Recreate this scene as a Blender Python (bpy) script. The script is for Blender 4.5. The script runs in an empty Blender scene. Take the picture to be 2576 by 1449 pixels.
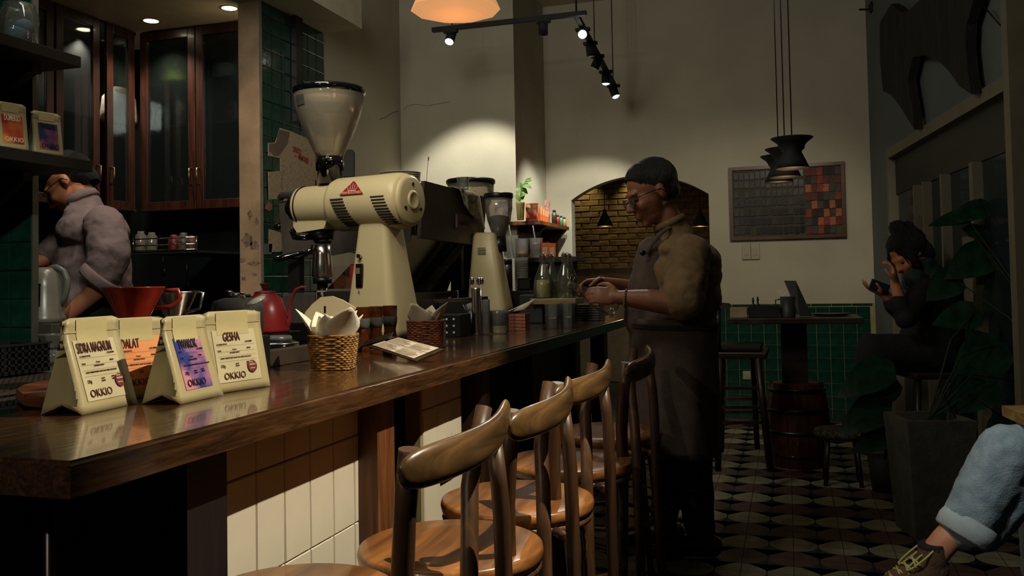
import bpy, bmesh, math, random
from mathutils import Vector, Matrix, Quaternion, noise
random.seed(7)
R = math.radians
SC = bpy.context.scene
COL = SC.collection

# ------------------------------------------------------------------ camera, world, lights, exposure
FPX, PPX, PPY, TH, PIT, ROL, CH = 2200., 1288., 633., math.atan(690/2200.), 0.034, 0.0185, 1.15
CAMP = Vector((0, 0, CH))
_f = Vector((-math.sin(TH)*math.cos(PIT), math.cos(TH)*math.cos(PIT), math.sin(PIT)))
_r0 = Vector((math.cos(TH), math.sin(TH), 0)); _u0 = _r0.cross(_f)
_r = _r0*math.cos(ROL) - _u0*math.sin(ROL); _u = _r.cross(_f)
cam = bpy.data.cameras.new('camera'); camo = bpy.data.objects.new('camera', cam); COL.objects.link(camo)
cam.sensor_width = 36; cam.lens = 36*FPX/2576; cam.shift_y = (PPY-724.5)/2576
cam.clip_start = 0.02
M = Matrix((_r, _u, -_f)).transposed().to_4x4(); M.translation = CAMP
camo.matrix_world = M
SC.camera = camo
SC.view_settings.view_transform = 'Standard'; SC.view_settings.look = 'None'
SC.view_settings.gamma = 1; SC.view_settings.use_curve_mapping = False
SC.view_settings.exposure = 0.0
SC.cycles.max_bounces = 7; SC.cycles.diffuse_bounces = 3; SC.cycles.transparent_max_bounces = 16
SC.cycles.caustics_reflective = False; SC.cycles.caustics_refractive = False
W = bpy.data.worlds.new('world'); SC.world = W; W.use_nodes = True
W.node_tree.nodes['Background'].inputs[0].default_value = (0.42, 0.62, 0.62, 1)
W.node_tree.nodes['Background'].inputs[1].default_value = 0.012

def ray(x, y): return _f + _r*((x-PPX)/FPX) - _u*((y-PPY)/FPX)
def onz(x, y, z): d = ray(x, y); return CAMP + d*((z-CH)/d.z)
def onx(x, y, X): d = ray(x, y); return CAMP + d*(X/d.x)
def ony(x, y, Y): d = ray(x, y); return CAMP + d*(Y/d.y)
def onp(x, y, P, n): d = ray(x, y); return CAMP + d*((Vector(P)-CAMP).dot(n)/d.dot(n))
def dep(x, y, Z): return CAMP + ray(x, y)*Z          # at distance Z along the lens axis
def s2l(c): return tuple((v/12.92 if v <= .04045 else ((v+.055)/1.055)**2.4) for v in c)
def rgb(r, g, b): return s2l((r/255, g/255, b/255))

LG_ = 2.2
def spot(name, loc, tgt, watts, size=60, blend=.3, col=(1, .86, .66), rad=.03):
    l = bpy.data.lights.new(name, 'SPOT'); l.energy = watts*LG_; l.spot_size = R(size); l.spot_blend = blend
    l.color = col; l.shadow_soft_size = rad
    o = bpy.data.objects.new(name, l); COL.objects.link(o); o.location = loc
    o.rotation_euler = (Vector(tgt)-Vector(loc)).to_track_quat('-Z', 'Y').to_euler(); return o
def point(name, loc, watts, col=(1, .8, .55), rad=.04):
    l = bpy.data.lights.new(name, 'POINT'); l.energy = watts*LG_; l.color = col; l.shadow_soft_size = rad
    o = bpy.data.objects.new(name, l); COL.objects.link(o); o.location = loc; return o
YF = 7.5; SF = YF/7.1
XL, YB, XC = -2.85*SF, 6.24*SF, -1.915*SF
WARM = (1, .84, .62); NEUT = (1, .93, .78)
T1 = ony(1132, 122, YB-.85); T3 = dep(1465, 122, 5.3)
T5, T6 = dep(1515, 222, 6.35), dep(1537, 260, 6.75)
spot('light_aisle', (.50, 2.0, 2.75), (-1.06, 1.92, .75), 150, 46, .5, (1, .87, .66), .012)
spot('light_bar_front', (-1.75, -.55, 2.45), (-1.55, 2.4, 1.05), 19, 84, .6, (1, .88, .68), .03)
spot('light_wall_back', T1, (T1.x-.12, YB, 1.40), 44, 74, .5, (.97, .93, .80), .03)
spot('light_wall_far', T5, (T5.x-.45, YF, 1.2), 38, 66, .45, (.96, .93, .80), .03)
spot('light_wall_corner', T6, (XC, 7.05, 1.45), 20, 58, .6, (.94, .95, .86), .03)
spot('light_bar_end', T3, (-1.3, 2.9, .95), 18, 46, .4, (.95, .93, .82), .03)
spot('fill_bar_far', (T1.x+.55, YB-1.1, T1.z), (-1.75, 5.2, 1.1), 22, 62, .6, (1, .93, .78), .03)  # added fill without a fixture, brightens the grinders and shelf at the far end
spot('light_jeans', (.1, 1.3, 2.6), (.95, 2.35, .6), 34, 40, .5, (.84, .94, 1), .03)
spot('fill_far_wall', (.1, 5.2, 2.6), (-.35, 7.4, .9), 22, 76, .8, (1, .87, .65), .03)  # extra spot added to lift the far wall and tiles, beside the pendants' glow
def area(name, loc, tgt, watts, size, col):
    l = bpy.data.lights.new(name, 'AREA'); l.energy = watts; l.size = size; l.color = col
    o = bpy.data.objects.new(name, l); COL.objects.link(o); o.location = loc
    o.rotation_euler = (Vector(tgt)-Vector(loc)).to_track_quat('-Z', 'Y').to_euler()
spot('fill_grinder', (-1.15, 1.9, 2.75), (-1.78, 3.45, 1.45), 26, 44, .5, (1, .90, .70), .025)  # put in for highlights on the cream grinder and hopper, no lamp there
spot('fill_pier', (-.95, .95, 2.3), (-2.85, 2.5, .98), 26, 24, .6, (.9, .95, .85), .03)  # helper spot passing under the shelf, added to brighten the green pier tiles
spot('fill_pillar', (-2.3, 2.3, 2.6), (-3.05, 4.57, 1.5), 34, 46, .6, (1, .80, .58), .04)  # added warm spot brightening the plaster wall end, belongs to no downlight
area('fill_room', (-1.8, 2.2, 3.3), (-1.6, 7.0, 2.7), 34, 1.0, (.97, .93, .81))  # unseen soft panel added as ambient fill for the walls

# ------------------------------------------------------------------ materials
MATS = {}
def mat(name, col, rough=.6, metal=0, var=.12, scale=8, bump=0, bscale=40, emit=None, es=0, trans=0, ior=1.45,
        stretch=(1, 1, 1), col2=None, coat=0, alpha=1, spec=.5, contrast=(.35, .65), sheen=0):
    if name in MATS: return MATS[name]
    m = bpy.data.materials.new(name); m.use_nodes = True; nt = m.node_tree; N = nt.nodes; L = nt.links
    b = N['Principled BSDF']; b.inputs['Roughness'].default_value = rough; b.inputs['Metallic'].default_value = metal
    b.inputs['Specular IOR Level'].default_value = spec
    b.inputs['IOR'].default_value = ior; b.inputs['Transmission Weight'].default_value = trans
    b.inputs['Coat Weight'].default_value = coat; b.inputs['Alpha'].default_value = alpha
    b.inputs['Sheen Weight'].default_value = sheen
    tc = N.new('ShaderNodeTexCoord'); mp = N.new('ShaderNodeMapping'); mp.inputs['Scale'].default_value = stretch
    L.new(tc.outputs['Object'], mp.inputs[0])
    nz = N.new('ShaderNodeTexNoise'); nz.inputs['Scale'].default_value = scale; nz.inputs['Detail'].default_value = 5
    L.new(mp.outputs[0], nz.inputs['Vector'])
    cr = N.new('ShaderNodeValToRGB'); cr.color_ramp.elements[0].position, cr.color_ramp.elements[1].position = contrast
    c2 = col2 or tuple(min(1, c*(1+var*2)) for c in col); c1 = col if col2 else tuple(c*(1-var) for c in col)
    cr.color_ramp.elements[0].color = (*c1, 1); cr.color_ramp.elements[1].color = (*c2, 1)
    L.new(nz.outputs['Fac'], cr.inputs[0]); L.new(cr.outputs[0], b.inputs['Base Color'])
    if bump:
        n2 = N.new('ShaderNodeTexNoise'); n2.inputs['Scale'].default_value = bscale; n2.inputs['Detail'].default_value = 4
        L.new(mp.outputs[0], n2.inputs['Vector'])
        bp = N.new('ShaderNodeBump'); bp.inputs['Strength'].default_value = bump; bp.inputs['Distance'].default_value = .01
        L.new(n2.outputs['Fac'], bp.inputs['Height']); L.new(bp.outputs[0], b.inputs['Normal'])
    if emit:
        b.inputs['Emission Color'].default_value = (*emit, 1); b.inputs['Emission Strength'].default_value = es
    MATS[name] = m; return m
def wood(name, dark, light, axis=1, scale=3, rough=.35, coat=0, bump=.15):
    if name in MATS: return MATS[name]
    m = bpy.data.materials.new(name); m.use_nodes = True; nt = m.node_tree; N = nt.nodes; L = nt.links
    b = N['Principled BSDF']; b.inputs['Roughness'].default_value = rough; b.inputs['Coat Weight'].default_value = coat
    b.inputs['Coat Roughness'].default_value = .07
    tc = N.new('ShaderNodeTexCoord'); mp = N.new('ShaderNodeMapping')
    s = [9, 9, 9]; s[axis] = .8; mp.inputs['Scale'].default_value = s; L.new(tc.outputs['Object'], mp.inputs[0])
    n1 = N.new('ShaderNodeTexNoise'); n1.inputs['Scale'].default_value = scale; n1.inputs['Detail'].default_value = 8
    n1.inputs['Distortion'].default_value = 1.2; L.new(mp.outputs[0], n1.inputs['Vector'])
    n2 = N.new('ShaderNodeTexNoise'); n2.inputs['Scale'].default_value = 1.3; n2.inputs['Detail'].default_value = 3
    L.new(tc.outputs['Object'], n2.inputs['Vector'])
    cr = N.new('ShaderNodeValToRGB'); e = cr.color_ramp.elements
    e[0].position = .3; e[0].color = (*dark, 1); e[1].position = .72; e[1].color = (*light, 1)
    x = e.new(.5); x.color = (*[(a+c)*.42 for a, c in zip(dark, light)], 1)
    mx = N.new('ShaderNodeMix'); mx.data_type = 'FLOAT'; mx.inputs[0].default_value = .35
    L.new(n1.outputs['Fac'], mx.inputs[2]); L.new(n2.outputs['Fac'], mx.inputs[3]); L.new(mx.outputs[0], cr.inputs[0])
    L.new(cr.outputs[0], b.inputs['Base Color'])
    bp = N.new('ShaderNodeBump'); bp.inputs['Strength'].default_value = bump; bp.inputs['Distance'].default_value = .003
    L.new(n1.outputs['Fac'], bp.inputs['Height']); L.new(bp.outputs[0], b.inputs['Normal'])
    MATS[name] = m; return m

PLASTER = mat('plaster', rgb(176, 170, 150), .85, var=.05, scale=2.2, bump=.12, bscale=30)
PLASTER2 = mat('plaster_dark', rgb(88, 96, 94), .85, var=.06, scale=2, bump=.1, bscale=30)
CEIL = mat('ceiling_paint', rgb(196, 188, 164), .9, var=.04)
GREEN = mat('green_tile', rgb(17, 54, 44), .14, var=.25, scale=14, bump=.12, bscale=22, coat=.3)
GROUT = mat('grout_pale', rgb(150, 140, 96), .9)
GROUTD = mat('grout_dark', rgb(48, 52, 42), .9)
BRICK = mat('old_brick', rgb(104, 90, 64), .9, var=.25, scale=9, bump=.35, bscale=25)
MORTAR = mat('mortar', rgb(92, 80, 58), .95, bump=.6)
BLACK = mat('black_plastic', (.006, .006, .007), .35, var=.1)
BLACKM = mat('black_matt', (.008, .009, .010), .75, var=.2)
BLACKG = mat('black_gloss', (.004, .004, .005), .08, coat=.6)
STEEL = mat('steel', (.55, .53, .48), .22, 1, var=.05)
CHROME = mat('chrome', (.75, .73, .68), .08, 1, var=.03)
DARKMET = mat('dark_metal', (.05, .05, .052), .35, .9, var=.1)
CREAM = mat('cream_enamel', rgb(206, 190, 146), .38, var=.03, scale=3, bump=.03, bscale=180)
WHITEC = mat('white_ceramic', rgb(190, 186, 172), .25, var=.03)
PAPER = mat('white_paper', rgb(222, 214, 192), .8, var=.03)
def glass(name, col=(1, 1, 1), rough=.02, alpha=.25):   # thin clear sheet: see-through, sharp reflections, a little haze
    if name in MATS: return MATS[name]
    m = bpy.data.materials.new(name); m.use_nodes = True; N = m.node_tree.nodes; L = m.node_tree.links; N.remove(N['Principled BSDF'])
    t = N.new('ShaderNodeBsdfTransparent'); t.inputs[0].default_value = (*[min(1, .45+.55*c) for c in col], 1)
    g = N.new('ShaderNodeBsdfGlossy'); g.inputs['Roughness'].default_value = rough
    d = N.new('ShaderNodeBsdfDiffuse'); d.inputs[0].default_value = (*col, 1)
    m1 = N.new('ShaderNodeMixShader'); m1.inputs[0].default_value = alpha*.6; L.new(t.outputs[0], m1.inputs[1]); L.new(d.outputs[0], m1.inputs[2])
    lw = N.new('ShaderNodeLayerWeight'); lw.inputs[0].default_value = .25
    mx = N.new('ShaderNodeMixShader'); mr = N.new('ShaderNodeMapRange'); mr.inputs[3].default_value = .05; mr.inputs[4].default_value = .75
    L.new(lw.outputs['Fresnel'], mr.inputs[0]); L.new(mr.outputs[0], mx.inputs[0])
    L.new(m1.outputs[0], mx.inputs[1]); L.new(g.outputs[0], mx.inputs[2]); L.new(mx.outputs[0], N['Material Output'].inputs[0])
    MATS[name] = m; return m
GLASS = glass('clear_glass', (.8, .82, .78), .04, .10)

# ------------------------------------------------------------------ mesh helpers (all coordinates are world metres)
WM = {}
class MB:
    def __init__(s): s.v = []; s.f = []; s.mi = []; s.sm = []; s.cm = 0; s.smooth = False
    def add(s, vs, fs, smooth=None):
        n = len(s.v); s.v += [Vector(v) for v in vs]; sm = s.smooth if smooth is None else smooth
        for f in fs: s.f.append([i+n for i in f]); s.mi.append(s.cm); s.sm.append(sm)
        return s
    def mat(s, i): s.cm = i; return s
    def box(s, c, size, rot=None, inset=0):
        x, y, z = [a/2 for a in size]; c = Vector(c); q = rot or Matrix.Identity(3)
        if not inset:
            vs = [c+q@Vector(p) for p in ((-x, -y, -z), (x, -y, -z), (x, y, -z), (-x, y, -z), (-x, -y, z), (x, -y, z), (x, y, z), (-x, y, z))]
            return s.add(vs, [(0, 3, 2, 1), (4, 5, 6, 7), (0, 1, 5, 4), (1, 2, 6, 5), (2, 3, 7, 6), (3, 0, 4, 7)], False)
        bm = bmesh.new(); bmesh.ops.create_cube(bm, size=1)
        for v in bm.verts: v.co = Vector((v.co.x*size[0], v.co.y*size[1], v.co.z*size[2]))
        bmesh.ops.bevel(bm, geom=bm.edges[:], offset=inset, segments=2, profile=.5, affect='EDGES', clamp_overlap=True)
        bm.verts.ensure_lookup_table()
        s.add([c+q@v.co for v in bm.verts], [[v.index for v in f.verts] for f in bm.faces], False); bm.free(); return s
    def span(s, a, b, inset=0):
        a, b = Vector(a), Vector(b); return s.box((a+b)/2, [abs(i) for i in (b-a)], None, inset)
    def bar(s, p, q, w, h, up=(0, 0, 1)):
        p, q = Vector(p), Vector(q); d = (q-p).normalized(); up = Vector(up)
        x = d.cross(up).normalized() if d.cross(up).length > 1e-4 else Vector((1, 0, 0)); u = x.cross(d)
        vs = [e+x*i*w/2+u*j*h/2 for e in (p, q) for i, j in ((-1, -1), (1, -1), (1, 1), (-1, 1))]
        return s.add(vs, [(0, 1, 2, 3), (7, 6, 5, 4), (0, 4, 5, 1), (1, 5, 6, 2), (2, 6, 7, 3), (3, 7, 4, 0)], False)
    def tube(s, pts, rad, n=10, flat=1.0, caps=True, upv=None):
        pts = [Vector(p) for p in pts]; k = len(pts)
        if not isinstance(rad, (list, tuple)): rad = [rad]*k
        t0 = (pts[1]-pts[0]).normalized(); a = Vector(upv) if upv else (Vector((0, 0, 1)) if abs(t0.z) < .9 else Vector((1, 0, 0)))
        nrm = (a - t0*a.dot(t0)).normalized(); vs = []; fs = []
        for i, p in enumerate(pts):
            t = (pts[min(i+1, k-1)]-pts[max(i-1, 0)]).normalized(); nrm = (nrm - t*nrm.dot(t)).normalized(); b = t.cross(nrm)
            for j in range(n):
                w = 2*math.pi*j/n; vs.append(p + nrm*math.cos(w)*rad[i] + b*math.sin(w)*rad[i]*flat)
        for i in range(k-1):
            for j in range(n): fs.append((i*n+j, i*n+(j+1) % n, (i+1)*n+(j+1) % n, (i+1)*n+j))
        s.add(vs, fs, True)
        if caps:
            m = len(s.v)-len(vs)
            s.f.append([m+j for j in range(n)][::-1]); s.f.append([m+(k-1)*n+j for j in range(n)])
            s.mi += [s.cm]*2; s.sm += [False]*2
        return s
    def cyl(s, p, q, r0, r1=None, n=16, caps=True): return s.tube([p, q], [r0, r0 if r1 is None else r1], n, caps=caps)
    def lathe(s, prof, c, n=24, axis=(0, 0, 1), smooth=True, ang=0, xs=(1, 1)):
        c = Vector(c); q = Vector((0, 0, 1)).rotation_difference(Vector(axis).normalized()).to_matrix(); vs = []; fs = []
        for r, z in prof:
            for j in range(n):
                w = 2*math.pi*j/n+ang; vs.append(c + q@Vector((r*xs[0]*math.cos(w), r*xs[1]*math.sin(w), z)))
        k = len(prof)
        for i in range(k-1):
            for j in range(n): fs.append((i*n+j, i*n+(j+1) % n, (i+1)*n+(j+1) % n, (i+1)*n+j))
        s.add(vs, fs, smooth); m = len(s.v)-len(vs)
        for e, rv in ((0, True), (k-1, False)):
            if prof[e][0] > 1e-4:
                f = [m+e*n+j for j in range(n)]; s.f.append(f[::-1] if rv else f); s.mi.append(s.cm); s.sm.append(False)
        return s
    def shell(s, prof, c, t=.002, n=24, axis=(0, 0, 1), ang=0, smooth=True):  # open vessel with wall thickness
        inner = [(max(r-t, .0005), z) for r, z in prof][::-1]; inner[-1] = (inner[-1][0], inner[-1][1]+t)
        return s.lathe([(.0005, prof[0][1])]+list(prof)+inner[:-1]+[(inner[-1][0], prof[0][1]+t), (.0005, prof[0][1]+t)], c, n, axis, smooth, ang)
    def poly(s, pts, n, th):   # planar polygon extruded along n by th
        pts = [Vector(p) for p in pts]; n = Vector(n).normalized()*th; k = len(pts)
        return s.add(pts+[p+n for p in pts], [list(range(k))[::-1], list(range(k, 2*k))]+[(i, (i+1) % k, k+(i+1) % k, k+i) for i in range(k)], False)
    def grid(s, fn, nu, nv, smooth=True, close=False):
        vs = [fn(i/(nu-1), j/(nv-1)) for i in range(nu) for j in range(nv)]
        return s.add(vs, [(i*nv+j, (i+1)*nv+j, (i+1)*nv+j+1, i*nv+j+1) for i in range(nu-1) for j in range(nv-1)], smooth)
    def ell(s, c, r, rot=None, seg=16, ring=10):
        c = Vector(c); q = rot or Matrix.Identity(3); r = (r, r, r) if isinstance(r, (int, float)) else r; vs = []; fs = []
        for i in range(ring+1):
            a = math.pi*i/ring
            for j in range(seg):
                w = 2*math.pi*j/seg; vs.append(c+q@Vector((r[0]*math.sin(a)*math.cos(w), r[1]*math.sin(a)*math.sin(w), r[2]*math.cos(a))))
        for i in range(ring):
            for j in range(seg): fs.append((i*seg+j, (i+1)*seg+j, (i+1)*seg+(j+1) % seg, i*seg+(j+1) % seg))
        return s.add(vs, fs, True)
    def build(s, name, mats, parent=None, origin=None, solid=0, bevel=0, subsurf=0):
        if origin is None:
            xs = [v.x for v in s.v]; ys = [v.y for v in s.v]; origin = ((min(xs)+max(xs))/2, (min(ys)+max(ys))/2, min(v.z for v in s.v))
        origin = Vector(origin); me = bpy.data.meshes.new(name)
        me.from_pydata([v-origin for v in s.v], [], s.f); mats = mats if isinstance(mats, (list, tuple)) else [mats]
        for m in mats: me.materials.append(m)
        me.polygons.foreach_set('material_index', s.mi); me.polygons.foreach_set('use_smooth', s.sm)
        bm = bmesh.new(); bm.from_mesh(me); bmesh.ops.remove_doubles(bm, verts=bm.verts, dist=1e-6)
        bmesh.ops.recalc_face_normals(bm, faces=bm.faces); bm.to_mesh(me); bm.free(); me.update()
        return link(me, name, parent, origin, solid, bevel, subsurf)
def link(me, name, parent, origin, solid=0, bevel=0, subsurf=0):
    o = bpy.data.objects.new(name, me); COL.objects.link(o); o.location = origin
    W0 = Matrix.Translation(origin); WM[o.name] = W0
    if parent is not None:
        o.parent = parent; o.matrix_parent_inverse = WM[parent.name].inverted()
    if solid: d = o.modifiers.new('solid', 'SOLIDIFY'); d.thickness = solid; d.offset = 0
    if bevel: d = o.modifiers.new('bevel', 'BEVEL'); d.width = bevel; d.segments = 2; d.limit_method = 'ANGLE'
    if subsurf: d = o.modifiers.new('sub', 'SUBSURF'); d.levels = d.render_levels = subsurf
    return o
def tag(o, label=None, cat=None, group=None, kind=None):
    for k, v in (('label', label), ('category', cat), ('group', group), ('kind', kind)):
        if v: o[k] = v
    return o
def thing(name, label, cat, loc, group=None):
    o = bpy.data.objects.new(name, None); COL.objects.link(o); o.location = loc; o.empty_display_size = .05
    WM[o.name] = Matrix.Translation(Vector(loc)); return tag(o, label, cat, group)
def struct(b, name, m, parent=None, **k):
    o = b.build(name, m, parent, **k); o['kind'] = 'structure'; return o
def dup(o, loc, rotz=0, label=None, parent=None, scale=None):
    c = o.copy(); COL.objects.link(c)
    if parent is None:
        c.location = loc; c.rotation_euler = (0, 0, rotz)
        if scale: c.scale = scale
        if label: c['label'] = label
    else: c.parent = parent; c.matrix_parent_inverse = o.matrix_parent_inverse.copy()
    for ch in [x for x in o.children]: dup(ch, None, parent=c)
    return c
def piece(src, name, parent, loc, rot=None, scale=None):   # instance of a shared piece mesh as a part
    o = bpy.data.objects.new(name, src); COL.objects.link(o); o.parent = parent
    o.matrix_parent_inverse = WM[parent.name].inverted(); o.location = loc
    if rot: o.rotation_euler = rot
    if scale: o.scale = scale
    return o
def rotz(a): return Matrix.Rotation(a, 3, 'Z')
def rax(a, ax): return Matrix.Rotation(a, 3, ax)
def frame(u, v):   # 3x3 with columns u, v, u x v
    u = Vector(u).normalized(); v = Vector(v); v = (v-u*v.dot(u)).normalized(); n = u.cross(v)
    return Matrix((u, v, n)).transposed()
def text(s, org, u, v, size, m, parent, name='lettering', xs=1.0, off=0, ext=.0004, align='LEFT'):
    c = bpy.data.curves.new('t', 'FONT'); c.body = s; c.size = size; c.extrude = ext; c.offset = off; c.align_x = align
    c.resolution_u = 2
    t = bpy.data.objects.new('t', c); COL.objects.link(t)
    dg = bpy.context.evaluated_depsgraph_get(); me = bpy.data.meshes.new_from_object(t.evaluated_get(dg))
    bpy.data.objects.remove(t); bpy.data.curves.remove(c)
    F = frame(u, v); org = Vector(org)
    for w in me.vertices: w.co = F@Vector((w.co.x*xs, w.co.y, w.co.z))
    me.materials.clear(); me.materials.append(m)
    return link(me, name, parent, org)

# ------------------------------------------------------------------ the setting
ZC = 3.6                       # main ceiling
def rect_tile(name, w, h, th, m, ins=.004):   # pillow tile in local XZ plane facing -Y, centred
    b = MB(); x, z = w/2, h/2
    b.add([(-x, 0, -z), (x, 0, -z), (x, 0, z), (-x, 0, z), (-x, -th*.6, -z), (x, -th*.6, -z), (x, -th*.6, z), (-x, -th*.6, z),
           (-x+ins, -th, -z+ins), (x-ins, -th, -z+ins), (x-ins, -th, z-ins), (-x+ins, -th, z-ins)],
          [(8, 9, 10, 11), (4, 5, 9, 8), (5, 6, 10, 9), (6, 7, 11, 10), (7, 4, 8, 11), (0, 1, 5, 4), (1, 2, 6, 5), (2, 3, 7, 6), (3, 0, 4, 7)], False)
    me = bpy.data.meshes.new(name); me.from_pydata(b.v, [], b.f); me.materials.append(m); me.update(); return me

floor = struct(MB().span((-5.2, -.6, -.06), (3, YF+.2, -.006)), 'floor', mat('floor_base', rgb(30, 34, 30), .6))
TL = mat('floor_tile_dark', rgb(26, 42, 40), .45, var=.2, scale=20)
TA = mat('floor_tile_cream', rgb(130, 126, 104), .5, var=.15, scale=12)
TB = mat('floor_tile_rust', rgb(80, 60, 52), .5, var=.15, scale=12)
def cement_tile(name, a, b_):
    b = MB(); h = .0988; n = 7; vs = []; fs = []; mi = []
    loops = []
    for k, (sx, sy, mm) in enumerate(((-1, -1, a), (1, -1, a), (1, 1, b_), (-1, 1, b_))):
        i0 = len(vs); vs.append(Vector((sx*h, sy*h, 0))); st = {(-1, -1): 0, (1, -1): 90, (1, 1): 180, (-1, 1): 270}[(sx, sy)]
        arc = []
        for j in range(n+1):
            w = R(st+90*j/n); vs.append(Vector((sx*h+.0975*math.cos(w), sy*h+.0975*math.sin(w), 0))); arc.append(len(vs)-1)
        fs.append([i0]+arc); mi.append(mm); loops.append(arc)
    cen = []
    for arc in loops: cen += arc[::-1]
    # astroid between the quarter discs, walked the other way round
    order = loops[0][::-1]+loops[3][::-1]+loops[2][::-1]+loops[1][::-1]
    fs.append(order); mi.append(2)
    k = len(vs); vs += [Vector((x*h, y*h, -.006)) for x, y in ((-1, -1), (1, -1), (1, 1), (-1, 1))]
    fs.append([k+3, k+2, k+1, k]); mi.append(2)
    me = bpy.data.meshes.new(name); me.from_pydata(vs, [], fs)
    for m in (TA, TB, TL): me.materials.append(m)
    me.polygons.foreach_set('material_index', mi); me.update(); return me
ta, tb = cement_tile('floor_tile', 0, 1), cement_tile('floor_tile', 1, 0)
for i in range(-5, 7):
    for j in range(21):
        piece(tb if j % 2 else ta, 'floor_tile', floor, (-.006+.1*0+(i+.5)*.2, 3.17+.1+j*.2, 0))

# far wall with the arched opening
aL, aR, aS, aT, sill = -1.70*SF, -.577*SF, 1.15+.667*SF, 1.15+.845*SF, .0
def arch_z(x):
    c = (aL+aR)/2; w = (aR-aL)/2; h = aT-aS; r = (w*w+h*h)/(2*h); return aT-r+math.sqrt(max(r*r-(x-c)**2, 0))
XR = ony(2186, 300, YF).x; DEEP = .13
b = MB()
b.span((XC-.1, YF, 0), (aL, YF+DEEP, ZC)); b.span((aR, YF, 0), (XR+.4, YF+DEEP, ZC))
n = 24; xs = [aL+(aR-aL)*i/n for i in range(n+1)]
for i in range(n):
    x0, x1 = xs[i], xs[i+1]; z0, z1 = arch_z(x0), arch_z(x1)
    b.add([(x0, YF, z0), (x1, YF, z1), (x1, YF, ZC), (x0, YF, ZC), (x0, YF+DEEP, z0), (x1, YF+DEEP, z1), (x1, YF+DEEP, ZC), (x0, YF+DEEP, ZC)],
          [(0, 1, 2, 3), (4, 7, 6, 5), (0, 4, 5, 1)], False)
wall_far = struct(b, 'wall_far', PLASTER)
# green dado on the far wall
dz = 1.15-.212*SF
gt = rect_tile('tile', .099, .099, .006, GREEN)
struct(MB().span((aR, YF-.004, 0), (XR, YF, dz)), 'wall_far_dado', GROUT)['kind'] = 'structure'
dado = bpy.data.objects['wall_far_dado']
for i in range(13):
    for j in range(9):
        x = aR+.06+i*.102
        if x < XR-.04: piece(gt, 'tile', dado, (x, YF-.004, dz-.078-j*.102))
gh = rect_tile('tile', .15, .018, .006, GREEN)
for i in range(8): piece(gh, 'tile', dado, (aR+.09+i*.155, YF-.004, dz-.012))
# back room behind the arch
back = struct(MB().span((-4.2, YF+2.3, 0), (1.2, YF+2.45, 3.2)), 'wall_back_room', MORTAR)
struct(MB().span((-4.3, YF+DEEP, 0), (-4.2, YF+2.4, 3.2)).span((1.2, YF+DEEP, 0), (1.3, YF+2.4, 3.2)), 'wall_back_room_side', BRICK)
struct(MB().span((-4.3, YF+DEEP, 3.2), (1.3, YF+2.45, 3.3)), 'ceiling_back_room', BLACKM)
struct(MB().span((-4.3, YF+DEEP, -.06), (1.3, YF+2.45, -.01)), 'floor_back_room', BLACKM)
bk = []
for k in range(4):
    me = rect_tile('brick', .20, .058, .012, BRICK, .008)
    for v in me.vertices: v.co += Vector((random.uniform(-.004, .004), random.uniform(-.002, .002), random.uniform(-.002, .002)))
    bk.append(me)
p0, p1 = ony(1437, 440, YF+2.3), ony(1790, 440, YF+2.3)
r = 0; z = 1.30
while z < 2.25:
    x = p0.x-.1-(.11 if r % 2 else 0)
    while x < p1.x+.2:
        piece(random.choice(bk), 'brick', back, (x, YF+2.3+random.uniform(-.001, .005), z)); x += .212
    z += .066; r += 1
for px, py in ((1462, 500), (1596, 500)):
    q = ony(px, py, YF+2.2); spot('light_brick', (q.x, YF+2.12, q.z+.34), (q.x, YF+2.29, q.z-.15), 6, 84, .9, (1, .74, .30), .02)

# B: wall facing the bar, C: short return to the far wall, left wall, soffit, main ceiling
struct(MB().span((XL-.15, YB, 0), (XC, YB+.12, ZC)), 'wall_back', PLASTER)
struct(MB().span((XC-.1, YB+.12, 0), (XC, YF+.1, ZC)), 'wall_return', PLASTER)
YT0, YT1 = 4.33*SF, 5.04*SF
ZS = 1.15+1.642*SF
wl = struct(MB().span((XL-.145*SF, YT0, 0), (XL, YB, ZC)), 'wall_left', PLASTER)
struct(MB().span((XL-.145*SF, YT0-.006, 0), (XL+.0, YT0, ZS)), 'wall_left_end', mat('pillar_plaster', rgb(150, 126, 100), .85, var=.15, scale=5, bump=.4, bscale=20))
struct(MB().span((XL+.0, YT0-.016, 0), (XL+.012, YT0-.003, ZS)), 'trim_1', mat('aluminium', (.35, .34, .30), .4, .8))
# worn patches on the end of the wall, where the plaster has come off
patch = mat('bare_render', rgb(104, 88, 72), .95, var=.4, scale=30, bump=.5)
b = MB(); rnd = random.Random(3)
for (px, py, rx, rz) in ((622, 603, .045, .045), (640, 618, .035, .03), (606, 655, .03, .015), (640, 662, .045, .012), (628, 540, .015, .03), (645, 556, .015, .02), (612, 700, .02, .012), (640, 690, .018, .01)):
    c = ony(px, py, YT0-.007); pts = []
    for k in range(14):
        w = 2*math.pi*k/14; q = rnd.uniform(.6, 1.15)
        pts.append((min(max(c.x+rx*q*math.cos(w), XL-.145*SF), XL-.003), YT0-.0065, c.z+rz*q*math.sin(w)))
    b.poly(pts, (0, -1, 0), .0018)
q = b.build('worn_patch', patch, bpy.data.objects['wall_left_end'])
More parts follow.
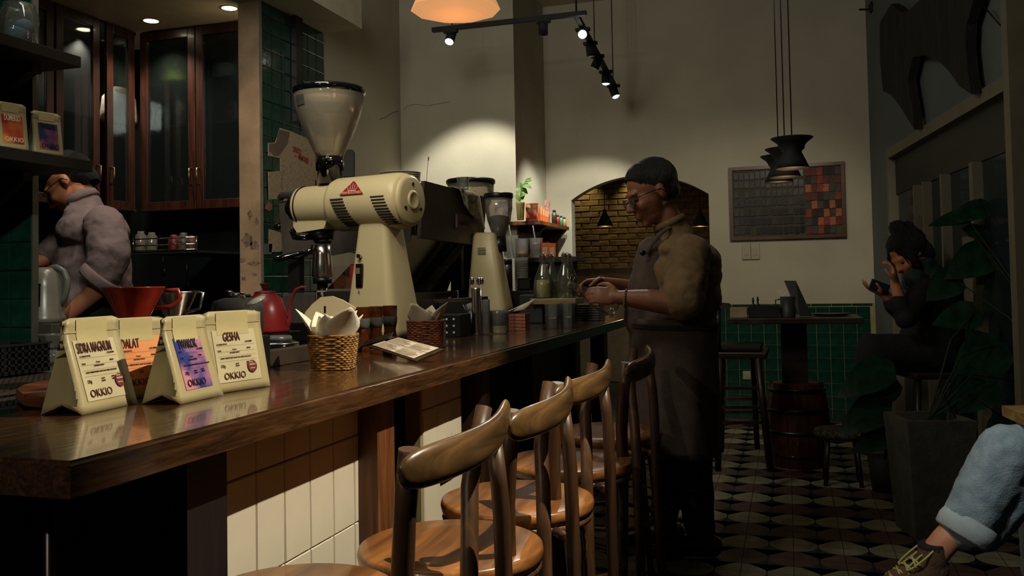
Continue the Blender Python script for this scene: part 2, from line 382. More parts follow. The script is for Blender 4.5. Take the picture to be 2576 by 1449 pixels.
# green tiles on the left wall
zt0 = 1.0; W1 = (YT1-YT0)/7
glt = rect_tile('tile', W1-.003, .103, .006, GREEN)
struct(MB().span((XL, YT0+.001, 0), (XL+.003, YT1, ZS)), 'wall_left_dado', GROUTD)
ld = bpy.data.objects['wall_left_dado']
for i in range(7):
    for j in range(18):
        o = piece(glt, 'tile', ld, (XL+.003, YT0+W1*(i+.5), zt0+.053+j*.1065), (R(random.uniform(-.6, .6)), 0, R(90+random.uniform(-.7, .7))))
struct(MB().span((-5.2, -.5, ZS), (XL+.285*SF, YT1, ZS+.28)), 'ceiling_kitchen', CEIL)
struct(MB().span((-5.3, -.6, ZC), (3, YF+.3, ZC+.1)), 'ceiling', CEIL)
# hairline crack
b = MB(); pts = [onx(x, y, XL+.002) for x, y in ((955, 300), (970, 295), (988, 283), (1004, 279))]
b.tube(pts, .0016, 4); b.tube([ony(x, y, YB-.002) for x, y in ((1016, 277), (1024, 266), (1045, 262), (1075, 266), (1100, 262), (1130, 256))], .0013, 4)
b.build('crack', mat('crack_shade', rgb(92, 84, 70), .9), wl)

# storefront wall on the right, turned 6.4 degrees
AW = R(6.4); WD = Vector((math.sin(AW), -math.cos(AW), 0)); WN = Vector((-math.cos(AW), -math.sin(AW), 0)); WP = Vector((XR, YF, 0))
WQ = Matrix((WD, -WN, Vector((0, 0, 1)))).transposed()
def onw(x, y, off=0): return onp(x, y, WP+WN*off, WN)
def wt(p): return (Vector(p)-WP).dot(WD)
def wbox(b, t0, t1, z0, z1, o0=0, o1=-.12):   # o: towards the room is positive
    c = WP+WD*(t0+t1)/2+WN*(o0+o1)/2; c.z = (z0+z1)/2; return b.box(c, (abs(t1-t0), abs(o1-o0), abs(z1-z0)), WQ)
tD = wt(onw(2243, 500)); zH = onw(2243, 374).z; tE = tD+5.2
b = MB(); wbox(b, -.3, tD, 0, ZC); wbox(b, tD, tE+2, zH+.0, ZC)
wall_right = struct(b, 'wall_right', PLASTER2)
FR = mat('window_frame_paint', rgb(106, 100, 82), .6, var=.06)
DK = mat('dark_panel', (.012, .014, .014), .5)
w1 = struct(wbox(wbox(wbox(MB(), tD, tE, zH-.07, zH, .03, -.1), tD, tD+.05, 0, zH-.07, .03, -.1), tD, tE, 0, .05, .03, -.1), 'window_1', FR)
zT = zH-.33
struct(wbox(MB(), tD+.05, tE, zT, zH-.07, -.02, -.06), 'transom_panel', DK, w1)
mull = []
for px, w in ((2310, .035), (2333, .03), (2380, .035), (2458, .055), (2563, .06)):
    t = wt(onw(px, 600)); mull.append(t)
    wbox(MB(), t-w/2, t+w/2, .05, zT, .02, -.08).build('mullion', FR, w1)
for t in (3.9, 4.8): wbox(MB(), t-.03, t+.03, .05, zT, .02, -.08).build('mullion', FR, w1)
NG = glass('night_glass', (.05, .08, .09), .06, .55)
ts = [tD+.05]+sorted(mull)+[3.9, 4.8, tE]; ts.sort()
for a, c in zip(ts, ts[1:]):
    if c-a > .08: wbox(MB(), a+.02, c-.02, .05, zT, -.03, -.036).build('pane', NG, w1)
ot = onw(2563, 300, .06)
struct(wbox(MB(), wt(ot)-.05, wt(ot)+.02, 0, ZC-.2, .1, 0), 'trim_2', FR)
struct(MB().span((3.2, -1, -.1), (3.3, 9, 3.2)), 'wall_outside', mat('street_dark', (.02, .03, .034), .8))

# ------------------------------------------------------------------ bar counter
OAK = wood('bar_wood', rgb(24, 15, 9), rgb(104, 70, 40), 1, 9, .17, .6, .35)
OAKD = wood('bar_wood_dark', rgb(30, 20, 12), rgb(84, 54, 30), 2, 4, .5)
yC0, yC1, zC1 = .945, 5.6, .92
counter = thing('bar_counter', 'long dark brown wooden bar counter with polished top and thick front edge', 'counter', (-1.4, 3.2, 0))
b = MB()
bm = bmesh.new(); bmesh.ops.create_cube(bm, size=1)
for v in bm.verts: v.co = Vector(((v.co.x*.48-1.16), (v.co.y*(yC1-yC0)+(yC0+yC1)/2), v.co.z*.05+zC1-.025))
bmesh.ops.bevel(bm, geom=[e for e in bm.edges if all(v.co.z > zC1-.01 for v in e.verts)], offset=.006, segments=3, affect='EDGES')
bm.verts.ensure_lookup_table(); b.add([v.co for v in bm.verts], [[v.index for v in f.verts] for f in bm.faces], False); bm.free()
b.build('worktop', OAK, counter)
MB().span((-2.25, yC0-.2, .88), (-1.402, 3.85, zC1-.002)).span((-2.75, 3.85, .88), (-1.402, 6.0, zC1-.002)).build('back_worktop', BLACKG, counter)
MB().span((-2.2, .8, 0), (-1.5, 3.8, .88)).span((-2.7, 3.8, 0), (-1.5, 5.95, .88)).build('base_cabinet', BLACKM, counter)
XTI = -1.05
MB().span((XTI-.05, 1.40, 0), (XTI-.002, 2.06, .868)).span((XTI-.05, 2.41, 0), (XTI-.002, 2.75, .868)).build('tile_backing', GROUT, counter)
WT = mat('cream_tile', rgb(214, 206, 184), .35, var=.03, scale=6)
cell = .1058
ct = rect_tile('tile', cell-.003, .214, .008, WT, .002); ch = rect_tile('tile', cell-.003, .095, .008, WT, .002); cn = rect_tile('tile', .072, .214, .008, WT, .002); cnh = rect_tile('tile', .072, .095, .008, WT, .002)
def ftile(me, y, z): piece(me, 'tile', counter, (XTI-.002, y, z), (R(random.uniform(-.4, .4)), 0, R(90+random.uniform(-.35, .35))))
for i in range(6):
    y = 1.557-cell/2+i*cell
    w = me = None
    for j in range(3): ftile(ct if i < 5 else cn, y if i < 5 else 2.019, .662-j*.2165)
    ftile(ch if i < 5 else cnh, y if i < 5 else 2.019, .819)
for j in range(3):
    for k in range(3): ftile(ct, 2.47+k*cell, .662-j*.2165)
for k in range(3): ftile(ch, 2.47+k*cell, .819)
BLKW = wood('black_wood', rgb(8, 8, 8), rgb(26, 22, 18), 2, 4, .55)
for (y0, y1, m) in ((1.285, 1.398, BLKW), (2.03, 2.06, OAKD), (1.985+.0, 2.0, OAKD)):
    if m and y1-y0 > .02: MB().span((XTI-.08, y0, 0), (-1.0 if y0 < 1.4 else XTI+.012, y1, .87)).build('post', m, counter)
b_post = wood('post_wood', rgb(60, 34, 18), rgb(150, 92, 48), 2, 4, .5)
MB().span((-1.06, 2.0, 0), (-.99, 2.10, .87)).build('post', b_post, counter)
for y0, y1 in ((2.83, 2.9), (3.44, 3.62), (4.2, 4.3), (4.9, 5.0)): MB().span((-1.08, y0, 0), (-1.0, y1, .87)).build('post', OAKD, counter)
bpy.data.objects.remove(bpy.data.objects['post.001']) if False else None
MB().span((-1.45, .96, 0), (-1.42, 1.4, .87)).span((-1.45, 2.06, 0), (-1.42, 5.5, .87)).build('back_panel', BLACKM, counter)
MB().cyl((-1.03, 1.02, 0), (-1.03, 1.02, .87), .008, n=8).build('steel_leg', DARKMET, counter)
for y in (3.0, 3.3, 3.9): MB().span((-1.3, y, .3), (-1.1, y+.2, .31)).build('shelf_board', OAKD, counter)

# ------------------------------------------------------------------ coffee bags
BAG = mat('bag_kraft_white', rgb(168, 156, 114), .42, var=.05, scale=4, bump=.05, bscale=30, sheen=.1)
INK = mat('ink_brown', rgb(74, 26, 20), .7, var=0); INKD = mat('ink_black', rgb(26, 20, 30), .7, var=0)
INKW = mat('ink_white', rgb(230, 215, 190), .7, var=0)
def label_mat(name, c1, c2, sc=9, c0=None):
    return mat(name, c1, .5, col2=c2, scale=sc, contrast=(.42, .6))
def bag(P, Q, w, d, h, back=-.0, label=None, title='', ink=INK, lab=(.14, .86, .12, .76), lmat=None, seal=None, small=True, shift=0, okx=.08, txs=.5, crop=0):
    """P: front-left base corner, Q: a point along the base to the right; depth goes away from the front"""
    P, Q = Vector(P), Vector(Q); u = (Q-P).normalized(); nrm = Vector((u.y, -u.x, 0))  # towards the viewer side
    th = thing('coffee_bag', label, 'bag', P+u*w/2-nrm*d/2)
    ts = .80
    def dpt(t): return d*max(0, 1-(t/ts)) + .003
    def fr(x, t, bulge=1):  # front face point; x in 0..1
        e = math.sin(math.pi*x)*.0015*math.sin(math.pi*min(t/ts, 1))*bulge
        return P + u*w*x - nrm*(d/2-dpt(t)/2 - e) + Vector((0, 0, h*t))
    def bk(x, t): return P + u*w*x - nrm*(d/2+dpt(t)/2) + Vector((0, 0, h*t))
    def gs(x, t):
        f = min(t/ts, 1)*.8; ins = (d*.42*f)*(1 if x < .5 else -1)
        return P + u*(w*x+ins) - nrm*(d/2) + Vector((0, 0, h*t + (.018*(1-min(t*6, 1)))))
    b = MB(); nt, nx = 12, 8; rows = []; vs = []
    for i in range(nt+1):
        t = i/nt; row = [fr(j/nx, t) for j in range(nx+1)] + [gs(1, t)] + [bk(1-j/nx, t) for j in range(nx+1)] + [gs(0, t)]
        if i == nt:   # softly rounded upper corners
            row[0].z -= .006; row[nx].z -= .006; row[nx+2].z -= .006; row[-2].z -= .006
        vs += row; k = len(row)
    fs = [(i*k+j, i*k+(j+1) % k, (i+1)*k+(j+1) % k, (i+1)*k+j) for i in range(nt) for j in range(k)]
    fs += [tuple(range(k))[::-1], tuple(nt*k+j for j in range(k))]
    b.add(vs, fs, True); b.smooth = False
    body = b.build('pouch', BAG, th)
    upv = (fr(.5, .6, 0)-fr(.5, .1, 0)).normalized()
    # heat-seal band and printed vertical window strip
    b = MB(); b.grid(lambda s, t: fr(.02+.96*s, .84+.02*t)+nrm*.0012, 8, 2); b.build('seal', seal or BAG, th)
    b = MB(); b.grid(lambda s, t: fr(.22+.54*s, (.70 if w > .12 else .8)+(.285 if w > .12 else .18)*t)+nrm*.0016, 8, 6); b.build('clear_strip', mat('strip_gloss', rgb(186, 174, 128), .22, var=.02, bump=.2, bscale=24), th)
    x0, x1, t0, t1 = lab
    off = nrm*.0012
    b = MB(); b.grid(lambda s, t: fr(x0+(x1-x0)*s, t0+(t1-t0)*t)+off, 12, 8); lb = b.build('paper_label', lmat or PAPER, th)
    off2 = nrm*.0028; H = h*(t1-t0); Wd = w*(x1-x0)
    def at(x, t): return fr(x0+(x1-x0)*x, t0+(t1-t0)*t, 1)+off2
    if title:
        n = len(title); text(title, at(.10+shift, .79), u, upv, .028, ink, th, xs=txs, off=.0002)
    if small:
        rnd = random.Random(len(title)); lines = [('EL VERGEL ESTATE,' if ink is INK else 'FINCA', .06, .72), ('COLOMBIA', .72, .74), ('Variety', .06, .60), ('Process', .40, .61), ('Altitude', .74, .62),
                ('NATURAL MOSTO', .33, .55), ('HONEY, PASSION FRUIT, ROSE TEA & DARK CHOCOLATE', .1, .45), ('LIGHT', .42, .33), ('ROAST', .42, .29), ('SINGLE', .68, .34), ('ORIGIN', .68, .30)]
        for s_, x, t in lines:
            text(s_, at(x, t), u, upv, .0042 if s_ != 'COLOMBIA' else .005, ink, th, name='small_print', xs=.8)
        b = MB()
        for t in (.70, .585, .50, .40): b.grid(lambda s, q: at(.05+.9*s, t+.003*q), 8, 2)
        b.build('rule_line', ink, th)
        text('150g', at(.08, .29), u, upv, .009, ink, th, xs=.7)
    text('OKKIO' if not crop else 'OKKIO', at(okx, .06), u, upv, .021, ink, th, xs=.92)
    return th, at, u, upv
def badge(at, u, upv, th, x=.8, t=.28, r=.0135):
    c = at(x, t); b = MB(); n = u.cross(upv).normalized()
    b.lathe([(r, 0), (r, .0004)], c+n*.0004, 24, n); b.build('badge', mat('badge_red', rgb(104, 22, 24), .6, var=0), th)
    for s_, dz, sz in (('BREWERY', .002, .0052), ('ROASTERY', -.006, .004), ('SPECIAL', .008, .004)):
        text(s_, c+n*.0012+upv*dz-u*.009, u, upv, sz, INKW, th, name='small_print', xs=.8)
LG1 = label_mat('label_sidra', rgb(186, 176, 140), rgb(196, 186, 150))
LG2 = label_mat('label_twakok', rgb(38, 48, 128), rgb(196, 128, 146), 11)
LG3 = label_mat('label_dal', rgb(214, 132, 70), rgb(222, 156, 100))
LG5 = label_mat('label_red', rgb(150, 34, 34), rgb(214, 130, 40), 9)
LG6 = label_mat('label_blue', rgb(30, 42, 92), rgb(150, 84, 92), 16)
B1 = onz(205, 1045, .9205); B1r = onz(336, 1016, .9205)
th, at, u, up = bag(B1, B1r, .160, .085, .176, label='cream coffee bag with cream label and dark red title, nearest on the bar', title='SIDRA MAGNUM', lmat=LG1, txs=.46, shift=-.06)
badge(at, u, up, th, .86, .27)
q = B1+Vector((-.075, .165, 0)); th, at, u, up = bag(q, q+Vector((.03, .15, 0)), .15, .06, .168, label='cream coffee bag with an orange label, squeezed between the two front bags', title='DALAT', lmat=LG3, txs=.5)
B3 = onz(453, 1018, .9205); B3r = onz(575, 990, .9205)
th, at, u, up = bag(B3, B3r, .148, .085, .172, label='cream coffee bag with blue and pink label standing on the bar', title='TWAKOK', ink=INKD, lmat=LG2, lab=(.19, .80, .14, .74), txs=.5)
B4r = onz(678, 971, .9205); B4 = B4r+Vector((-.035, -.165, 0))
th, at, u, up = bag(B4, B4r, .170, .06, .176, label='cream coffee bag with cream label, last of the row beside the red kettle', title='GESHA', lmat=LG1, shift=.12, txs=.55, okx=.12)
badge(at, u, up, th, .80, .26)

# ------------------------------------------------------------------ red brewing cone, steel cone, servers behind the bags
TERRA = mat('red_ceramic', rgb(126, 36, 24), .2, var=.3, scale=10, coat=.5)
c = onx(336, 722, -1.44); Zd = (c-CAMP).dot(_f); rr = 76/FPX*Zd
dr = thing('coffee_dripper', 'red glazed ceramic pour-over cone with ear handle behind the bags', 'dripper', (c.x, c.y, c.z-.105), 'pour-over cones')
MB().shell([(rr*.42, -.082), (rr*.50, -.07), (rr*.96, -.003), (rr, 0)], c, .005, 36).build('cone', TERRA, dr)
MB().lathe([(.02, -.105), (.022, -.083), (rr*.42, -.082)], c, 24).lathe([(.048, -.105), (.05, -.1), (.02, -.099)], c, 24).build('base_ring', TERRA, dr)
hd = Vector((.80, .6, 0))
MB().tube([c+hd*(rr*.93)+Vector((0, 0, -.010)), c+hd*(rr+.026)+Vector((0, 0, -.009)), c+hd*(rr+.030)+Vector((0, 0, -.028)), c+hd*(rr+.012)+Vector((0, 0, -.047)), c+hd*(rr*.66)+Vector((0, 0, -.05))], [.005, .006, .006, .006, .005], 10, .8).build('handle', TERRA, dr)
def server(c, label, r=.05, h=.12):
    t = thing('glass_server', label, 'server', c)
    MB().shell([(r*.9, 0), (r, .01), (r, h*.6), (r*.8, h*.85), (r*.75, h)], c, .002, 24).build('jug', GLASS, t)
    MB().tube([c+Vector((0, r*.98, h*.3)), c+Vector((0, r+.03, h*.35)), c+Vector((0, r+.03, h*.75)), c+Vector((0, r*.85, h*.85))], .005, 8).build('handle', GLASS, t)
    return t
server(Vector((c.x, c.y, .9205)), 'clear glass server holding up the red brewing cone', .047, c.z-.106-.9205)
c2 = onx(441, 733, -1.50); Z2 = (c2-CAMP).dot(_f); r2 = 53/FPX*Z2
sd = thing('coffee_dripper', 'ribbed steel brewing cone standing right of the red cone', 'dripper', (c2.x, c2.y, c2.z-.09), 'pour-over cones')
prof = []
for i in range(15):
    t = i/14; prof.append((r2*(.42+.58*t)+(.0018 if i % 2 else 0), -.07+.07*t))
MB().shell(prof, c2, .0012, 36).build('cone', STEEL, sd)
MB().lathe([(.045, -.09), (.045, -.086), (.018, -.084), (r2*.42, -.07)], c2, 24).build('base_ring', STEEL, sd)
MB().tube([c2+Vector((r2*.95, 0, 0)), c2+Vector((r2+.03, 0, -.005)), c2+Vector((r2+.02, 0, -.045)), c2+Vector((r2*.6, 0, -.055))], .004, 8).build('handle', STEEL, sd)
server(Vector((c2.x, c2.y, .9205)), 'clear glass server below the ribbed steel cone', .047, c2.z-.091-.9205)
c3 = onz(133, 905, .9205); c3 = onz(136, 912, .9205)
g = thing('glass_dripper', 'ribbed clear glass brewing cone left of the first bag', 'dripper', c3)
prof = [(.020+.030*i/12+(.0012 if i % 2 else 0), .045+.045*i/12) for i in range(13)]
MB().shell(prof, c3, .002, 28).build('cone', glass('cone_glass', (.6, .6, .56), .08, .12), g)
MB().shell([(.040, 0), (.045, .008), (.040, .035), (.026, .043)], c3, .002, 24).build('jug', GLASS, g)
MB().tube([c3+Vector((-.05, 0, .04)), c3+Vector((-.075, 0, .03)), c3+Vector((-.07, 0, .012)), c3+Vector((-.048, 0, .008))], .004, 8).build('handle', BLACKG, g)

# perforated drip mat, wooden paddle, black basket, left edge of the bar
m0 = Vector((-1.78, 1.60, .9205)); dm = thing('drip_mat', 'dark perforated rubber mat at the left end of the bar', 'mat', m0)
RUB = mat('dark_rubber', rgb(46, 38, 30), .6, var=.2)
b = MB()
for i in range(15):
    x = m0.x-.12+i*.018; b.span((x-.0035, 1.30, .9205), (x+.0035, 1.93, .927))
for j in range(35):
    y = 1.304+j*.018; b.span((m0.x-.125, y-.0035, .9205), (m0.x+.136, y+.0035, .9275))
o = b.build('mesh_top', RUB, dm); o['kind'] = 'stuff'
p = onz(85, 1012, .93)
pd = tag(MB().poly([onz(x, y, .9225) for x, y in ((40, 1005), (60, 992), (95, 984), (135, 978), (190, 990), (180, 1030), (130, 1030), (60, 1022))], (0, 0, 1), .022).build('serving_board', wood('paddle_wood', rgb(40, 22, 14), rgb(130, 74, 40), 0, 4), bevel=.002),
     'dark wooden serving board lying left of the first coffee bag', 'board')
q = onx(20, 925, -2.08); bk_ = thing('plastic_basket', 'black perforated plastic basket cut by the left picture edge', 'basket', (q.x, q.y, .9205))
b = MB()
for i in range(9):
    y = q.y-.10+i*.022; b.span((q.x+.06, y-.004, .9205), (q.x+.066, y+.004, 1.0))
for j in range(5): b.span((q.x+.06, q.y-.104, .925+j*.018), (q.x+.066, q.y+.08, .931+j*.018))
b.span((q.x-.08, q.y-.104, .9205), (q.x-.074, q.y+.08, 1.0)).span((q.x-.08, q.y+.076, .9205), (q.x+.06, q.y+.08, 1.0)).span((q.x-.08, q.y-.104, .9205), (q.x+.066, q.y+.08, .924))
b.span((q.x-.084, q.y-.108, .998), (q.x+.07, q.y-.1, 1.004)).span((q.x+.058, q.y-.108, .998), (q.x+.07, q.y+.084, 1.004))
b.build('lattice', BLACK, bk_)

# ------------------------------------------------------------------ tiled pier on the left with two shelves
PY0 = 2.5; px = ony(83, 800, PY0)
pier = struct(MB().span((-4.2, PY0, 0), (px.x, PY0+.02, ZS)), 'wall_pier', GROUTD)
struct(MB().span((-3.3, -.3, 0), (-3.2, PY0, ZS)), 'wall_kitchen_left', mat('dark_wall', (.02, .022, .022), .8))
pt = rect_tile('tile', .098, .100, .006, GREEN)
for i in range(4):
    for j in range(20):
        zt = ony(60, 897, PY0).z - .052 + j*.1035
        if zt < ZS: piece(pt, 'tile', pier, (px.x-.051-i*.101, PY0, zt), (R(random.uniform(-.7, .7)), 0, R(random.uniform(-.7, .7))))
struct(MB().span((px.x-.002, PY0-.006, 0), (px.x+.004, PY0+.021, ZS)), 'trim_4', mat('aluminium_dark', (.2, .19, .16), .5, .6))
SHW = wood('shelf_dark', (.006, .005, .004), (.02, .014, .01), 1, 4, .6)
def corbel(b, x0, x1, y, z, h, th=.04):   # x0 wall side, x1 outer side
    pts = [(x0, z), (x1, z), (x1, z-.03)]
    for k in range(9):
        w = k/8; pts.append((x0+(x1-.02-x0)*(1-w)**.8*1.0+.015*math.sin(w*6), z-.03-(h-.03)*w))
    pts.append((x0, z-h)); return b.poly([(x, y, zz) for x, zz in pts], (0, 1, 0), th)
Pe = onx(205, 400, -2.33); zs1 = Pe.z
s1 = thing('wall_shelf', 'dark wooden shelf carrying two coffee bags at left', 'shelf', (-2.6, 2.2, zs1))
MB().span((-3.19, 1.5, zs1-.04), (-2.33, 2.497, zs1), .003).build('shelf_board', SHW, s1)
corbel(MB(), -3.19, -2.52, 2.38, zs1-.04, .36).build('bracket', SHW, s1)
Pu = onx(178, 122, -2.33); zs2 = Pu.z
s2 = thing('wall_shelf', 'dark wooden upper shelf with a glass jar at the top left', 'shelf', (-2.6, 2.2, zs2))
MB().span((-3.19, 1.5, zs2-.04), (-2.38, 2.497, zs2), .003).build('shelf_board', SHW, s2)
corbel(MB(), -3.19, -2.48, 2.38, zs2-.04, .25).build('bracket', SHW, s2)
def shelf_bag(pl, pr, pt_, lab, title, ink, lm, w, h):
    z = zs1+.0005; a, c = onx(pl[0], pl[1], -2.38), onx(pr[0], pr[1], -2.36); a.z = c.z = z
    d = (c-a).normalized(); bag(a, c, w, .035, h, label=lab, title=title, ink=ink, lmat=lm, lab=(.2, .86, .14, .74), small=False, txs=.42)
shelf_bag((-8, 358), (68, 366), None, 'cream coffee bag with red and orange label on the left shelf', 'DUMERSO', INKW, LG5, .105, .155)
shelf_bag((86, 370), (158, 384), None, 'cream coffee bag with dark blue label at the shelf end', 'TWAKOK', INKD, LG6, .105, .150)
jz = zs2+.0005; jc = onx(48, 70, -2.50); jc.z = jz
jar = thing('glass_jar', 'large clear glass jar with a blue bundle inside, top left shelf', 'jar', jc)
MB().shell([(.055, 0), (.062, .01), (.062, .12), (.05, .14), (.05, .155)], jc, .003, 24).build('jar_body', GLASS, jar)
tag(MB().ell(jc+Vector((.0, 0, .045)), (.042, .04, .036)).ell(jc+Vector((.012, .01, .078)), (.034, .03, .028)).build('cloth_bundle', mat('blue_cloth', rgb(90, 130, 160), .9, bump=.6, bscale=30)),
    'pale blue cloth bundle inside the glass jar', 'cloth')

# ------------------------------------------------------------------ electric kettle and its work ledge
kz = 1.0; kc = ony(128, 812, 2.78); kc = Vector((onz(118, 812, 1.0).x, onz(118, 812, 1.0).y, 1.0)); kc = dep(112, 812, 3.5); kz = kc.z
lg = MB().span((-3.15, 2.72, kz-.05), (kc.x+.10, 2.95, kz-.001), .003).build('work_ledge', mat('pale_ledge', rgb(84, 78, 64), .6)); tag(lg, 'pale stone ledge under the electric kettle beside the green pier', 'ledge')
MB().span((-3.1, 2.76, 0), (kc.x+.07, 2.93, kz-.05)).build('cabinet', BLACKM, lg)
KM = mat('kettle_grey', rgb(134, 130, 116), .3, .2)
sc_ = 3.5/FPX; kt = thing('electric_kettle', 'grey electric kettle with big loop handle beside the green pier', 'kettle', kc)
MB().lathe([(47*sc_, 0), (50*sc_, 4*sc_), (50*sc_, 14*sc_), (46*sc_, 20*sc_), (42*sc_, 90*sc_), (36*sc_, 124*sc_), (24*sc_, 138*sc_), (.001, 140*sc_)], kc, 28).build('kettle_body', KM, kt)
hx = _r.copy(); hx.z = 0; hx.normalize(); Z3 = Vector((0, 0, 1))
MB().tube([kc+hx*(a*sc_)+Z3*(h_*sc_) for a, h_ in ((10, 136), (30, 140), (48, 130), (57, 108), (57, 84), (50, 60), (38, 42))], 7.5*sc_, 10).build('handle', mat('handle_grey', rgb(110, 112, 100), .3), kt)
fc = kc - _f*(44*sc_); fc.z = kc.z
MB().bar(fc+hx*(8*sc_)+Z3*(42*sc_)-_f*.002, fc+hx*(8*sc_)+Z3*(98*sc_)+_f*.006, 9*sc_, .01, (1, 0, 0)).build('level_window', BLACKG, kt)

# ------------------------------------------------------------------ red gooseneck kettle, black brewer and clutter before the grinder
REDM = mat('red_enamel', rgb(132, 36, 38), .32, var=.12, scale=6)
PINK = mat('pink_enamel', rgb(150, 54, 58), .35, var=.1)
kp = onz(652, 838, .9205); Zk = (kp-CAMP).dot(_f)
def at_d(px, py, Z): return dep(px, py, Z)
Zk = 3.05; kc = dep(668, 835, Zk); k0 = kc.copy(); s = Zk/FPX
kt = thing('gooseneck_kettle', 'red gooseneck kettle with brown knob behind the white bags', 'kettle', kc)
MB().lathe([(58*s, 0), (60*s, 6*s), (54*s, 50*s), (42*s, 84*s), (28*s, 94*s), (27*s, 97*s)], kc, 32).build('kettle_body', REDM, kt)
MB().lathe([(27*s, 97*s), (26*s, 101*s), (10*s, 104*s), (.001, 104*s)], kc, 28).build('lid', REDM, kt)
MB().lathe([(5*s, 103*s), (6*s, 108*s), (13*s, 120*s), (13*s, 122*s), (.001, 122*s)], kc, 16).build('knob', mat('knob_brown', rgb(110, 44, 30), .5), kt)
MB().tube([dep(x, y, Zk) for x, y in ((712, 818), (724, 816), (729, 800), (728, 775), (734, 748), (745, 728), (760, 722), (768, 724))], [9*s, 8*s, 6*s, 5*s, 4.5*s, 4*s, 4*s, 4*s], 10).build('spout', PINK, kt)
MB().tube([dep(x, y, Zk) for x, y in ((628, 800), (600, 790), (588, 765), (600, 745), (630, 745))], 5*s, 8).build('handle', BLACK, kt)
MB().span((kc.x-.09, kc.y-.09, .9205), (kc.x+.09, kc.y+.09, kc.z-.0005), .003).build('kettle_base', BLACKG, kt)
Zb = 2.3; sb = Zb/FPX; kc = dep(598, 845, Zb)
tb_ = thing('brew_kettle', 'black brew kettle with steel rim and silver spout behind the bags', 'kettle', kc)
MB().lathe([(52*sb, 0), (60*sb, 6*sb), (62*sb, 70*sb), (56*sb, 88*sb), (30*sb, 96*sb), (.001, 97*sb)], kc, 28, xs=(1.1, .9)).build('kettle_body', BLACKM, tb_)
MB().tube([dep(x, y, Zb-.02) for x, y in ((540, 830), (538, 800), (545, 778), (556, 772))], 5*sb, 8).build('steel_strap', STEEL, tb_)
MB().tube([dep(x, y, Zb) for x, y in ((592, 762), (590, 745), (582, 734), (567, 732))], [5*sb, 4*sb, 3*sb, 2.5*sb], 8).build('spout', STEEL, tb_)
MB().lathe([(16*sb, 92*sb), (16*sb, 106*sb), (12*sb, 110*sb), (.001, 110*sb)], kc-hx*(10*sb), 16).build('lid', BLACK, tb_)
MB().span((kc.x-.06, kc.y-.06, .9205), (kc.x+.06, kc.y+.06, kc.z-.0005), .003).build('base', BLACK, tb_)
gl = dep(641, 757, Zb-.1); MB().lathe([(25*sb, -.002), (26*sb, 0), (22*sb, .004), (.001, .007)], gl, 24, axis=(-.25, -.45, 1)).build('glass_lid', mat('lid_glass', rgb(150, 154, 146), .1, .3), tb_)
MB().lathe([(.004, 0), (.005, .008), (.012, .014), (.001, .018)], gl+Vector((-.03, 0, .006)), 12, axis=(-.4, -.4, 1)).build('knob', CHROME, bpy.data.objects['glass_lid'])
# riser plinth and the black glossy appliance
MB().span((-1.43, 1.85, .9205), (-1.395, 2.75, .967), .002).build('riser', mat('riser_wood', rgb(44, 34, 24), .6, var=.2)); o = bpy.data.objects['riser']
tag(o, 'low dark wooden upstand on the bar left of the first napkin basket', 'riser')
ap = Vector((-1.545, 2.42, .9205)); a_ = thing('black_canister', 'glossy black lidded pot behind the low upstand right of the bags', 'canister', ap)
MB().lathe([(.055, 0), (.066, .006), (.072, .03), (.068, .05), (.05, .057)], ap, 32).build('pot', BLACKG, a_)
MB().lathe([(.050, .057), (.048, .068), (.044, .072), (.001, .073)], ap, 32).build('lid', mat('lid_grey', rgb(66, 72, 72), .3), a_)
MB().lathe([(.069, .045), (.0705, .048), (.069, .051)], ap, 32).build('rim', STEEL, a_)

def basket(c, w, d, h, m, label, ang=0, rows=14, wv=40, flare=.12, cat='basket'):
    th = thing('wicker_basket', label, cat, c, 'wicker napkin baskets'); c = Vector(c); Q = rotz(ang)
    def ring(t, ph): # rounded-square path
        q = 2*math.pi*t; cx, sx = math.cos(q), math.sin(q); e = .55
        x = abs(cx)**e*(1 if cx > 0 else -1); y = abs(sx)**e*(1 if sx > 0 else -1)
        return Vector((x*w/2, y*d/2, 0))
    b = MB()
    for r in range(rows):
        z = h*(r+.5)/rows; f = 1+flare*(z/h-1)*1.0; pts = []
        n = wv*2
        for k in range(n+1):
            p = ring(k/n, 0); pp = 1 if ((k//1) % 4 < 2) == (r % 2 == 0) else -1
            p = p*f*(1+.018*pp); p.z = z; pts.append(c+Q@p)
        b.tube(pts, h/rows*.56, 5, caps=False)
    o = b.build('weave', m, th); o['kind'] = 'stuff'
    b = MB()
    for k in range(wv//2):
        p = ring(k*2/wv+.5/wv, 0); a_, b_ = p*(1-flare), p*1.0; a_.z = .001; b_.z = h+.001
        b.tube([c+Q@a_, c+Q@b_], .0016, 5)
    b.build('stake', m, th)['kind'] = 'stuff'
    pts = []
    for k in range(49): p = ring(k/48, 0)*1.01; p.z = h; pts.append(c+Q@p)
    b = MB(); b.tube(pts, .0032, 6, caps=False); b.build('rim', m, th)
    lp = MB(); lp.span((-w*.41, -d*.41, .001), (w*.41, d*.41, .003)); lp.v = [c+Q@v for v in lp.v]; lp.build('base', m, th)
    return th
NAP = mat('napkin_paper', rgb(226, 218, 196), .9, var=.03, scale=20, bump=.05)
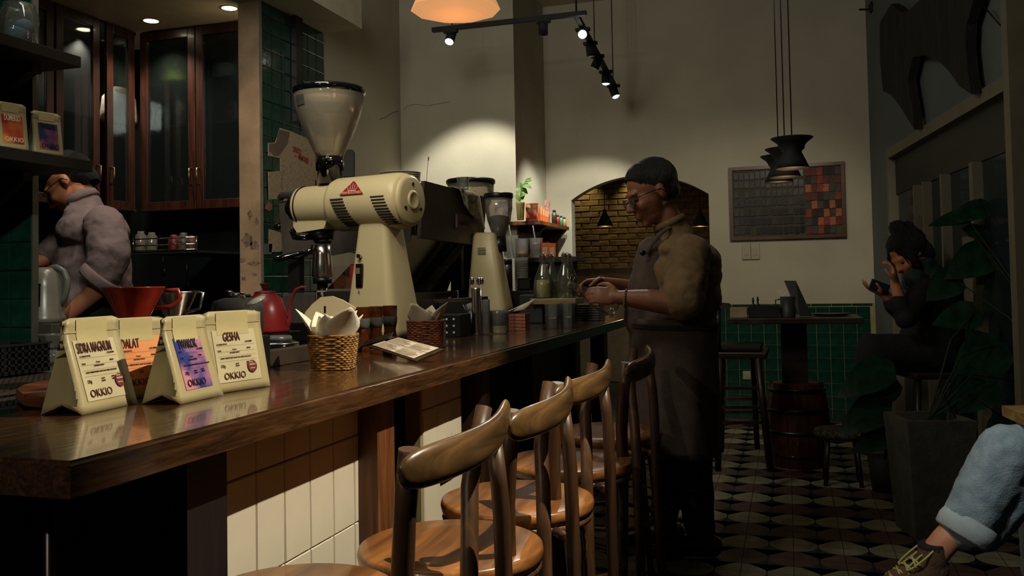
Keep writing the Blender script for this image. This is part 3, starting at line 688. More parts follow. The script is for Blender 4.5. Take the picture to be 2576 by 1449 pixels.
def napkins(c, w, d, z0, hgt, n, name, label, seed=1, spread=.35):
    rnd = random.Random(seed); c = Vector(c); made = []
    for k in range(n):
        a = 2*math.pi*k/n+rnd.uniform(-.3, .3); rad = rnd.uniform(.12, .42); base = c+Vector((math.cos(a)*w*rad, math.sin(a)*d*rad, z0-.03))
        out = Vector((math.cos(a), math.sin(a), 0)); lean = rnd.uniform(.6, 1.5)*spread; hh = hgt*rnd.uniform(.78, 1.12)
        side = Vector((-out.y, out.x, 0)); bw = w*rnd.uniform(.28, .42); tw = rnd.uniform(-.35, .35)
        def fn(s, t, base=base, out=out, side=side, lean=lean, hh=hh, bw=bw, tw=tw):
            x = (s-.5)*2; wd = bw*(.55+.85*t)*(1-max(0, (t-.55)/.45)**1.0*.97)
            cv = -(x*x)*.35*wd
            return base + side*(x*wd) + out*(lean*hh*t**1.5+cv+tw*x*wd*.5) + Vector((0, 0, hh*t))
        b = MB(); b.grid(fn, 7, 9); o = b.build(name, NAP, solid=.0016); tag(o, label, 'napkin', 'napkins in '+label.split(' in ', 1)[1]); made.append(((out*lean).dot(_r), o))
    names = ['leftmost', 'second from left', 'third from left', 'fourth from left', 'middle', 'fourth from right', 'third from right', 'second from right', 'rightmost']
    if n == 8: names.remove('middle')
    for k, (q_, o) in enumerate(sorted(made, key=lambda t: t[0])): o['label'] = names[k]+' white paper napkin fanned in '+label.split(' in ', 1)[1]
WK = mat('wicker_honey', rgb(132, 96, 46), .6, var=.5, scale=60, bump=.1); WK2 = mat('wicker_brown', rgb(112, 64, 38), .6, var=.5, scale=60, bump=.1)
b1 = onz(824, 932, .9205); b1.y += .05; b1.x -= .01
basket(b1, .128, .128, .092, WK, 'honey brown square wicker basket of napkins nearest on the bar', R(18), 15, 36, .16)
napkins(b1, .125, .125, .09, .10, 9, 'napkin', 'white folded paper napkin fanned out in the honey wicker basket', 3, .5)
b2 = onz(1066, 876, .9205); b2.y += .05; b2.x -= .01
basket(b2, .130, .128, .095, WK2, 'reddish brown wicker basket of napkins behind the menu clipboard', R(16), 15, 36, .05)
napkins(b2, .12, .12, .095, .085, 8, 'napkin', 'white folded paper napkin fanned out in the reddish wicker basket', 5, .32)

# paper filters standing in a fan
fc = dep(828, 835, 2.86); pf = thing('paper_filters', 'stack of cream fan shaped paper filters behind the napkins', 'filter', (fc.x, fc.y, .93))
FP = mat('filter_paper', rgb(196, 182, 146), .85, var=.04)
b = MB(); pts = [dep(762, 802, 2.86), dep(768, 785, 2.86), dep(785, 765, 2.86), dep(806, 748, 2.86), dep(835, 745, 2.86), dep(862, 755, 2.86), dep(895, 775, 2.86), dep(884, 800, 2.86), dep(850, 850, 2.86), dep(806, 850, 2.86)]
b.poly(pts, _f, .012).build('filter_sheets', FP, pf)
b = MB(); b.poly([dep(815, 770, 2.745), dep(820, 770, 2.745), dep(820, 788, 2.745), dep(815, 788, 2.745)], -_f, .002).build('slot', BLACK, pf)
# holder for the filters
MB().span((fc.x-.05, fc.y-.03, .9205), (fc.x+.05, fc.y+.05, .96), .004).build('holder', BLACK, pf)

# amber glasses stacked, with a grey band
AMB = glass('amber_glass', (.30, .07, .012), .05, .50)
BAND = mat('grey_sleeve', rgb(96, 100, 94), .9, bump=.2)
for k, (px, zz) in enumerate(((913, 3.02), (946, 3.09), (982, 3.16))):
    c = dep(px, 880, zz); c.z = .9205; s = zz/FPX
    t = thing('amber_tumbler', ['amber glass with grey sleeve, leftmost beside the honey basket', 'amber glass with grey sleeve, middle of the three', 'amber glass with grey sleeve, nearest the menu clipboard'][k], 'glass', c, 'amber glasses with grey sleeves')
    r = 18.5*s; H = .150
    MB().shell([(r*.95, 0), (r*1.02, .006), (r*.80, H*.42), (r*.92, H*.62), (r, H*.9), (r*.98, H)], c, .0025, 10, smooth=False, ang=k*.3).build('glass_body', AMB, t)
    MB().lathe([(r*.84, H*.5), (r*.97, H*.60), (r*1.03, H*.73), (r*1.0, H*.74)], c, 20).build('sleeve', BAND, t)

# menu clipboard
cp = [onz(918, 868, .945), onz(985, 853, .945), onz(1118, 886, .945), onz(1050, 908, .945)]
cp = [onz(918, 870, .94), onz(988, 848, .975), onz(1120, 882, .955), onz(1050, 912, .922)]
a, bq, cc, dd = cp; n = (bq-a).cross(dd-a).normalized(); n = n if n.z > 0 else -n
cl = thing('menu_clipboard', 'dark wooden clipboard with white menu pages propped on the bar', 'clipboard', (dd.x-.1, dd.y+.1, .92))
MB().poly([a, dd, cc, bq], n, .006).build('board', wood('clip_wood', rgb(40, 30, 24), rgb(96, 74, 54), 1, 4), cl)
L_ = lambda s_, t_: a+(bq-a)*t_+(dd-a)*s_*1.0+((cc-bq)-(dd-a))*s_*t_
MB().poly([L_(.12, .12)+n*.0065, L_(.93, .08)+n*.0065, L_(.93, .56)+n*.0065, L_(.12, .56)+n*.0065], n, .0012).build('menu_page', PAPER, cl)
MB().poly([L_(.16, .585)+n*.0065, L_(.93, .585)+n*.0065, L_(.93, .98)+n*.0065, L_(.16, .98)+n*.0065], n, .0012).build('menu_page', PAPER, cl)
uu = (dd-a).normalized(); vv = n.cross(uu)
for row in range(9):
    for (t0_, wds) in ((.15+row*.045, .5),):
        pass
INKP = mat('ink_faded', rgb(186, 156, 132), .8, var=0)
b = MB()
for col, (s0, s1) in enumerate(((.16, .52), (.56, .9))):
    for row in range(8):
        tt = .14+row*.05; e = s1-random.uniform(0, .1)
        p, q = L_(s0, tt)+n*.0085, L_(e, tt)+n*.0085; b.bar(p, q, .0009, .0004, n)
        if row < 7: p, q = L_(s0+.02, tt+.48)+n*.0085, L_(e, tt+.48)+n*.0085; b.bar(p, q, .0009, .0004, n)
b.build('printed_lines', INKP, cl)['kind'] = 'stuff'
MB().bar(L_(.0, .0)+n*.008, L_(0, 1)+n*.008, .03, .004, n).build('clip_bar', mat('clip_dark', rgb(50, 44, 36), .4, .5), cl)
MB().poly([L_(.2, .3)-n*.004+Vector((0,0,0)), L_(.2, .6)-n*.004, Vector((L_(.2, .6).x, L_(.2, .6).y, .9205)), Vector((L_(.2, .3).x, L_(.2, .3).y, .9205))], uu, .01).build('prop', BLACK, cl)

# ------------------------------------------------------------------ tall cream grinder facing us
EA = Vector((.988, -.149, 0)).normalized(); EN = Vector((.149, .988, 0)).normalized()
KS = 1.2; EB0 = CAMP+(onz(965, 836, .975)-CAMP)*KS; HB = (.9206-EB0.z)/KS
def E_(a, n, h): return EB0 + EA*(a*KS) + EN*(n*KS) + Z3*((h-.0)*KS + (.0))
dz0 = .0
g = thing('coffee_grinder', 'tall cream coffee grinder with a big clear hopper and red crown badge', 'grinder', EB0)
# pedestal: tapering column
b = MB(); secs = []
for h, w0, w1, d in ((HB, -.120, .122, .105), (.012, -.119, .121, .104), (.10, -.105, .103, .092), (.25, -.085, .078, .075), (.39, -.069, .057, .062), (.45, -.069, .057, .062)):
    row = []
    for k in range(24):
        q = 2*math.pi*k/24; cx, sx = math.cos(q), math.sin(q); e = .35
        x = abs(cx)**e*(1 if cx > 0 else -1); y = abs(sx)**e*(1 if sx > 0 else -1)
        row.append(E_((w0+w1)/2+x*(w1-w0)/2, y*d, h))
    secs.append(row)
b.add([p for r_ in secs for p in r_], [(i*24+j, i*24+(j+1) % 24, (i+1)*24+(j+1) % 24, (i+1)*24+j) for i in range(5) for j in range(24)]+[tuple(range(24))[::-1], tuple(120+j for j in range(24))], True)
b.build('pedestal', CREAM, g)
AX = EA
cH = .470
def elathe(prof, n=40, xs=(1, 1), h=cH): 
    b = MB(); b.lathe([(r*KS, x*KS) for x, r in prof], E_(0, 0, h), n, axis=AX, xs=xs); return b
elathe([(-.195, .001), (-.195, .085), (-.19, .094), (-.175, .099), (.085, .1015), (.105, .098), (.115, .088)]).build('motor_housing', CREAM, g)
elathe([(.113, .088), (.118, .092), (.124, .092), (.130, .085), (.133, .078), (.133, .001)]).build('end_cap', CREAM, g)
cap = bpy.data.objects['end_cap']
elathe([(.133, .036), (.138, .034), (.139, .026), (.136, .022), (.136, .001)], 24).build('cap_boss', CREAM, cap)
for w in (90, 210, 330):
    c = E_(.133, .058*math.cos(R(w)), cH+.058*math.sin(R(w))); MB().cyl(c, c+EA*.004, .0075, n=10).build('cap_screw', BLACK, cap)
# grinding head
elathe([(-.355, .001), (-.355, .066), (-.350, .074), (-.335, .078), (-.20, .080), (-.19, .083)]).build('grinding_head', CREAM, g)
elathe([(-.362, .001), (-.362, .070), (-.358, .078), (-.350, .080), (-.346, .079)]).build('head_cover', CREAM, g)
elathe([(-.3465, .0785), (-.3465, .0805), (-.3435, .0805), (-.3435, .0785)]).build('gasket', BLACK, g)
b = MB(); b.span((0, 0, 0), (0, 0, 0)) if False else None
fpts = [(-.362, -.02), (-.362, -.075), (-.345, -.098), (-.33, -.098), (-.22, -.088), (-.20, -.05)]
MB().poly([E_(x, -.055, cH+h) for x, h in fpts], EN, .11*KS).build('chute_block', CREAM, g)
elathe([(-.362, .03), (-.395, .03), (-.395, .028), (-.425, .028), (-.428, .02), (-.428, .001)], 24).build('dial_knob', BLACKG, g)
elathe([(-.367, .040), (-.367, .05), (-.40, .05), (-.402, .042)], 24).build('dial_ring', BLACK, g)
# spout under the head
MB().cyl(E_(-.275, 0, .385), E_(-.275, 0, .345), .050*KS, .044*KS, 20).cyl(E_(-.268, 0, .345), E_(-.268, 0, .330), .036*KS, .030*KS, 20).build('spout', BLACK, g)
MB().tube([E_(-.36, -.02, .40), E_(-.38, -.04, .375), E_(-.35, -.06, .355), E_(-.29, -.06, .352)], .012*KS, 10).build('clamp_lever', BLACKG, g)
# hopper
hc = E_(-.232, 0, .55)
MB().lathe([(.046*KS, 0), (.046*KS, .05*KS), (.052*KS, .052*KS), (.052*KS, .102*KS), (.001, .102*KS)], hc, 32).build('hopper_collar', BLACKG, g)
MB().cyl(hc+EA*.02*KS-EN*.050*KS+Z3*.085*KS, hc+EA*.055*KS-EN*.055*KS+Z3*.088*KS, .006, n=8).build('collar_lever', CHROME, g)
HG = glass('hopper_plastic', (.86, .78, .60), .12, .26)
pr = [(.063, 0), (.0735, .022), (.094, .06), (.112, .095), (.128, .126), (.141, .157), (.152, .188), (.161, .223), (.166, .255), (.168, .285)]
pr = [(r*.777, z) for r, z in pr]
MB().lathe([(r*KS, z*KS*.9) for r, z in pr]+[((r-.004)*KS, z*KS*.9) for r, z in pr[::-1]]+[(.048*KS, 0)], hc+Z3*.100*KS, 48).build('hopper', HG, g)
hp = bpy.data.objects['hopper']
MB().lathe([(.112*KS, .190*KS), (.118*KS, .200*KS), (.121*KS, .220*KS), (.090*KS, .221*KS), (.08*KS, .203*KS), (.105*KS, .190*KS)], hc+Z3*.100*KS, 40).build('inner_rim', glass('rim_plastic', (.9, .84, .66), .3, .5), hp)
lc = hc+Z3*.100*KS; KZ = KS*.90
MB().lathe([(.129*KS, .262*KZ), (.136*KS, .270*KZ), (.137*KS, .284*KZ), (.132*KS, .290*KZ), (.001, .292*KZ)], lc, 48).lathe([(.127*KS, .262*KZ), (.001, .262*KZ)], lc, 48).build('hopper_lid', BLACKG, g)
# sticker on the hopper
sa = R(250); b = MB()
def hs(s_, t_):
    z = .205+.04*t_; w = R(232)+R(22)*s_; rr_ = (.158+.006*t_)*.777+.0015; return lc+Vector((rr_*KS*math.cos(w), rr_*KS*math.sin(w), z*KZ))
b.grid(hs, 8, 4); b.build('hopper_sticker', mat('sticker_grey', rgb(90, 88, 84), .3, .4), hp)
# vents: two columns of slots that follow the housing
for a0, nn in ((-.155, 11), (.02, 11)):
    b = MB()
    for k in range(nn):
        w = R(6-k*6.2); rr_ = .1018*KS; y, z = -math.cos(w)*rr_, math.sin(w)*rr_
        p = E_(a0+k*.0042, 0, cH)+EN*y+Z3*z; q = p+EA*.056*KS
        b.bar(p, q, .0045*KS, .0035, (EN*y+Z3*z).normalized())
    b.build('vent_slots', BLACKM, g)['kind'] = 'stuff'
# badge: red triangle with crown
CRIM = mat('badge_crimson', rgb(150, 26, 34), .35, var=0); CRM = mat('badge_cream', rgb(214, 196, 160), .5, var=0)
def hpnt(a, ang, off=.001):  # point on housing front, ang up from horizontal
    rr_ = (.1016)*KS+off; return E_(a, 0, cH)-EN*(math.cos(R(ang))*rr_)+Z3*(math.sin(R(ang))*rr_)
bc = hpnt(-.062, 22, .0012); bu = EA; bn = (-EN*math.cos(R(22))+Z3*math.sin(R(22))).normalized(); bv = bn.cross(bu)
P_ = lambda x, y, o=0: bc+bu*x*KS+bv*y*KS+bn*o
MB().poly([P_(-.052, -.016), P_(.052, -.016), P_(.004, .036), P_(-.004, .036)], bn, .0015).build('crown_badge', CRIM, g)
bd = bpy.data.objects['crown_badge']
b = MB(); 
for x0, x1, y1 in ((-.018, -.026, .017), (-.009, -.012, .023), (0, 0, .027), (.009, .012, .023), (.018, .026, .017)):
    b.bar(P_(x0*.8, .000, .0022), P_(x1*.85, y1*.9, .0022), .0018, .0008, bn)
    b.ell(P_(x1*.85, y1*.9+.0015, .0022), .0019, seg=8, ring=5)
b.bar(P_(-.017, -.001, .0022), P_(.017, -.001, .0022), .003, .0008, bn); b.build('crown', CRM, bd)
text('MAHLKÖNIG', P_(0, -.0135, .002), bu, bv, .0155*KS, CRM, bd, xs=.93, align='CENTER')
# switch
def fp(a, h, o=0.0):   # point on the pedestal front face
    f = min(max(h/.39, 0), 1); d = .105+(.062-.105)*f**.9; return E_(a, 0, h)-EN*((d+.0)*KS+o)
sw = thing_sw = None
MB().box(fp(-.042, .205, .003), (.028*KS, .012, .085*KS), Matrix((EA, EN, Z3)).transposed(), .002).build('switch_plate', BLACK, g)
sp = bpy.data.objects['switch_plate']
MB().box(fp(-.046, .222, .011), (.02*KS, .008, .022*KS), Matrix((EA, EN, Z3)).transposed(), .0015).build('switch_button', mat('button_grey', rgb(120, 106, 80), .4), sp)
MB().box(fp(-.042, .182, .010), (.018*KS, .006, .02*KS), Matrix((EA, EN, Z3)).transposed(), .0015).build('switch_button', BLACKG, sp)
text('I', fp(-.046, .254, .002), EA, Z3, .018, INKD, g); text('0', fp(-.046, .142, .002), EA, Z3, .018, INKD, g)
p = fp(-.044, .275); MB().cyl(p+EN*.004, p-EN*.018, .008*KS, n=12).build('screw_knob', CHROME, g)
# steel cup and the fork that holds it
cc_ = E_(-.272, 0, .205); cu = thing('dosing_cup', 'tall flared steel dosing cup under the cream grinder spout', 'cup', cc_)
MB().shell([(.038*KS, 0), (.039*KS, .004), (.0365*KS, .05*KS), (.033*KS, .085*KS), (.032*KS, .12*KS)], cc_, .0015, 32).build('cup_wall', STEEL, cu)
cs = thing('cup_stand', 'black stand carrying the steel dosing cup', 'stand', E_(-.272, 0, 0))
MB().cyl(E_(-.272, 0, HB), E_(-.272, 0, .02), .055*KS, n=24).cyl(E_(-.272, 0, .02), E_(-.272, 0, .18), .02*KS, n=16).cyl(E_(-.272, 0, .18), E_(-.272, 0, .203), .035*KS, n=20).build('stand_body', BLACK, cs)

# ------------------------------------------------------------------ espresso machine behind the grinder
XB, Y0, Y1 = -1.80, 4.16, 5.14
em = thing('espresso_machine', 'wide black and steel espresso machine with back panel towards the aisle', 'coffee machine', (-2.2, 4.65, .92))
zt = onx(1060, 457, XB).z; zb = onx(1140, 607, XB).z
PANM = mat('machine_panel', rgb(66, 58, 50), .5, .35, var=.15)
MB().add([(XB, Y0, zb), (XB, Y1, zb-.01), (XB+.03, Y1, zt-.0), (XB+.03, Y0, zt), (XB-.02, Y0, zb), (XB-.02, Y1, zb-.01), (XB+.01, Y1, zt), (XB+.01, Y0, zt)],
         [(0, 1, 2, 3), (7, 6, 5, 4), (0, 4, 5, 1), (1, 5, 6, 2), (2, 6, 7, 3), (3, 7, 4, 0)]).build('rear_panel', PANM, em)
bp_ = bpy.data.objects['rear_panel']
lx = lambda px, py: onx(px, py, XB+.024)
MB().span((XB+.012, lx(1150, 566).y, zb+.075), (XB+.026, lx(1200, 566).y, zb+.155), .002).build('name_plate', mat('plate_bronze', rgb(86, 66, 56), .5, .5), bp_)
text('LA MARZOCCO', (XB+.0275, lx(1153, 566).y, zb+.098), (0, 1, 0), (0, 0, 1), .034, BLACK, bp_, xs=.8)
MB().span((-2.52, Y0, 1.40), (XB-.022, Y1-.02, zt), .006).build('upper_body', BLACKG, em)
sidep = mat('machine_side', (.22, .21, .19), .3, .9)
xl = ony(705, 510, Y0).x
b = MB(); b.poly([(xl, Y0-.012, ony(705, 512, Y0).z), (xl+.02, Y0-.012, ony(712, 648, Y0).z), (-2.36, Y0-.012, ony(790, 648, Y0).z), (XB-.05, Y0-.012, 1.37), (XB-.03, Y0-.012, zt-.02), (-2.4, Y0-.012, ony(790, 510, Y0).z)], (0, 1, 0), .012)
b.build('side_panel', sidep, em)
MB().span((-2.66, Y0+.02, .96), (-1.95, Y1-.05, 1.10), .01).build('drip_tray', DARKMET, em)
for xa_, ya_ in ((-2.58, Y0), (-2.58, Y1-.05), (-2.0, Y0), (-2.0, Y1-.05)): MB().span((xa_, ya_, 1.10), (xa_+.07, ya_+.05, 1.41)).build('upright', DARKMET, em)
MB().add([(-2.02, Y0+.06, 1.10), (-2.02, Y1-.06, 1.10), (-1.90, Y1-.06, 1.40), (-1.90, Y0+.06, 1.40), (-2.06, Y0+.06, 1.10), (-2.06, Y1-.06, 1.10), (-1.94, Y1-.06, 1.40), (-1.94, Y0+.06, 1.40)],
         [(0, 1, 2, 3), (7, 6, 5, 4), (0, 4, 5, 1), (1, 5, 6, 2), (2, 6, 7, 3), (3, 7, 4, 0)]).build('mirror_back', mat('dark_mirror', (.05, .045, .04), .06, .9), em)
for y in (Y0+.08, Y1-.08):
    for x in (-2.6, -2.0): MB().cyl((x, y, .9205), (x, y, .96), .018, n=12).build('foot', BLACK, em)
MB().lathe([(.02, 0), (.03, .004), (.03, .03), (.02, .036), (.001, .036)], (-2.3, Y0+.25, 1.36), 16, axis=(0, 0, -1)).build('group_head', CHROME, em)
# portafilter with black handle, and a second one in front of the tray
def porta(h0, h1, label, grp, rad):
    h0, h1 = Vector(h0), Vector(h1); d = (h1-h0); t = thing('portafilter', label, 'portafilter', h1, grp)
    MB().tube([h0, h0+d*.08, h0+d*.3, h0+d*.6, h0+d*.8], [rad*.6, rad, rad*.95, rad*.72, rad*.6], 14).build('handle', BLACKG, t)
    MB().tube([h0+d*.8, h0+d*1.0], [rad*.5, rad*.5], 10).build('neck', CHROME, t)
    MB().lathe([(rad*1.6, -.02), (rad*1.7, 0), (rad*1.75, .02)], h1+d.normalized()*rad, 20).build('basket', CHROME, t); return t
porta(ony(688, 655, Y0-.10), ony(786, 628, Y0-.02), 'portafilter with thick black handle sticking out left of the machine', 'portafilters', .017)
porta(ony(690, 572, Y0+.1), ony(725, 560, Y0+.12), 'portafilter at the far group, handle above the first one', 'portafilters', .02)
q = ony(740, 490, Y0+.02)
MB().tube([ony(704, 500, Y0+.03), ony(712, 489, Y0+.03), ony(740, 489, Y0+.03), ony(775, 494, Y0+.03)], [.018, .024, .024, .02], 14).build('knurled_knob', mat('knurl', (.02, .022, .026), .5, bump=1, bscale=160), em)
# things on top of the machine
ztp = zt+.001
pl0 = dep(1008, 456, 4.62); pl0.z = ztp; s = 4.62/FPX
for k in range(5):
    z = ztp+k*.0105+.0; w = 52*s if k > 2 else 50*s
    MB().shell([(w*.55, 0), (w*.6, .002), (w*.98, .010), (w, .013)], Vector((pl0.x+random.uniform(-.004, .004), pl0.y, z)), .0028, 36).build('saucer', WHITEC)
    o = [x for x in bpy.data.objects if x.name.startswith('saucer')][-1]
sau = sorted([x for x in bpy.data.objects if x.name.startswith('saucer')], key=lambda o: o.location.z)
for k, o in enumerate(sau): tag(o, ['white saucer at the bottom of the stack on the coffee machine', 'white saucer second from the bottom of the stack', 'white saucer in the middle of the stack', 'white saucer second from the top of the stack', 'white saucer on top of the stack on the coffee machine'][k], 'saucer', 'saucers stacked on the coffee machine')
c = dep(902, 448, 4.7); c.z = ztp; s = 4.7/FPX
t = thing('coffee_cup', 'reddish brown cup lying on the machine left of the saucers', 'cup', c)
RB = mat('brown_glaze', rgb(110, 44, 30), .25)
MB().shell([(.024, 0), (.03, .004), (.038, .035), (.04, .045)], c, .003, 24).build('bowl', RB, t)
MB().tube([c+Vector((-.036, 0, .038)), c+Vector((-.06, 0, .034)), c+Vector((-.058, 0, .014)), c+Vector((-.034, 0, .012))], .004, 8).build('handle', RB, t)
for k, (px, yy, lab, cat) in enumerate(((925, 448, 'flat white cloth folded on the machine left of the saucers', 'cloth'),)):
    c = dep(px, yy, 4.66); c.z = ztp; tag(MB().span((c.x-.06, c.y-.04, ztp), (c.x+.06, c.y+.05, ztp+.012), .004).build('folded_cloth', PAPER), lab, cat)
c = dep(1165, 496, 4.98); c.z = ztp; s = 5/FPX
prof = [(14*s+(.0015 if i % 2 else 0), 30*s*i/8) for i in range(9)]
t = tag(MB().shell([(13*s, 0), (15*s, 4*s), (15*s, 26*s), (16*s, 31*s)], c, .002, 14, smooth=False).build('water_glass', GLASS), 'small ribbed glass upside down on the machine corner', 'glass')
CL = mat('towel', rgb(136, 128, 100), .95, var=.25, scale=30, bump=.4, bscale=60)
xe = XB+.045
ya, yb_ = onx(1128, 480, XB).y, onx(1200, 500, XB).y
def tw(s_, t_):
    y = ya+(yb_-ya)*(s_*.75+.25*t_); w_ = math.sin(s_*9+t_*2)*.008
    if t_ < .4: return Vector((XB-.09+.125*t_/.4, y, ztp+.006+w_*.5+.004))
    return Vector((xe+w_, y+.05*(t_-.4)*(s_), ztp-.002-(t_-.4)*(.12+.16*s_)*1.2))
tag(MB().grid(tw, 16, 16).build('bar_towel', CL, solid=.004), 'olive bar towel draped over the machine corner', 'towel')
b = MB(); c = dep(1073, 455, 4.55); c.z = ztp
tag(MB().tube([c, c+Vector((.004, 0, .05)), c+Vector((.012, 0, .115))], .0013, 6).ell(c+Vector((.013, 0, .118)), (.003, .003, .012)).build('thermometer', BLACK), 'thin black probe standing on the machine', 'probe')
# black box low right of the grinder, supporting clutter, and knock box
c0, c1 = onx(1035, 730, -1.45), onx(1182, 730, -1.45)
kb = thing('knock_drawer', 'black drawer box right of the cream grinder foot', 'drawer box', (-1.6, 4.05, .92))
MB().span((-1.76, 3.62, .9205), (-1.50, 4.35, 1.075), .004).build('drawer_body', BLACKG, kb)
MB().span((-1.499, 3.66, .95), (-1.494, 4.3, 1.06), .001).build('drawer_front', BLACKM, kb)

# ------------------------------------------------------------------ two grinders beyond the machine
def grinder(px_l, px_r, py_lid, Zg, lab, pyb, bodyx, xw):
    pc = dep((px_l+px_r)/2, py_lid, Zg); s = Zg/FPX; r = (px_r-px_l)/2*s
    c = Vector((pc.x, pc.y, .9205)); t = thing('coffee_grinder', lab, 'grinder', c, 'espresso grinders beyond the machine')
    zl = pc.z
    MB().lathe([(r*.98, -.0), (r, .006), (r, .022), (r*.96, .03), (.001, .032)], (pc.x, pc.y, zl-.022), 32).build('hopper_lid', BLACK, t)
    hz = zl-.022; H1 = .19
    HG2 = glass('hopper_clear', (.75, .7, .6), .1, .22)
    MB().lathe([(r*.95, 0), (r*.93, -H1*.35), (r*.80, -H1*.7), (r*.42, -H1*1.25)]+[(r*.40, -H1*1.25), (r*.78, -H1*.7), (r*.91, -H1*.35), (r*.93, 0)], (pc.x, pc.y, hz), 32).build('hopper', HG2, t)
    BE = mat('coffee_beans', rgb(24, 14, 8), .4, var=.5, scale=60, bump=1, bscale=90)
    MB().lathe([(r*.36, -H1*1.24), (r*.74, -H1*.70), (r*.80, -H1*.62), (r*.4, -H1*.55), (.001, -H1*.52)], (pc.x, pc.y, hz), 24).build('beans', BE, t)
    MB().cyl((pc.x, pc.y, hz-H1*1.7), (pc.x, pc.y, hz-H1*1.22), r*.5, r*.46, 20).build('throat', BLACK, t)
    return t, pc, hz-H1*1.7, r
t, pc, zz, r = grinder(1217, 1291, 490, 5.3, 'cream espresso grinder with dark beans in a conical hopper, in front', 0, 0, 0)
b = MB(); secs = []
for h, w0, w1, d in ((.9205, -.13, .13, .12), (1.0, -.12, .125, .11), (1.2, -.105, .09, .09), (zz+.1, -.085, .055, .075), (zz+.115, -.07, .04, .06)):
    for k in range(20):
        q = 2*math.pi*k/20; e = .4; cx, sx = math.cos(q), math.sin(q)
        secs.append(Vector((pc.x+(w0+w1)/2-.06+abs(cx)**e*(1 if cx > 0 else -1)*(w1-w0)/2, pc.y-.02+abs(sx)**e*(1 if sx > 0 else -1)*d, h)))
b.add(secs, [(i*20+j, i*20+(j+1) % 20, (i+1)*20+(j+1) % 20, (i+1)*20+j) for i in range(4) for j in range(20)]+[tuple(range(20))[::-1], tuple(80+j for j in range(20))], True)
b.build('body', CREAM, t)
bb = MB()
for k in range(3): bb.bar((pc.x-.10, pc.y-.115, zz+.02-k*.015), (pc.x-.05, pc.y-.115, zz+.02-k*.015), .004, .004)
bb.build('vent_slots', BLACKM, t)['kind'] = 'stuff'
t2, pc2, zz2, r2_ = grinder(1122, 1246, 455, 5.8, 'espresso grinder with a wide black hopper lid behind the machine', 0, 0, 0)
if True:
    for o in (t2,): pass
MB().span((pc2.x-.075, pc2.y-.09, .9205), (pc2.x+.075, pc2.y+.12, zz2+.01), .02).build('body', BLACK, t2)

# ------------------------------------------------------------------ smaller things along the bar
def onb(x, y): p = onz(x, y, .9205); return p
def cyl_thing(name, lab, cat, px, py, wpx, hpx, m, grp=None, prof=None, n=20, wall=0):
    p = onb(px, py); s = (p-CAMP).dot(_f)/FPX; r, h = wpx/2*s, hpx*s; p.y += r*.6
    pr = [(r*a, h*b_) for a, b_ in (prof or ((.92, 0), (1, .04), (1, .97), (.97, 1)))]
    b = MB(); b.shell(pr, p, .002, n) if wall else b.lathe(pr+[(.001, pr[-1][1])], p, n)
    return tag(b.build(name, m), lab, cat, grp), p, r, h
t, p, r, h = cyl_thing('steel_canister', 'tall polished steel cylinder holding spoons beside the cream grinder', 'canister', 1198, 842, 26, 118, STEEL, wall=1)
for k, (dx, dy) in enumerate(((-.012, 0), (.004, .008), (.014, -.004))):
    q = p+Vector((dx, dy, h*.1)); e = q+Vector((dx*.8, dy*.5, h*.98))
    o = MB().tube([q, e], .0025, 6).ell(e+Z3*.012, (.012, .005, .018)).build('spoon', CHROME); tag(o, ['steel spoon leaning left in the steel cylinder', 'steel spoon upright in the middle of the steel cylinder', 'steel spoon leaning right in the steel cylinder'][k], 'spoon', 'spoons in the steel cylinder')
bxp = onb(1128, 848); o = thing('caddy_box', 'black plastic caddy with square holes behind the brown basket', 'caddy', bxp)
MB().span((bxp.x-.05, bxp.y, .9205), (bxp.x+.055, bxp.y+.13, 1.015), .003).build('caddy_body', BLACK, o)
b = MB()
for i in range(3):
    for j in range(3): b.span((bxp.x-.042+i*.032, bxp.y-.0025, .936+j*.028), (bxp.x-.034+i*.032, bxp.y+.0005, .944+j*.028))
b.build('square_holes', mat('hole_light', rgb(190, 180, 150), .6), o)['kind'] = 'stuff'
cp_ = bxp+Vector((.03, .22, 0)); cp_.z = .9205
t = thing('brush_cup', 'black cup with a pale brush standing behind the caddy', 'cup', cp_)
MB().shell([(.035, 0), (.04, .005), (.04, .11)], cp_, .002, 20).build('cup_wall', BLACK, t)
b = MB()
for k in range(60):
    a = random.uniform(0, 6.28); rr_ = random.uniform(0, .028); q = cp_+Vector((rr_*math.cos(a), rr_*math.sin(a), .09)); b.tube([q, q+Vector((rr_*.7*math.cos(a), rr_*.7*math.sin(a), .05*(1-rr_*8)))], .0012, 4)
b.build('bristles', mat('bristle', rgb(130, 130, 118), .9), t)['kind'] = 'stuff'
cyl_thing('tumbler', 'clear tumbler of water right of the steel cylinder', 'glass', 1222, 842, 20, 88, GLASS, wall=1)
t, p, r, h = cyl_thing('black_tumbler', 'thick clear glass full of black straws on the bar', 'glass', 1252, 840, 50, 58, GLASS, wall=1)
MB().lathe([(r*.8, h*.35), (r*.85, h*.9), (r*.6, h*1.0), (.001, h*.97)], p, 12, smooth=False).lathe([(r*.8, h*.35), (.001, h*.35)], p, 12).build('straw_bundle', BLACK, t)
t, p, r, h = cyl_thing('pepper_mill', 'small chrome shaker with round black knob', 'shaker', 1222, 815, 18, 62, CHROME)
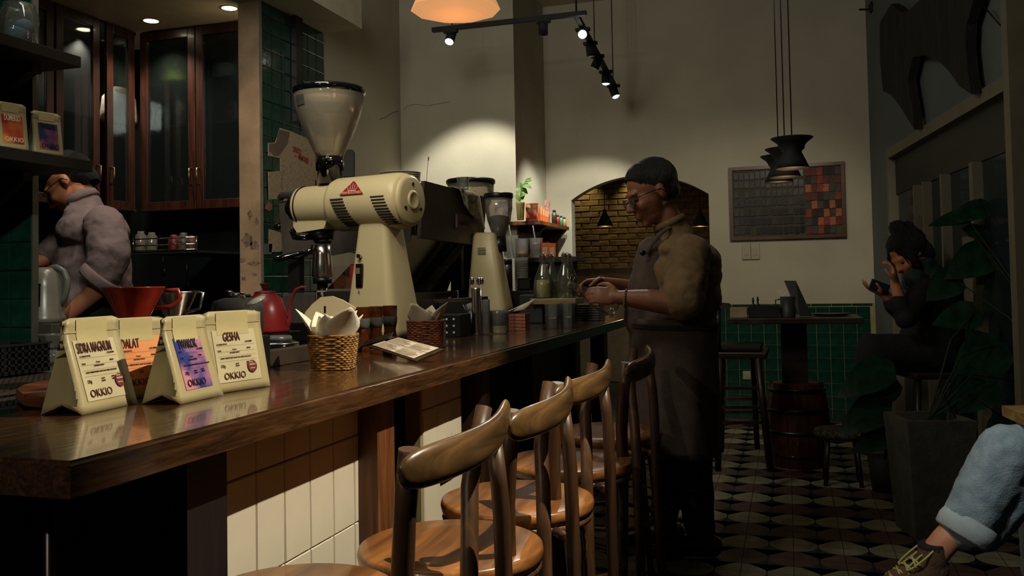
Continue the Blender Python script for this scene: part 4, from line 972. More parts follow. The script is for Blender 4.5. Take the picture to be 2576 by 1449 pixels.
# third napkin holder
q = onb(1300, 832); hb = thing('wooden_box', 'small slatted brown box of napkins before the black box', 'box', q)
s = (q-CAMP).dot(_f)/FPX
for k in range(5): MB().span((q.x-.042, q.y, .9205+k*.016), (q.x+.042, q.y+.08, .9345+k*.016), .001).build('slat', WK2, hb)
for k in range(8):
    zz_ = 1.0025+k*.0022; o = MB(); Q = rotz(R(-20+k*5)); c = q+Vector((-.0+k*.003, .04, 0)); c.z = zz_
    o.box(c+Vector((-.01, 0, .008+k*.0015)), (.135, .07, .0013), Q@rax(R(-8-k*2.2), 'Y')); o = o.build('napkin', NAP); tag(o, ['lowest', 'second lowest', 'third lowest', 'fourth lowest', 'fourth highest', 'third highest', 'second highest', 'topmost'][k]+' white folded napkin fanned on the small slatted box', 'napkin', 'napkins on the slatted box')
q = onb(1345, 815); q.y += .05; tag(MB().span((q.x-.10, q.y, .9205), (q.x+.03, q.y+.12, 1.075), .006).build('black_box', BLACKM), 'plain black box standing behind the flat napkins', 'box')
for k, (px, py) in enumerate(((1386, 828), (1424, 826))):
    p = onb(px, py); p.y += .03; s = (p-CAMP).dot(_f)/FPX; r = 20*s; h = 62*s
    t = thing('stacked_tumblers', 'two clear tumblers stacked, '+('left pair on the bar' if k == 0 else 'right pair beside the trays'), 'glass', p, 'stacked clear tumblers')
    MB().shell([(r*.85, 0), (r*.88, .008), (r, h*.6)], p, .003, 10, smooth=False).build('lower_glass', GLASS, t)
    MB().shell([(r*.82, 0), (r*.86, .006), (r, h*.6)], p+Z3*h*.4, .003, 10, smooth=False).build('upper_glass', GLASS, t)
q = onb(1472, 808); q.y += .05
for k in range(7):
    o = MB().span((q.x-.075, q.y-.02, .9205+k*.0135), (q.x+.075, q.y+.15, .9325+k*.0135), .003).build('tray', wood('tray_dark', (.01, .008, .006), (.035, .026, .018), 0, 5)); tag(o, ['bottom', 'second lowest', 'third lowest', 'middle', 'third highest', 'second highest', 'topmost'][k]+' dark wooden tray of the stack under the standing man\'s hands', 'tray', 'dark trays stacked on the bar')
# glass crate with bottles in front of the far grinder
def bottle(px, py, Zb, lab, liquid=None, open_=False, hpx=150):
    p = dep(px, py, Zb); s = Zb/FPX; h = .24; p.z = max(p.z, .921)
    t = thing('swing_top_bottle', lab, 'bottle', p, 'swing top bottles')
    pr = [(.048, 0), (.053, .006), (.052, .07), (.045, .11), (.026, .16), (.016, .185), (.014, .212), (.016, .216), (.016, .222)]
    MB().shell(pr, p, .0025, 20).build('bottle_body', glass('bottle_glass', (.80, .82, .70), .03, .05), t)
    if liquid: MB().lathe([(.0485, .006), (.049, .07), (.044, .10), (.001, .10)], p, 18).lathe([(.0485, .006), (.001, .006)], p, 18).build('liquid', liquid, t)
    MB().lathe([(.012, .221), (.015, .226), (.014, .240), (.001, .242)], p, 12).build('stopper', mat('stopper', rgb(86, 66, 54), .5), t)
    MB().tube([p+Vector((-.017, 0, .195)), p+Vector((-.021, 0, .22)), p+Vector((-.010, 0, .246)), p+Vector((.010, 0, .246)), p+Vector((.021, 0, .22)), p+Vector((.017, 0, .195)), p+Vector((.02, -.004, .175))], .0018, 6).build('wire', CHROME, t)
    return t
LIQ = glass('liquid_pale', (.80, .68, .36), .1, .9); SIR = glass('liquid_amber', (.85, .42, .06), .1, 1.3)
cr = thing('bottle_shelf', 'narrow wooden ledge under the swing top bottles', 'ledge', (-1.3, 4.6, .92))
zl = dep(1400, 750, 4.75).z
cL, cR_ = dep(1350, 750, 4.75), dep(1452, 748, 4.75)
MB().span((cL.x-.02, cL.y-.06, zl-.03), (cR_.x+.02, cL.y+.14, zl), .002).build('ledge_board', wood('ledge_wood', rgb(80, 66, 36), rgb(150, 130, 80), 0, 4), cr)
MB().span((cL.x, cL.y-.02, .9205), (cL.x+.02, cL.y+.1, zl-.03)).span((cR_.x-.03, cL.y-.02, .9205), (cR_.x-.01, cL.y+.1, zl-.03)).build('support', BLACK, cr)
zB = zl+.0005
def bot2(px, off, lab, liq): 
    p = ony(px, 700, cL.y+off); p.z = zB
    t = bottle(px, 750, 1, lab, liq) if False else None
    return p
for px, off, lab, liq in ((1366, .0, 'swing top bottle with pale liquid, left of the pair on the ledge', LIQ), (1386, .085, 'swing top bottle with pale liquid behind the front pair', None), (1421, .0, 'clear swing top bottle nearest the man\'s hands', None), (1432, .09, 'clear swing top bottle farthest right on the ledge', None)):
    pp_ = ony(px, 700, cL.y+off); o = bottle(px, 750, 4.75, lab, liq)
    ch = Vector((pp_.x, pp_.y, zB)); o.location = ch

# back shelf on the return wall with boxes, plant and small bottles
zsh = onx(1400, 563, XC+.215*SF).z; xo = XC+.21*SF; ys0 = 6.15*SF; ys1 = YF-.08
SW = wood('shelf_wood', rgb(54, 30, 16), rgb(150, 84, 40), 1, 4, .5)
sh = thing('wall_shelf', 'brown wooden shelf on the return wall with boxes and small bottles', 'shelf', ((XC+xo)/2, 7, zsh))
MB().span((XC+.001, YB+.0, zsh-.03), (xo, ys1, zsh), .002).build('shelf_board', SW, sh)
MB().span((XC-.18, ys0, zsh-.03), (xo, YB-.002, zsh), .002).build('shelf_board', SW, sh)
CB = mat('corbel_brown', rgb(62, 44, 34), .7)
for y in (YB+.06, ys1-.1):
    pts = [(XC+.002, zsh-.031), (xo-.005, zsh-.031)]+[(XC+.03+(xo-XC-.05)*(1-k/8)**1.3, zsh-.04-.30*(k/8)) for k in range(1, 9)]+[(XC+.002, zsh-.345)]
    MB().poly([(x, y, z) for x, z in pts], (0, 1, 0), .05).build('corbel', CB, sh)
OR = mat('orange_box', rgb(214, 108, 50), .6, var=.1, scale=20); WL = mat('box_label', rgb(214, 170, 130), .6); RL = mat('box_label_red', rgb(170, 50, 36), .6)
z0 = zsh+.0005
for k, (px, w, h) in enumerate(((1326, .078, .135), (1340, .075, .12), (1350, .07, .11), (1358, .065, .10), (1364, .06, .10))):
    y = (6.50, 6.575, 6.65, 6.715, 6.775)[k]; x = xo-.07
    t = thing('tea_box', 'orange paper box on the brown shelf, '+['nearest of the row', 'second of the row', 'third of the row', 'fourth of the row', 'fifth of the row, by the dark poster'][k], 'box', (x, y, z0), 'orange boxes on the brown shelf')
    MB().span((x-.05, y, z0), (x+.045, y+.055, z0+h), .001).build('carton', OR, t)
    b = MB(); 
    for i in range(2):
        for j in range(2): b.span((x-.042+i*.045, y-.0012, z0+h*.5+j*h*.23), (x-.008+i*.045, y-.0002, z0+h*.68+j*h*.23))
    b.build('label_panel', WL, t); MB().span((x-.042, y-.0012, z0+.01), (x+.037, y-.0002, z0+h*.42)).build('label_panel', RL, t)
    MB().span((x+.0452, y+.01, z0+h*.45), (x+.0462, y+.05, z0+h*.92)).build('label_panel', WL, t)
c = ony(1358+9, 500, YB+.42); c = Vector((xo-.045, YB+.44, z0))
tag(MB().box((xo-.045, 6.87, z0+.095), (.045, .006, .19), rax(R(-4), 'X')).build('dark_card', mat('poster_dark', rgb(96, 66, 62), .7, col2=rgb(160, 120, 110), scale=30)), 'tall dark printed card standing on the brown shelf', 'card')
pot = Vector((xo-.13, YB-.20, z0)); vz = thing('leafy_vase', 'green leafy sprig in an amber glass vase on the shelf', 'plant', pot)
MB().shell([(.022, 0), (.026, .004), (.034, .12), (.036, .135)], pot, .002, 20).build('vase', glass('vase_glass', (.6, .52, .2), .08, .4), vz)
LG = mat('leaf_green', rgb(82, 124, 40), .5, var=.3, scale=30)
def leaf(b, base, d, up, L, w, droop=.3, n=7, heart=True, fold=.15):
    d = Vector(d).normalized(); up = Vector(up); side = d.cross(up).normalized(); nrm = side.cross(d)
    vs = []; fs = []
    for i in range(n):
        t = i/(n-1); wd = w*(math.sin(math.pi*min(1, t**.62))**.8 if heart else math.sin(math.pi*t)**.8); c = Vector(base)+d*(L*t)-nrm*(droop*L*t*t)
        for k in (-1, -.5, 0, .5, 1): vs.append(c+side*(wd*k)+nrm*(abs(k)*fold*wd)-d*(.22*L*abs(k)*(1-t) if heart else 0))
    fs = [(i*5+j, i*5+j+1, (i+1)*5+j+1, (i+1)*5+j) for i in range(n-1) for j in range(4)]
    b.add(vs, fs, True); return b
st = [pot+Z3*.02, pot+Vector((.0, 0, .14)), pot+Vector((.01, 0, .22)), pot+Vector((.035, 0, .27)), pot+Vector((.055, 0, .30))]
MB().tube(st, .0025, 6).build('stem', LG, vz)
rnd = random.Random(4)
for k, (x, z, dx, dz, L) in enumerate(((.0, .16, -.6, .5, .06), (.005, .19, .8, .2, .055), (.01, .22, -.8, .6, .06), (.02, .25, -.5, 1, .05), (.03, .27, .9, -.3, .075), (.045, .29, .9, .3, .05), (.055, .30, .4, .5, .05), (.02, .245, .8, -.9, .06), (-.002, .15, .5, .8, .06))):
    leaf(MB(), pot+Vector((x, 0, z)), (dx, rnd.uniform(-.5, .5), dz), (0, -1, .4), L, L*.32, .3).build('leaf', LG, vz)
for k, (px, cc_, h, lab) in enumerate(((1381, rgb(60, 50, 44), .12, 'taller dark bottle with black cap, first of the small bottles'), (1392, rgb(150, 40, 30), .085, 'small red bottle with black cap on the brown shelf'), (1402, rgb(30, 140, 110), .085, 'small teal bottle with black cap on the brown shelf'), (1412, rgb(200, 130, 60), .08, 'small orange bottle with black cap at the shelf end'))):
    y = (7.03, 7.15, 7.26, 7.37)[k]; p = Vector((xo-.03, y, z0))
    t = thing('small_bottle', lab, 'bottle', p, 'small bottles at the shelf end')
    r = .019 if k else .022
    MB().lathe([(r, 0), (r, h*.7), (r*.5, h*.82), (r*.5, h*.86), (.001, h*.86)], p, 16).build('bottle_body', mat('sauce_%d' % k, cc_, .3, var=.1), t)
    MB().lathe([(r*.6, h*.85), (r*.6, h), (.001, h)], p, 14).build('cap', BLACK, t)
# lower clutter before the return wall: cup tower, iced drinks, boxes, black machines
yq = 5.45
def at_y(px, py, y=5.45): return ony(px, py, y)
wb = at_y(1300, 730); z1 = at_y(1300, 640).z
tw_ = thing('cup_stack', 'tall stack of clear plastic cups behind the bottles', 'cup', (at_y(1308, 730).x, yq, 1.08), None)
b = MB(); cx = at_y(1312, 700).x
for k in range(14): b.shell([(.038, 0), (.048, .017)], (cx, yq, 1.09+k*.015), .0012, 20)
b.build('nested_cups', glass('cup_clear', (.9, .9, .86), .15, .55), tw_)['kind'] = 'stuff'
zp = 1.09+14*.015
sb_ = thing('black_stand', 'low black stand carrying the cup stack and black flask', 'stand', (cx, yq, .92))
MB().span((cx-.14, yq-.1, .9205), (cx+.38, yq+.12, 1.089), .004).build('stand_body', BLACK, sb_)
t = thing('black_flask', 'black flask with clear top beside the plastic cup stack', 'flask', (at_y(1279, 700).x, yq, 1.09))
fx = at_y(1277, 700).x
MB().lathe([(.036, 0), (.038, .005), (.038, .17), (.001, .17)], (fx, yq-.02, 1.09), 20).build('flask_body', BLACK, t)
MB().lathe([(.038, .17), (.038, .205), (.001, .207)], (fx, yq-.02, 1.09), 20).build('flask_lid', DARKMET, t)
tx = at_y(1323, 735).x; tag(MB().span((at_y(1310, 700).x+.0, yq-.09, 1.09), (at_y(1346, 700).x, yq-.05, 1.17), .012).build('card_reader', BLACKG), 'small glossy black box leaning before the cup stack', 'box')
# small platform with iced drinks
zi = at_y(1340, 646).z
x0_, x1_ = at_y(1290, 646).x, at_y(1420, 646).x
ip = thing('coffee_brewer', 'black brewer behind the bottles carrying the plastic cups', 'brewer', ((x0_+x1_)/2, yq+.26, .92))
MB().span((x0_-.02, yq+.15, zi-.035), (x1_+.05, yq+.37, zi), .004).build('top_plate', BLACK, ip)
MB().span((x0_+.02, yq+.2, .9205), (x1_+.0, yq+.36, zi-.035)).build('column', BLACKM, ip)
MB().span((at_y(1326, 1).x, yq+.17, zi-.12), (at_y(1348, 1).x, yq+.2, zi-.04), .006).build('spout_block', STEEL, ip)
for k, (px, hh, liq, lab) in enumerate(((1288, .155, None, 'clear iced glass with straw, leftmost on the black brewer'), (1314, .13, SIR, 'plastic cup with amber drink on the black brewer'), (1349, .13, glass('frost', (.9, .88, .86), .4, .55), 'frosted plastic cup with straw on the black brewer'))):
    p = ony(px, 640, yq+.26); p.z = zi+.0005
    t = thing('plastic_cup', lab, 'cup', p, 'plastic cups on the black brewer')
    MB().shell([(.034, 0), (.036, .004), (.046, hh), (.049, hh+.003)], p, .0015, 24).build('cup_wall', glass('cup_clear', (0, 0, 0)), t)
    if liq: MB().lathe([(.033, .003), (.0385, hh*(.35 if k == 1 else .8)), (.001, hh*(.35 if k == 1 else .8))], p, 20).build('drink', liq, t)
    if k != 1: MB().tube([p+Vector((.012, 0, .01)), p+Vector((-.02, 0, hh+.09))], .0035, 8).build('straw', WHITEC, t)
for k, (px, h) in enumerate(((1375, .10), (1393, .095))):
    p = ony(px, 650, yq+.27); p.z = zi-.09
    t = thing('tea_box', ['orange paper box low beside the bottles, left one', 'orange paper box low beside the bottles, right one'][k], 'box', p, 'orange boxes beside the bottles'); zq = zi+.0005
    MB().span((p.x-.028, p.y-.03, zq), (p.x+.022, p.y+.04, zq+h)).build('carton', OR, t); MB().span((p.x-.02, p.y-.031, zq+.02), (p.x+.014, p.y-.0302, zq+h*.7)).build('label_panel', WL, t)
tag(MB().span((ony(1250, 500, YB-.1).x, YB-.16, z0), (ony(1283, 500, YB-.1).x, YB-.12, z0+.16), .001).build('framed_print', mat('print_mix', rgb(210, 200, 190), .5, col2=rgb(90, 90, 150), scale=16)), 'pale printed card with a blue blot at the shelf start', 'card')
# clutter left behind the grinder: glass tin, wooden block, red cylinder, blue note
q = dep(752, 772, 3.62); s = 3.6/FPX
tn = thing('glass_tin', 'metal rimmed glass box with brown sachets behind the red kettle', 'box', (q.x, q.y, .92))
x0_, x1_ = q.x-50*s, q.x+50*s
zt_, zb_ = dep(752, 732, 3.62).z, dep(752, 812, 3.62).z
MB().span((x0_, q.y, zt_-.006), (x1_, q.y+.09, zt_)).span((x0_, q.y, zb_-.004), (x1_, q.y+.09, zb_)).span((x0_, q.y, zb_), (x0_+.004, q.y+.004, zt_)).span((x1_-.004, q.y, zb_), (x1_, q.y+.004, zt_)).build('metal_frame', STEEL, tn)
MB().span((x0_+.004, q.y+.001, zb_), (x1_-.004, q.y+.003, zt_-.006)).build('pane', GLASS, tn)
for k in range(4): MB().span((x0_+.008+k*.037, q.y+.02, zb_), (x0_+.04+k*.037, q.y+.07, zt_-.02), .002).build('sachet', mat('sachet_brown', rgb(120, 60, 34), .6, col2=rgb(60, 34, 20), scale=30), tn)
MB().span((x0_, q.y, .9205), (x1_+.2, q.y+.09, zb_-.004)).build('base_box', BLACK, tn)
q = dep(893, 700, 4.0); tag(MB().lathe([(.021, -.055), (.022, .06), (.001, .06)], q, 16).lathe([(.021, -.055), (.001, -.055)], q, 16).build('red_canister', mat('red_matt', rgb(170, 34, 32), .5)), 'matt red cylinder half hidden behind the cream grinder', 'canister')
rc = bpy.data.objects['red_canister']
z_b = dep(893, 728, 4.0).z
tag(MB().span((dep(800, 1, 4.0).x, dep(893, 1, 4).y-.08, .9205), (dep(893, 1, 4).x+.04, dep(893, 1, 4).y+.1, z_b-.005), .003).build('black_crate', BLACKM), 'black crate behind the cream grinder holding small tools', 'crate')
rc.location.z = z_b
wdp = [dep(x, y, 4.05) for x, y in ((828, 728), (905, 728), (905, 600), (860, 600), (846, 660))]
tag(MB().poly([dep(822, 727, 4.06), dep(880, 727, 4.06), dep(880, 668, 4.06)], _f, .04).build('wooden_wedge', wood('wedge_wood', rgb(70, 44, 24), rgb(130, 84, 48), 0, 5)), 'brown wooden wedge behind the steel dosing cup', 'wedge')
tag(MB().poly([dep(798, 728, 3.95), dep(816, 728, 3.95), dep(816, 702, 3.95), dep(806, 702, 3.95)], _f, .0015).build('sticky_note', mat('note_blue', rgb(70, 150, 214), .8, var=.05)), 'light blue paper note below the dosing cup', 'note')
tag(MB().poly([dep(885, 376, 4.95), dep(889, 382, 4.95), dep(889, 444, 4.95), dep(860, 444, 4.95), dep(860, 376, 4.95)], _f, .05).build('wall_speaker', BLACKM), 'small black loudspeaker behind the grinder hopper', 'speaker')
sp_ = bpy.data.objects['wall_speaker']
# black pipe duct on the green wall, paper cut-outs
p0_, p1_ = onx(736, 60, XL+.02), onx(736, 305, XL+.02)
tag(MB().span((XL+.004, onx(728, 100, XL).y, p1_.z), (XL+.05, onx(745, 100, XL).y, ZS-.001)).build('black_duct', BLACK), 'black rectangular duct running down the green tiled wall', 'duct')
def onwall(pts, th, name, m, label, cat, o=.0105, parent=None):
    b = MB(); b.poly([onx(x, y, XL+o) for x, y in pts], (1, 0, 0), th); ob = b.build(name, m, parent)
    return tag(ob, label, cat) if label else ob
SK = mat('sketch_paper', rgb(168, 150, 124), .9, col2=rgb(120, 104, 86), scale=60, contrast=(.52, .7)); SKD = mat('sketch_shirt_sleeve', rgb(104, 88, 76), .9, var=.1)
ts_ = thing('shirt_poster', 'paper shirt cutout poster with red lettering on the green tiles', 'poster', onx(740, 480, XL+.012))
onwall([(674, 360), (692, 358), (704, 322), (730, 330), (748, 338), (766, 345), (800, 372), (806, 420), (796, 425), (794, 500), (706, 506), (704, 398), (674, 392)], .003, 'poster_sheet', SK, None, None, .0105, ts_)
onwall([(701, 325), (728, 333), (722, 362), (706, 384), (700, 392), (690, 393), (676, 380), (676, 362), (693, 360)], .003, 'poster_sleeve', SKD, None, None, .0115, ts_)
RI = mat('ink_red', rgb(140, 34, 30), .8, var=0)
text("OKKIO'S", onx(736, 380, XL+.0145), (0, 1, -.12), (0, 0, 1), .052, RI, ts_, xs=.52, off=.001)
text('the', onx(742, 394, XL+.0145), (0, 1, -.12), (0, 0, 1), .02, RI, ts_, xs=.7)
text('MEMORIES', onx(750, 400, XL+.0145), (0, 1, -.12), (0, 0, 1), .050, RI, ts_, xs=.55, off=.001)
onwall([(674, 432), (708, 430), (708, 500), (676, 502)], .003, 'paper_note', SK, 'sketch covered paper pinned below the shirt poster sleeve', 'note', .0145)
onwall([(676, 576), (728, 592), (728, 625), (704, 634), (676, 634)], .003, 'paper_note', SK, 'sketch covered paper low on the green tiles', 'note')
onwall([(660, 612), (684, 614), (682, 640), (660, 640)], .003, 'paper_note', PLASTER2, 'small pale torn paper beside the pillar edge', 'note')
onwall([(792, 428), (806, 430), (806, 470), (792, 468)], .003, 'paper_note', SK, 'narrow paper strip right of the shirt poster', 'note')
onwall([(668, 515), (676, 508), (684, 515), (684, 526), (676, 532), (668, 526)], .003, 'round_sticker', mat('sticker_pink', rgb(150, 90, 84), .7), 'small round sticker left of the coffee machine side', 'sticker')

# ------------------------------------------------------------------ bentwood bar stools
SEATW = wood('seat_wood', rgb(58, 32, 13), rgb(190, 126, 66), 1, 2.2, .32, .2)
POSTW = wood('stool_post_wood', rgb(36, 24, 16), rgb(112, 78, 48), 2, 3, .42)
RAILW = wood('stool_rail_wood', rgb(30, 22, 13), rgb(142, 106, 62), 1, 2.6, .3, .3)
def downto(a, b, z): a, b = Vector(a), Vector(b); return a+(b-a)*((z-a.z)/(b.z-a.z))
SC_ = Vector((-.725, 1.82, 0)); SZ = .575
stool = thing('bar_stool', 'nearest bentwood bar stool, its wooden back rail largest in view', 'stool', (SC_.x, SC_.y, 0), 'bentwood stools along the bar')
b = MB(); prof = [(.001, -.038), (.190, -.038), (.202, -.032), (.206, -.014), (.203, -.003), (.196, 0), (.13, -.005), (.001, -.008)]
b.lathe(prof, (SC_.x, SC_.y, SZ), 48, xs=(1.0, .98)); b.build('seat', SEATW, stool)
A0, A1 = Vector((-.594, 1.317, .880)), Vector((-.616, 1.330, .67))
b = MB(); b.tube([A0, (A0+A1)/2+Vector((-.002, 0, 0)), A1, (-.618, 1.345, .5), (-.622, 1.33, .25), (-.63, 1.30, 0)], [.0185, .019, .0195, .019, .018, .016], 16, upv=(1, 0, 0)); b.build('back_post', POSTW, stool)
b = MB(); b.tube([(-.612, 1.736, .888), (-.620, 1.695, .80), (-.617, 1.655, .742), (-.604, 1.615, .65), (-.596, 1.585, .555), (-.59, 1.57, .3), (-.585, 1.56, 0)], [.0175, .018, .018, .018, .018, .017, .016], 16, upv=(1, 0, 0)); b.build('back_post', POSTW, stool)
b = MB(); b.tube([(-.545, 1.60, .84), (-.536, 1.60, .76), (-.532, 1.60, .70), (-.530, 1.60, .59), (-.525, 1.59, .3), (-.51, 1.57, 0)], [.016, .0165, .017, .017, .016, .015], 16, upv=(1, 0, 0)); b.build('back_leg', POSTW, stool)
rl = [(-.592, 1.268, .846), (-.588, 1.283, .847), (-.578, 1.315, .849), (-.563, 1.36, .851), (-.548, 1.42, .853), (-.537, 1.48, .856), (-.533, 1.545, .860), (-.537, 1.605, .867), (-.545, 1.655, .876), (-.553, 1.695, .886), (-.560, 1.728, .889), (-.568, 1.745, .890)]
b = MB(); b.tube(rl, [.012, .027, .034, .036, .036, .036, .035, .032, .028, .025, .020, .012], 18, flat=.48, upv=(0, 0, 1)); b.build('back_rail', RAILW, stool, subsurf=1)
for (fx, fy) in ((-.86, 1.76), (-.84, 1.94), (-.62, 1.95)):
    d = (Vector((fx, fy, 0))-SC_).normalized()
    MB().tube([Vector((fx, fy, .54)), Vector((fx, fy, .3))+d*.02, Vector((fx, fy, 0))+d*.05], [.016, .015, .013], 12).build('leg', POSTW, stool)
for a0, a1 in ((-70, 20), (20, 110), (110, 200), (200, 290)):
    pts = []
    for k in range(13):
        t = k/12; w = R(a0+(a1-a0)*t); rr_ = .175; pts.append(Vector((SC_.x+rr_*math.cos(w), SC_.y+rr_*math.sin(w), .32+.215*math.sin(math.pi*t)**.55)))
    MB().tube(pts, .009, 8).build('bentwood_brace', RAILW, stool)
pts = [Vector((SC_.x+.175*math.cos(2*math.pi*k/36), SC_.y+.185*math.sin(2*math.pi*k/36), .25)) for k in range(37)]
MB().tube(pts, .009, 8, caps=False).build('foot_ring', POSTW, stool)
pts = [Vector((SC_.x+.19*math.cos(2*math.pi*k/36), SC_.y+.19*math.sin(2*math.pi*k/36), .53)) for k in range(37)]
MB().tube(pts, .012, 8, caps=False).build('seat_ring', POSTW, stool)
for p_, q_ in (((-.616, 1.345, .53), (-.70, 1.66, .53)), ((-.596, 1.585, .53), (-.66, 1.65, .53)), ((-.530, 1.60, .53), (-.60, 1.69, .53))): MB().cyl(p_, q_, .012, n=8).build('stretcher', POSTW, stool)
for k, (dx, dy, rz_) in enumerate(((.02, .435, 2), (.035, .94, -3), (.055, 1.50, 4))):
    dup(stool, (SC_.x+dx, SC_.y+dy, 0), R(rz_), ['second bentwood bar stool from the front, lit back rail with dark underside', 'third bentwood bar stool with honey coloured curved rail', 'farthest bentwood bar stool, its rail before the standing man\'s apron'][k])
cs_ = onz(845, 1441, .60); c0 = Vector((cs_.x+.02, cs_.y-.18, 0))
bs = thing('round_stool', 'backless round wooden stool peeking in at the bottom edge', 'stool', c0)
MB().lathe([(.001, -.03), (.17, -.03), (.18, -.015), (.175, 0), (.001, 0)], c0+Z3*.62, 40).build('seat', SEATW, bs)
for k in range(4):
    w = R(45+90*k); MB().tube([c0+Vector((.13*math.cos(w), .13*math.sin(w), .59)), c0+Vector((.17*math.cos(w), .17*math.sin(w), 0))], .016, 10).build('leg', POSTW, bs)
bagp = onx(1133, 1120, -1.02); MB().span((-1.10, bagp.y-.05, bagp.z-.045), (-.99, bagp.y+.06, bagp.z-.031)).build('shelf_board', BLKW, counter); tag(MB().ell(bagp, (.018, .022, .03), None, 10, 7).ell(bagp+Vector((.004, .012, .016)), (.012, .014, .02), None, 8, 6).build('crumpled_bag', mat('bag_clear', rgb(150, 148, 130), .3, var=.4, scale=60, bump=1, bscale=60)), 'crumpled clear plastic bag wedged beside the wooden post under the bar', 'bag')
# ------------------------------------------------------------------ lamps
BULB = mat('bulb_white', (1, .95, .85), .5, emit=(1, .95, .82), es=14)
BULBW = mat('bulb_warm', (1, .8, .55), .5, emit=(1, .62, .25), es=3)
def track(name, a, bq, label):
    t = thing(name, label, 'track light', a); MB().bar(a, bq, .035, .03).build('rail', BLACKM, t); return t
Yt = YB-.85
ta0, ta1 = ony(1088, 73, Yt), ony(1475, 36, Yt); ta1.z = ta0.z = (ta0.z+ta1.z)/2
t1_ = track('lighting_track', ta0, ta1, 'black lighting track with two lamps running left to right')
j = ony(1448, 38, Yt); tb1 = dep(1540, 262, 7.05); tb0 = Vector((j.x, j.y, ta0.z)); tb1.z = ta0.z-.05
pz = dep(1545, 215, 7.1)
t2_ = track('lighting_track', tb0, Vector((pz.x, pz.y, pz.z)), 'black lighting track running away towards the far wall')
for tt, (px, py), yy in ((t1_, (1137, 62), Yt), (t1_, (1450, 38), Yt)):
    q = ony(px, py, yy); MB().cyl(q, (q.x, q.y, ZC), .006, n=8).build('hanger_rod', BLACK, tt)
for f in (.45, .97):
    q = tb0+(pz-tb0)*f; MB().cyl(q, (q.x, q.y, ZC), .004, n=8).build('hanger_rod', BLACK, t2_)
def head(base, aim, label, lit, Ls=.10, r=.033, grp='spotlights on the black tracks'):
    base = Vector(base); d = (Vector(aim)-base).normalized(); c = base-Z3*.05
    t = thing('spotlight', label, 'spotlight', base, grp)
    MB().span((base.x-.05, base.y-.02, base.z-.025), (base.x+.05, base.y+.02, base.z-.005)).cyl(base-Z3*.02, c, .008, n=8).build('adapter', BLACKM, t)
    MB().cyl(c-d*Ls*.35, c+d*Ls*.55, r, r*1.02, 20).build('lamp_body', BLACKM, t)
    MB().lathe([(r*.88, 0), (r*.6, .008), (.001, .012)], c+d*(Ls*.55+.001), 20, axis=d).build('lens', BULB if lit else mat('lens_off', (.5, .48, .4), .2, emit=(1, .9, .7), es=.25 if lit is None else 0), t)
    return c+d*(Ls*.55+.02)
def onrail(px, py): return ony(px, py, Yt)
q = onrail(1134, 72); h1 = head((q.x, q.y, ta0.z-.01), (q.x-.02, q.y-.45, ta0.z-.65), 'lit spotlight at the left end of the cross track', True)
q = onrail(1366, 52); head((q.x, q.y, ta0.z-.01), (q.x-.15, q.y+.5, ta0.z-1.0), 'unlit black spotlight in the middle of the cross track', False)
def al(f): return tb0+(Vector((pz.x, pz.y, pz.z))-tb0)*f
head(al(.16), CAMP+Vector((-.4, .4, .3)), 'bright spotlight glaring towards the bar near the track corner', True)
head(al(.34), al(.34)+Vector((.05, .2, -1)), 'unlit spotlight just behind the glaring one', False)
head(al(.52), al(.52)+Vector((-.5, .1, -1)), 'unlit tilted spotlight halfway along the far track', False)
head(al(.75), al(.75)+Vector((-.05, .1, -1)), 'dim spotlight pointing down, second from the track end', True)
head(al(.98), al(.98)+Vector((.35, -.1, -1)), 'dim tilted spotlight at the far end of the track', True)
# paper-like shade of the lamp over the bar
pc = dep(1146, 36, 2.75); s = 2.75/FPX; R0 = 112*s
WS = mat('lamp_shade_orange', rgb(190, 116, 66), .7, emit=(1, .50, .20), es=.55, var=.06, scale=5)
pl = thing('pendant_lamp', 'orange faceted wooden lamp shade cut by the top edge', 'lamp', pc+Z3*.01)
b = MB(); n = 10; seg = []
for i, (rr_, z) in enumerate(((1, .012), (.985, 0), (.80, -.014), (.75, .05), (.5, .12), (.25, .17))):
    for k in range(n): seg.append(0)
prof = [(R0*1.0, .014), (R0*.72, .10), (R0*.42, .17), (R0*.15, .21)]
MB().lathe(prof, pc, n, smooth=False, ang=.3).build('shade', WS, pl, solid=.003)
MB().lathe([(R0*.98, .013), (R0*.6, -.004), (R0*.25, -.010), (.001, -.011)], pc, n, smooth=False, ang=.3).build('diffuser', WS, pl)
MB().cyl(pc+Z3*.2, Vector((pc.x, pc.y, ZC)), .003, n=6).build('cord', BLACK, pl)
point('light_pendant', pc-Z3*.12, .25, (1, .6, .28), .06)
# three dark pendants over the barrel table
GB = mat('shade_inner', rgb(220, 150, 80), .5, emit=(1, .58, .24), es=.9)
for k, (px, py, rp, Zq) in enumerate(((1994, 424, 41, 4.0), (1976, 446, 38.5, 4.28), (1960, 459, 35.5, 4.62))):
    c = dep(px, py, Zq); s = Zq/FPX; r = rp*s
    t = thing('pendant_lamp', ['dark pendant lamp with glowing rim, nearest of three', 'dark pendant lamp in the middle of three', 'dark pendant lamp farthest of three'][k], 'lamp', c, 'dark pendants over the barrel table')
    MB().lathe([(r, 0), (r*.8, .035), (r*.55, .075), (r*.85, .115), (r*1.25, .138), (r*1.26, .141), (r*.5, .141), (.001, .141)], c, 28).build('shade', BLACKM, t)
    MB().lathe([(r*.96, .002), (r*.6, .012), (.001, .02)], c, 24).build('glow_disc', GB, t)
    MB().cyl(c+Z3*.13, Vector((c.x, c.y, ZC)), .0028, n=6).build('cord', BLACK, t)
    point('light_p%d' % k, c-Z3*.05, .16, (1, .62, .3), .04)
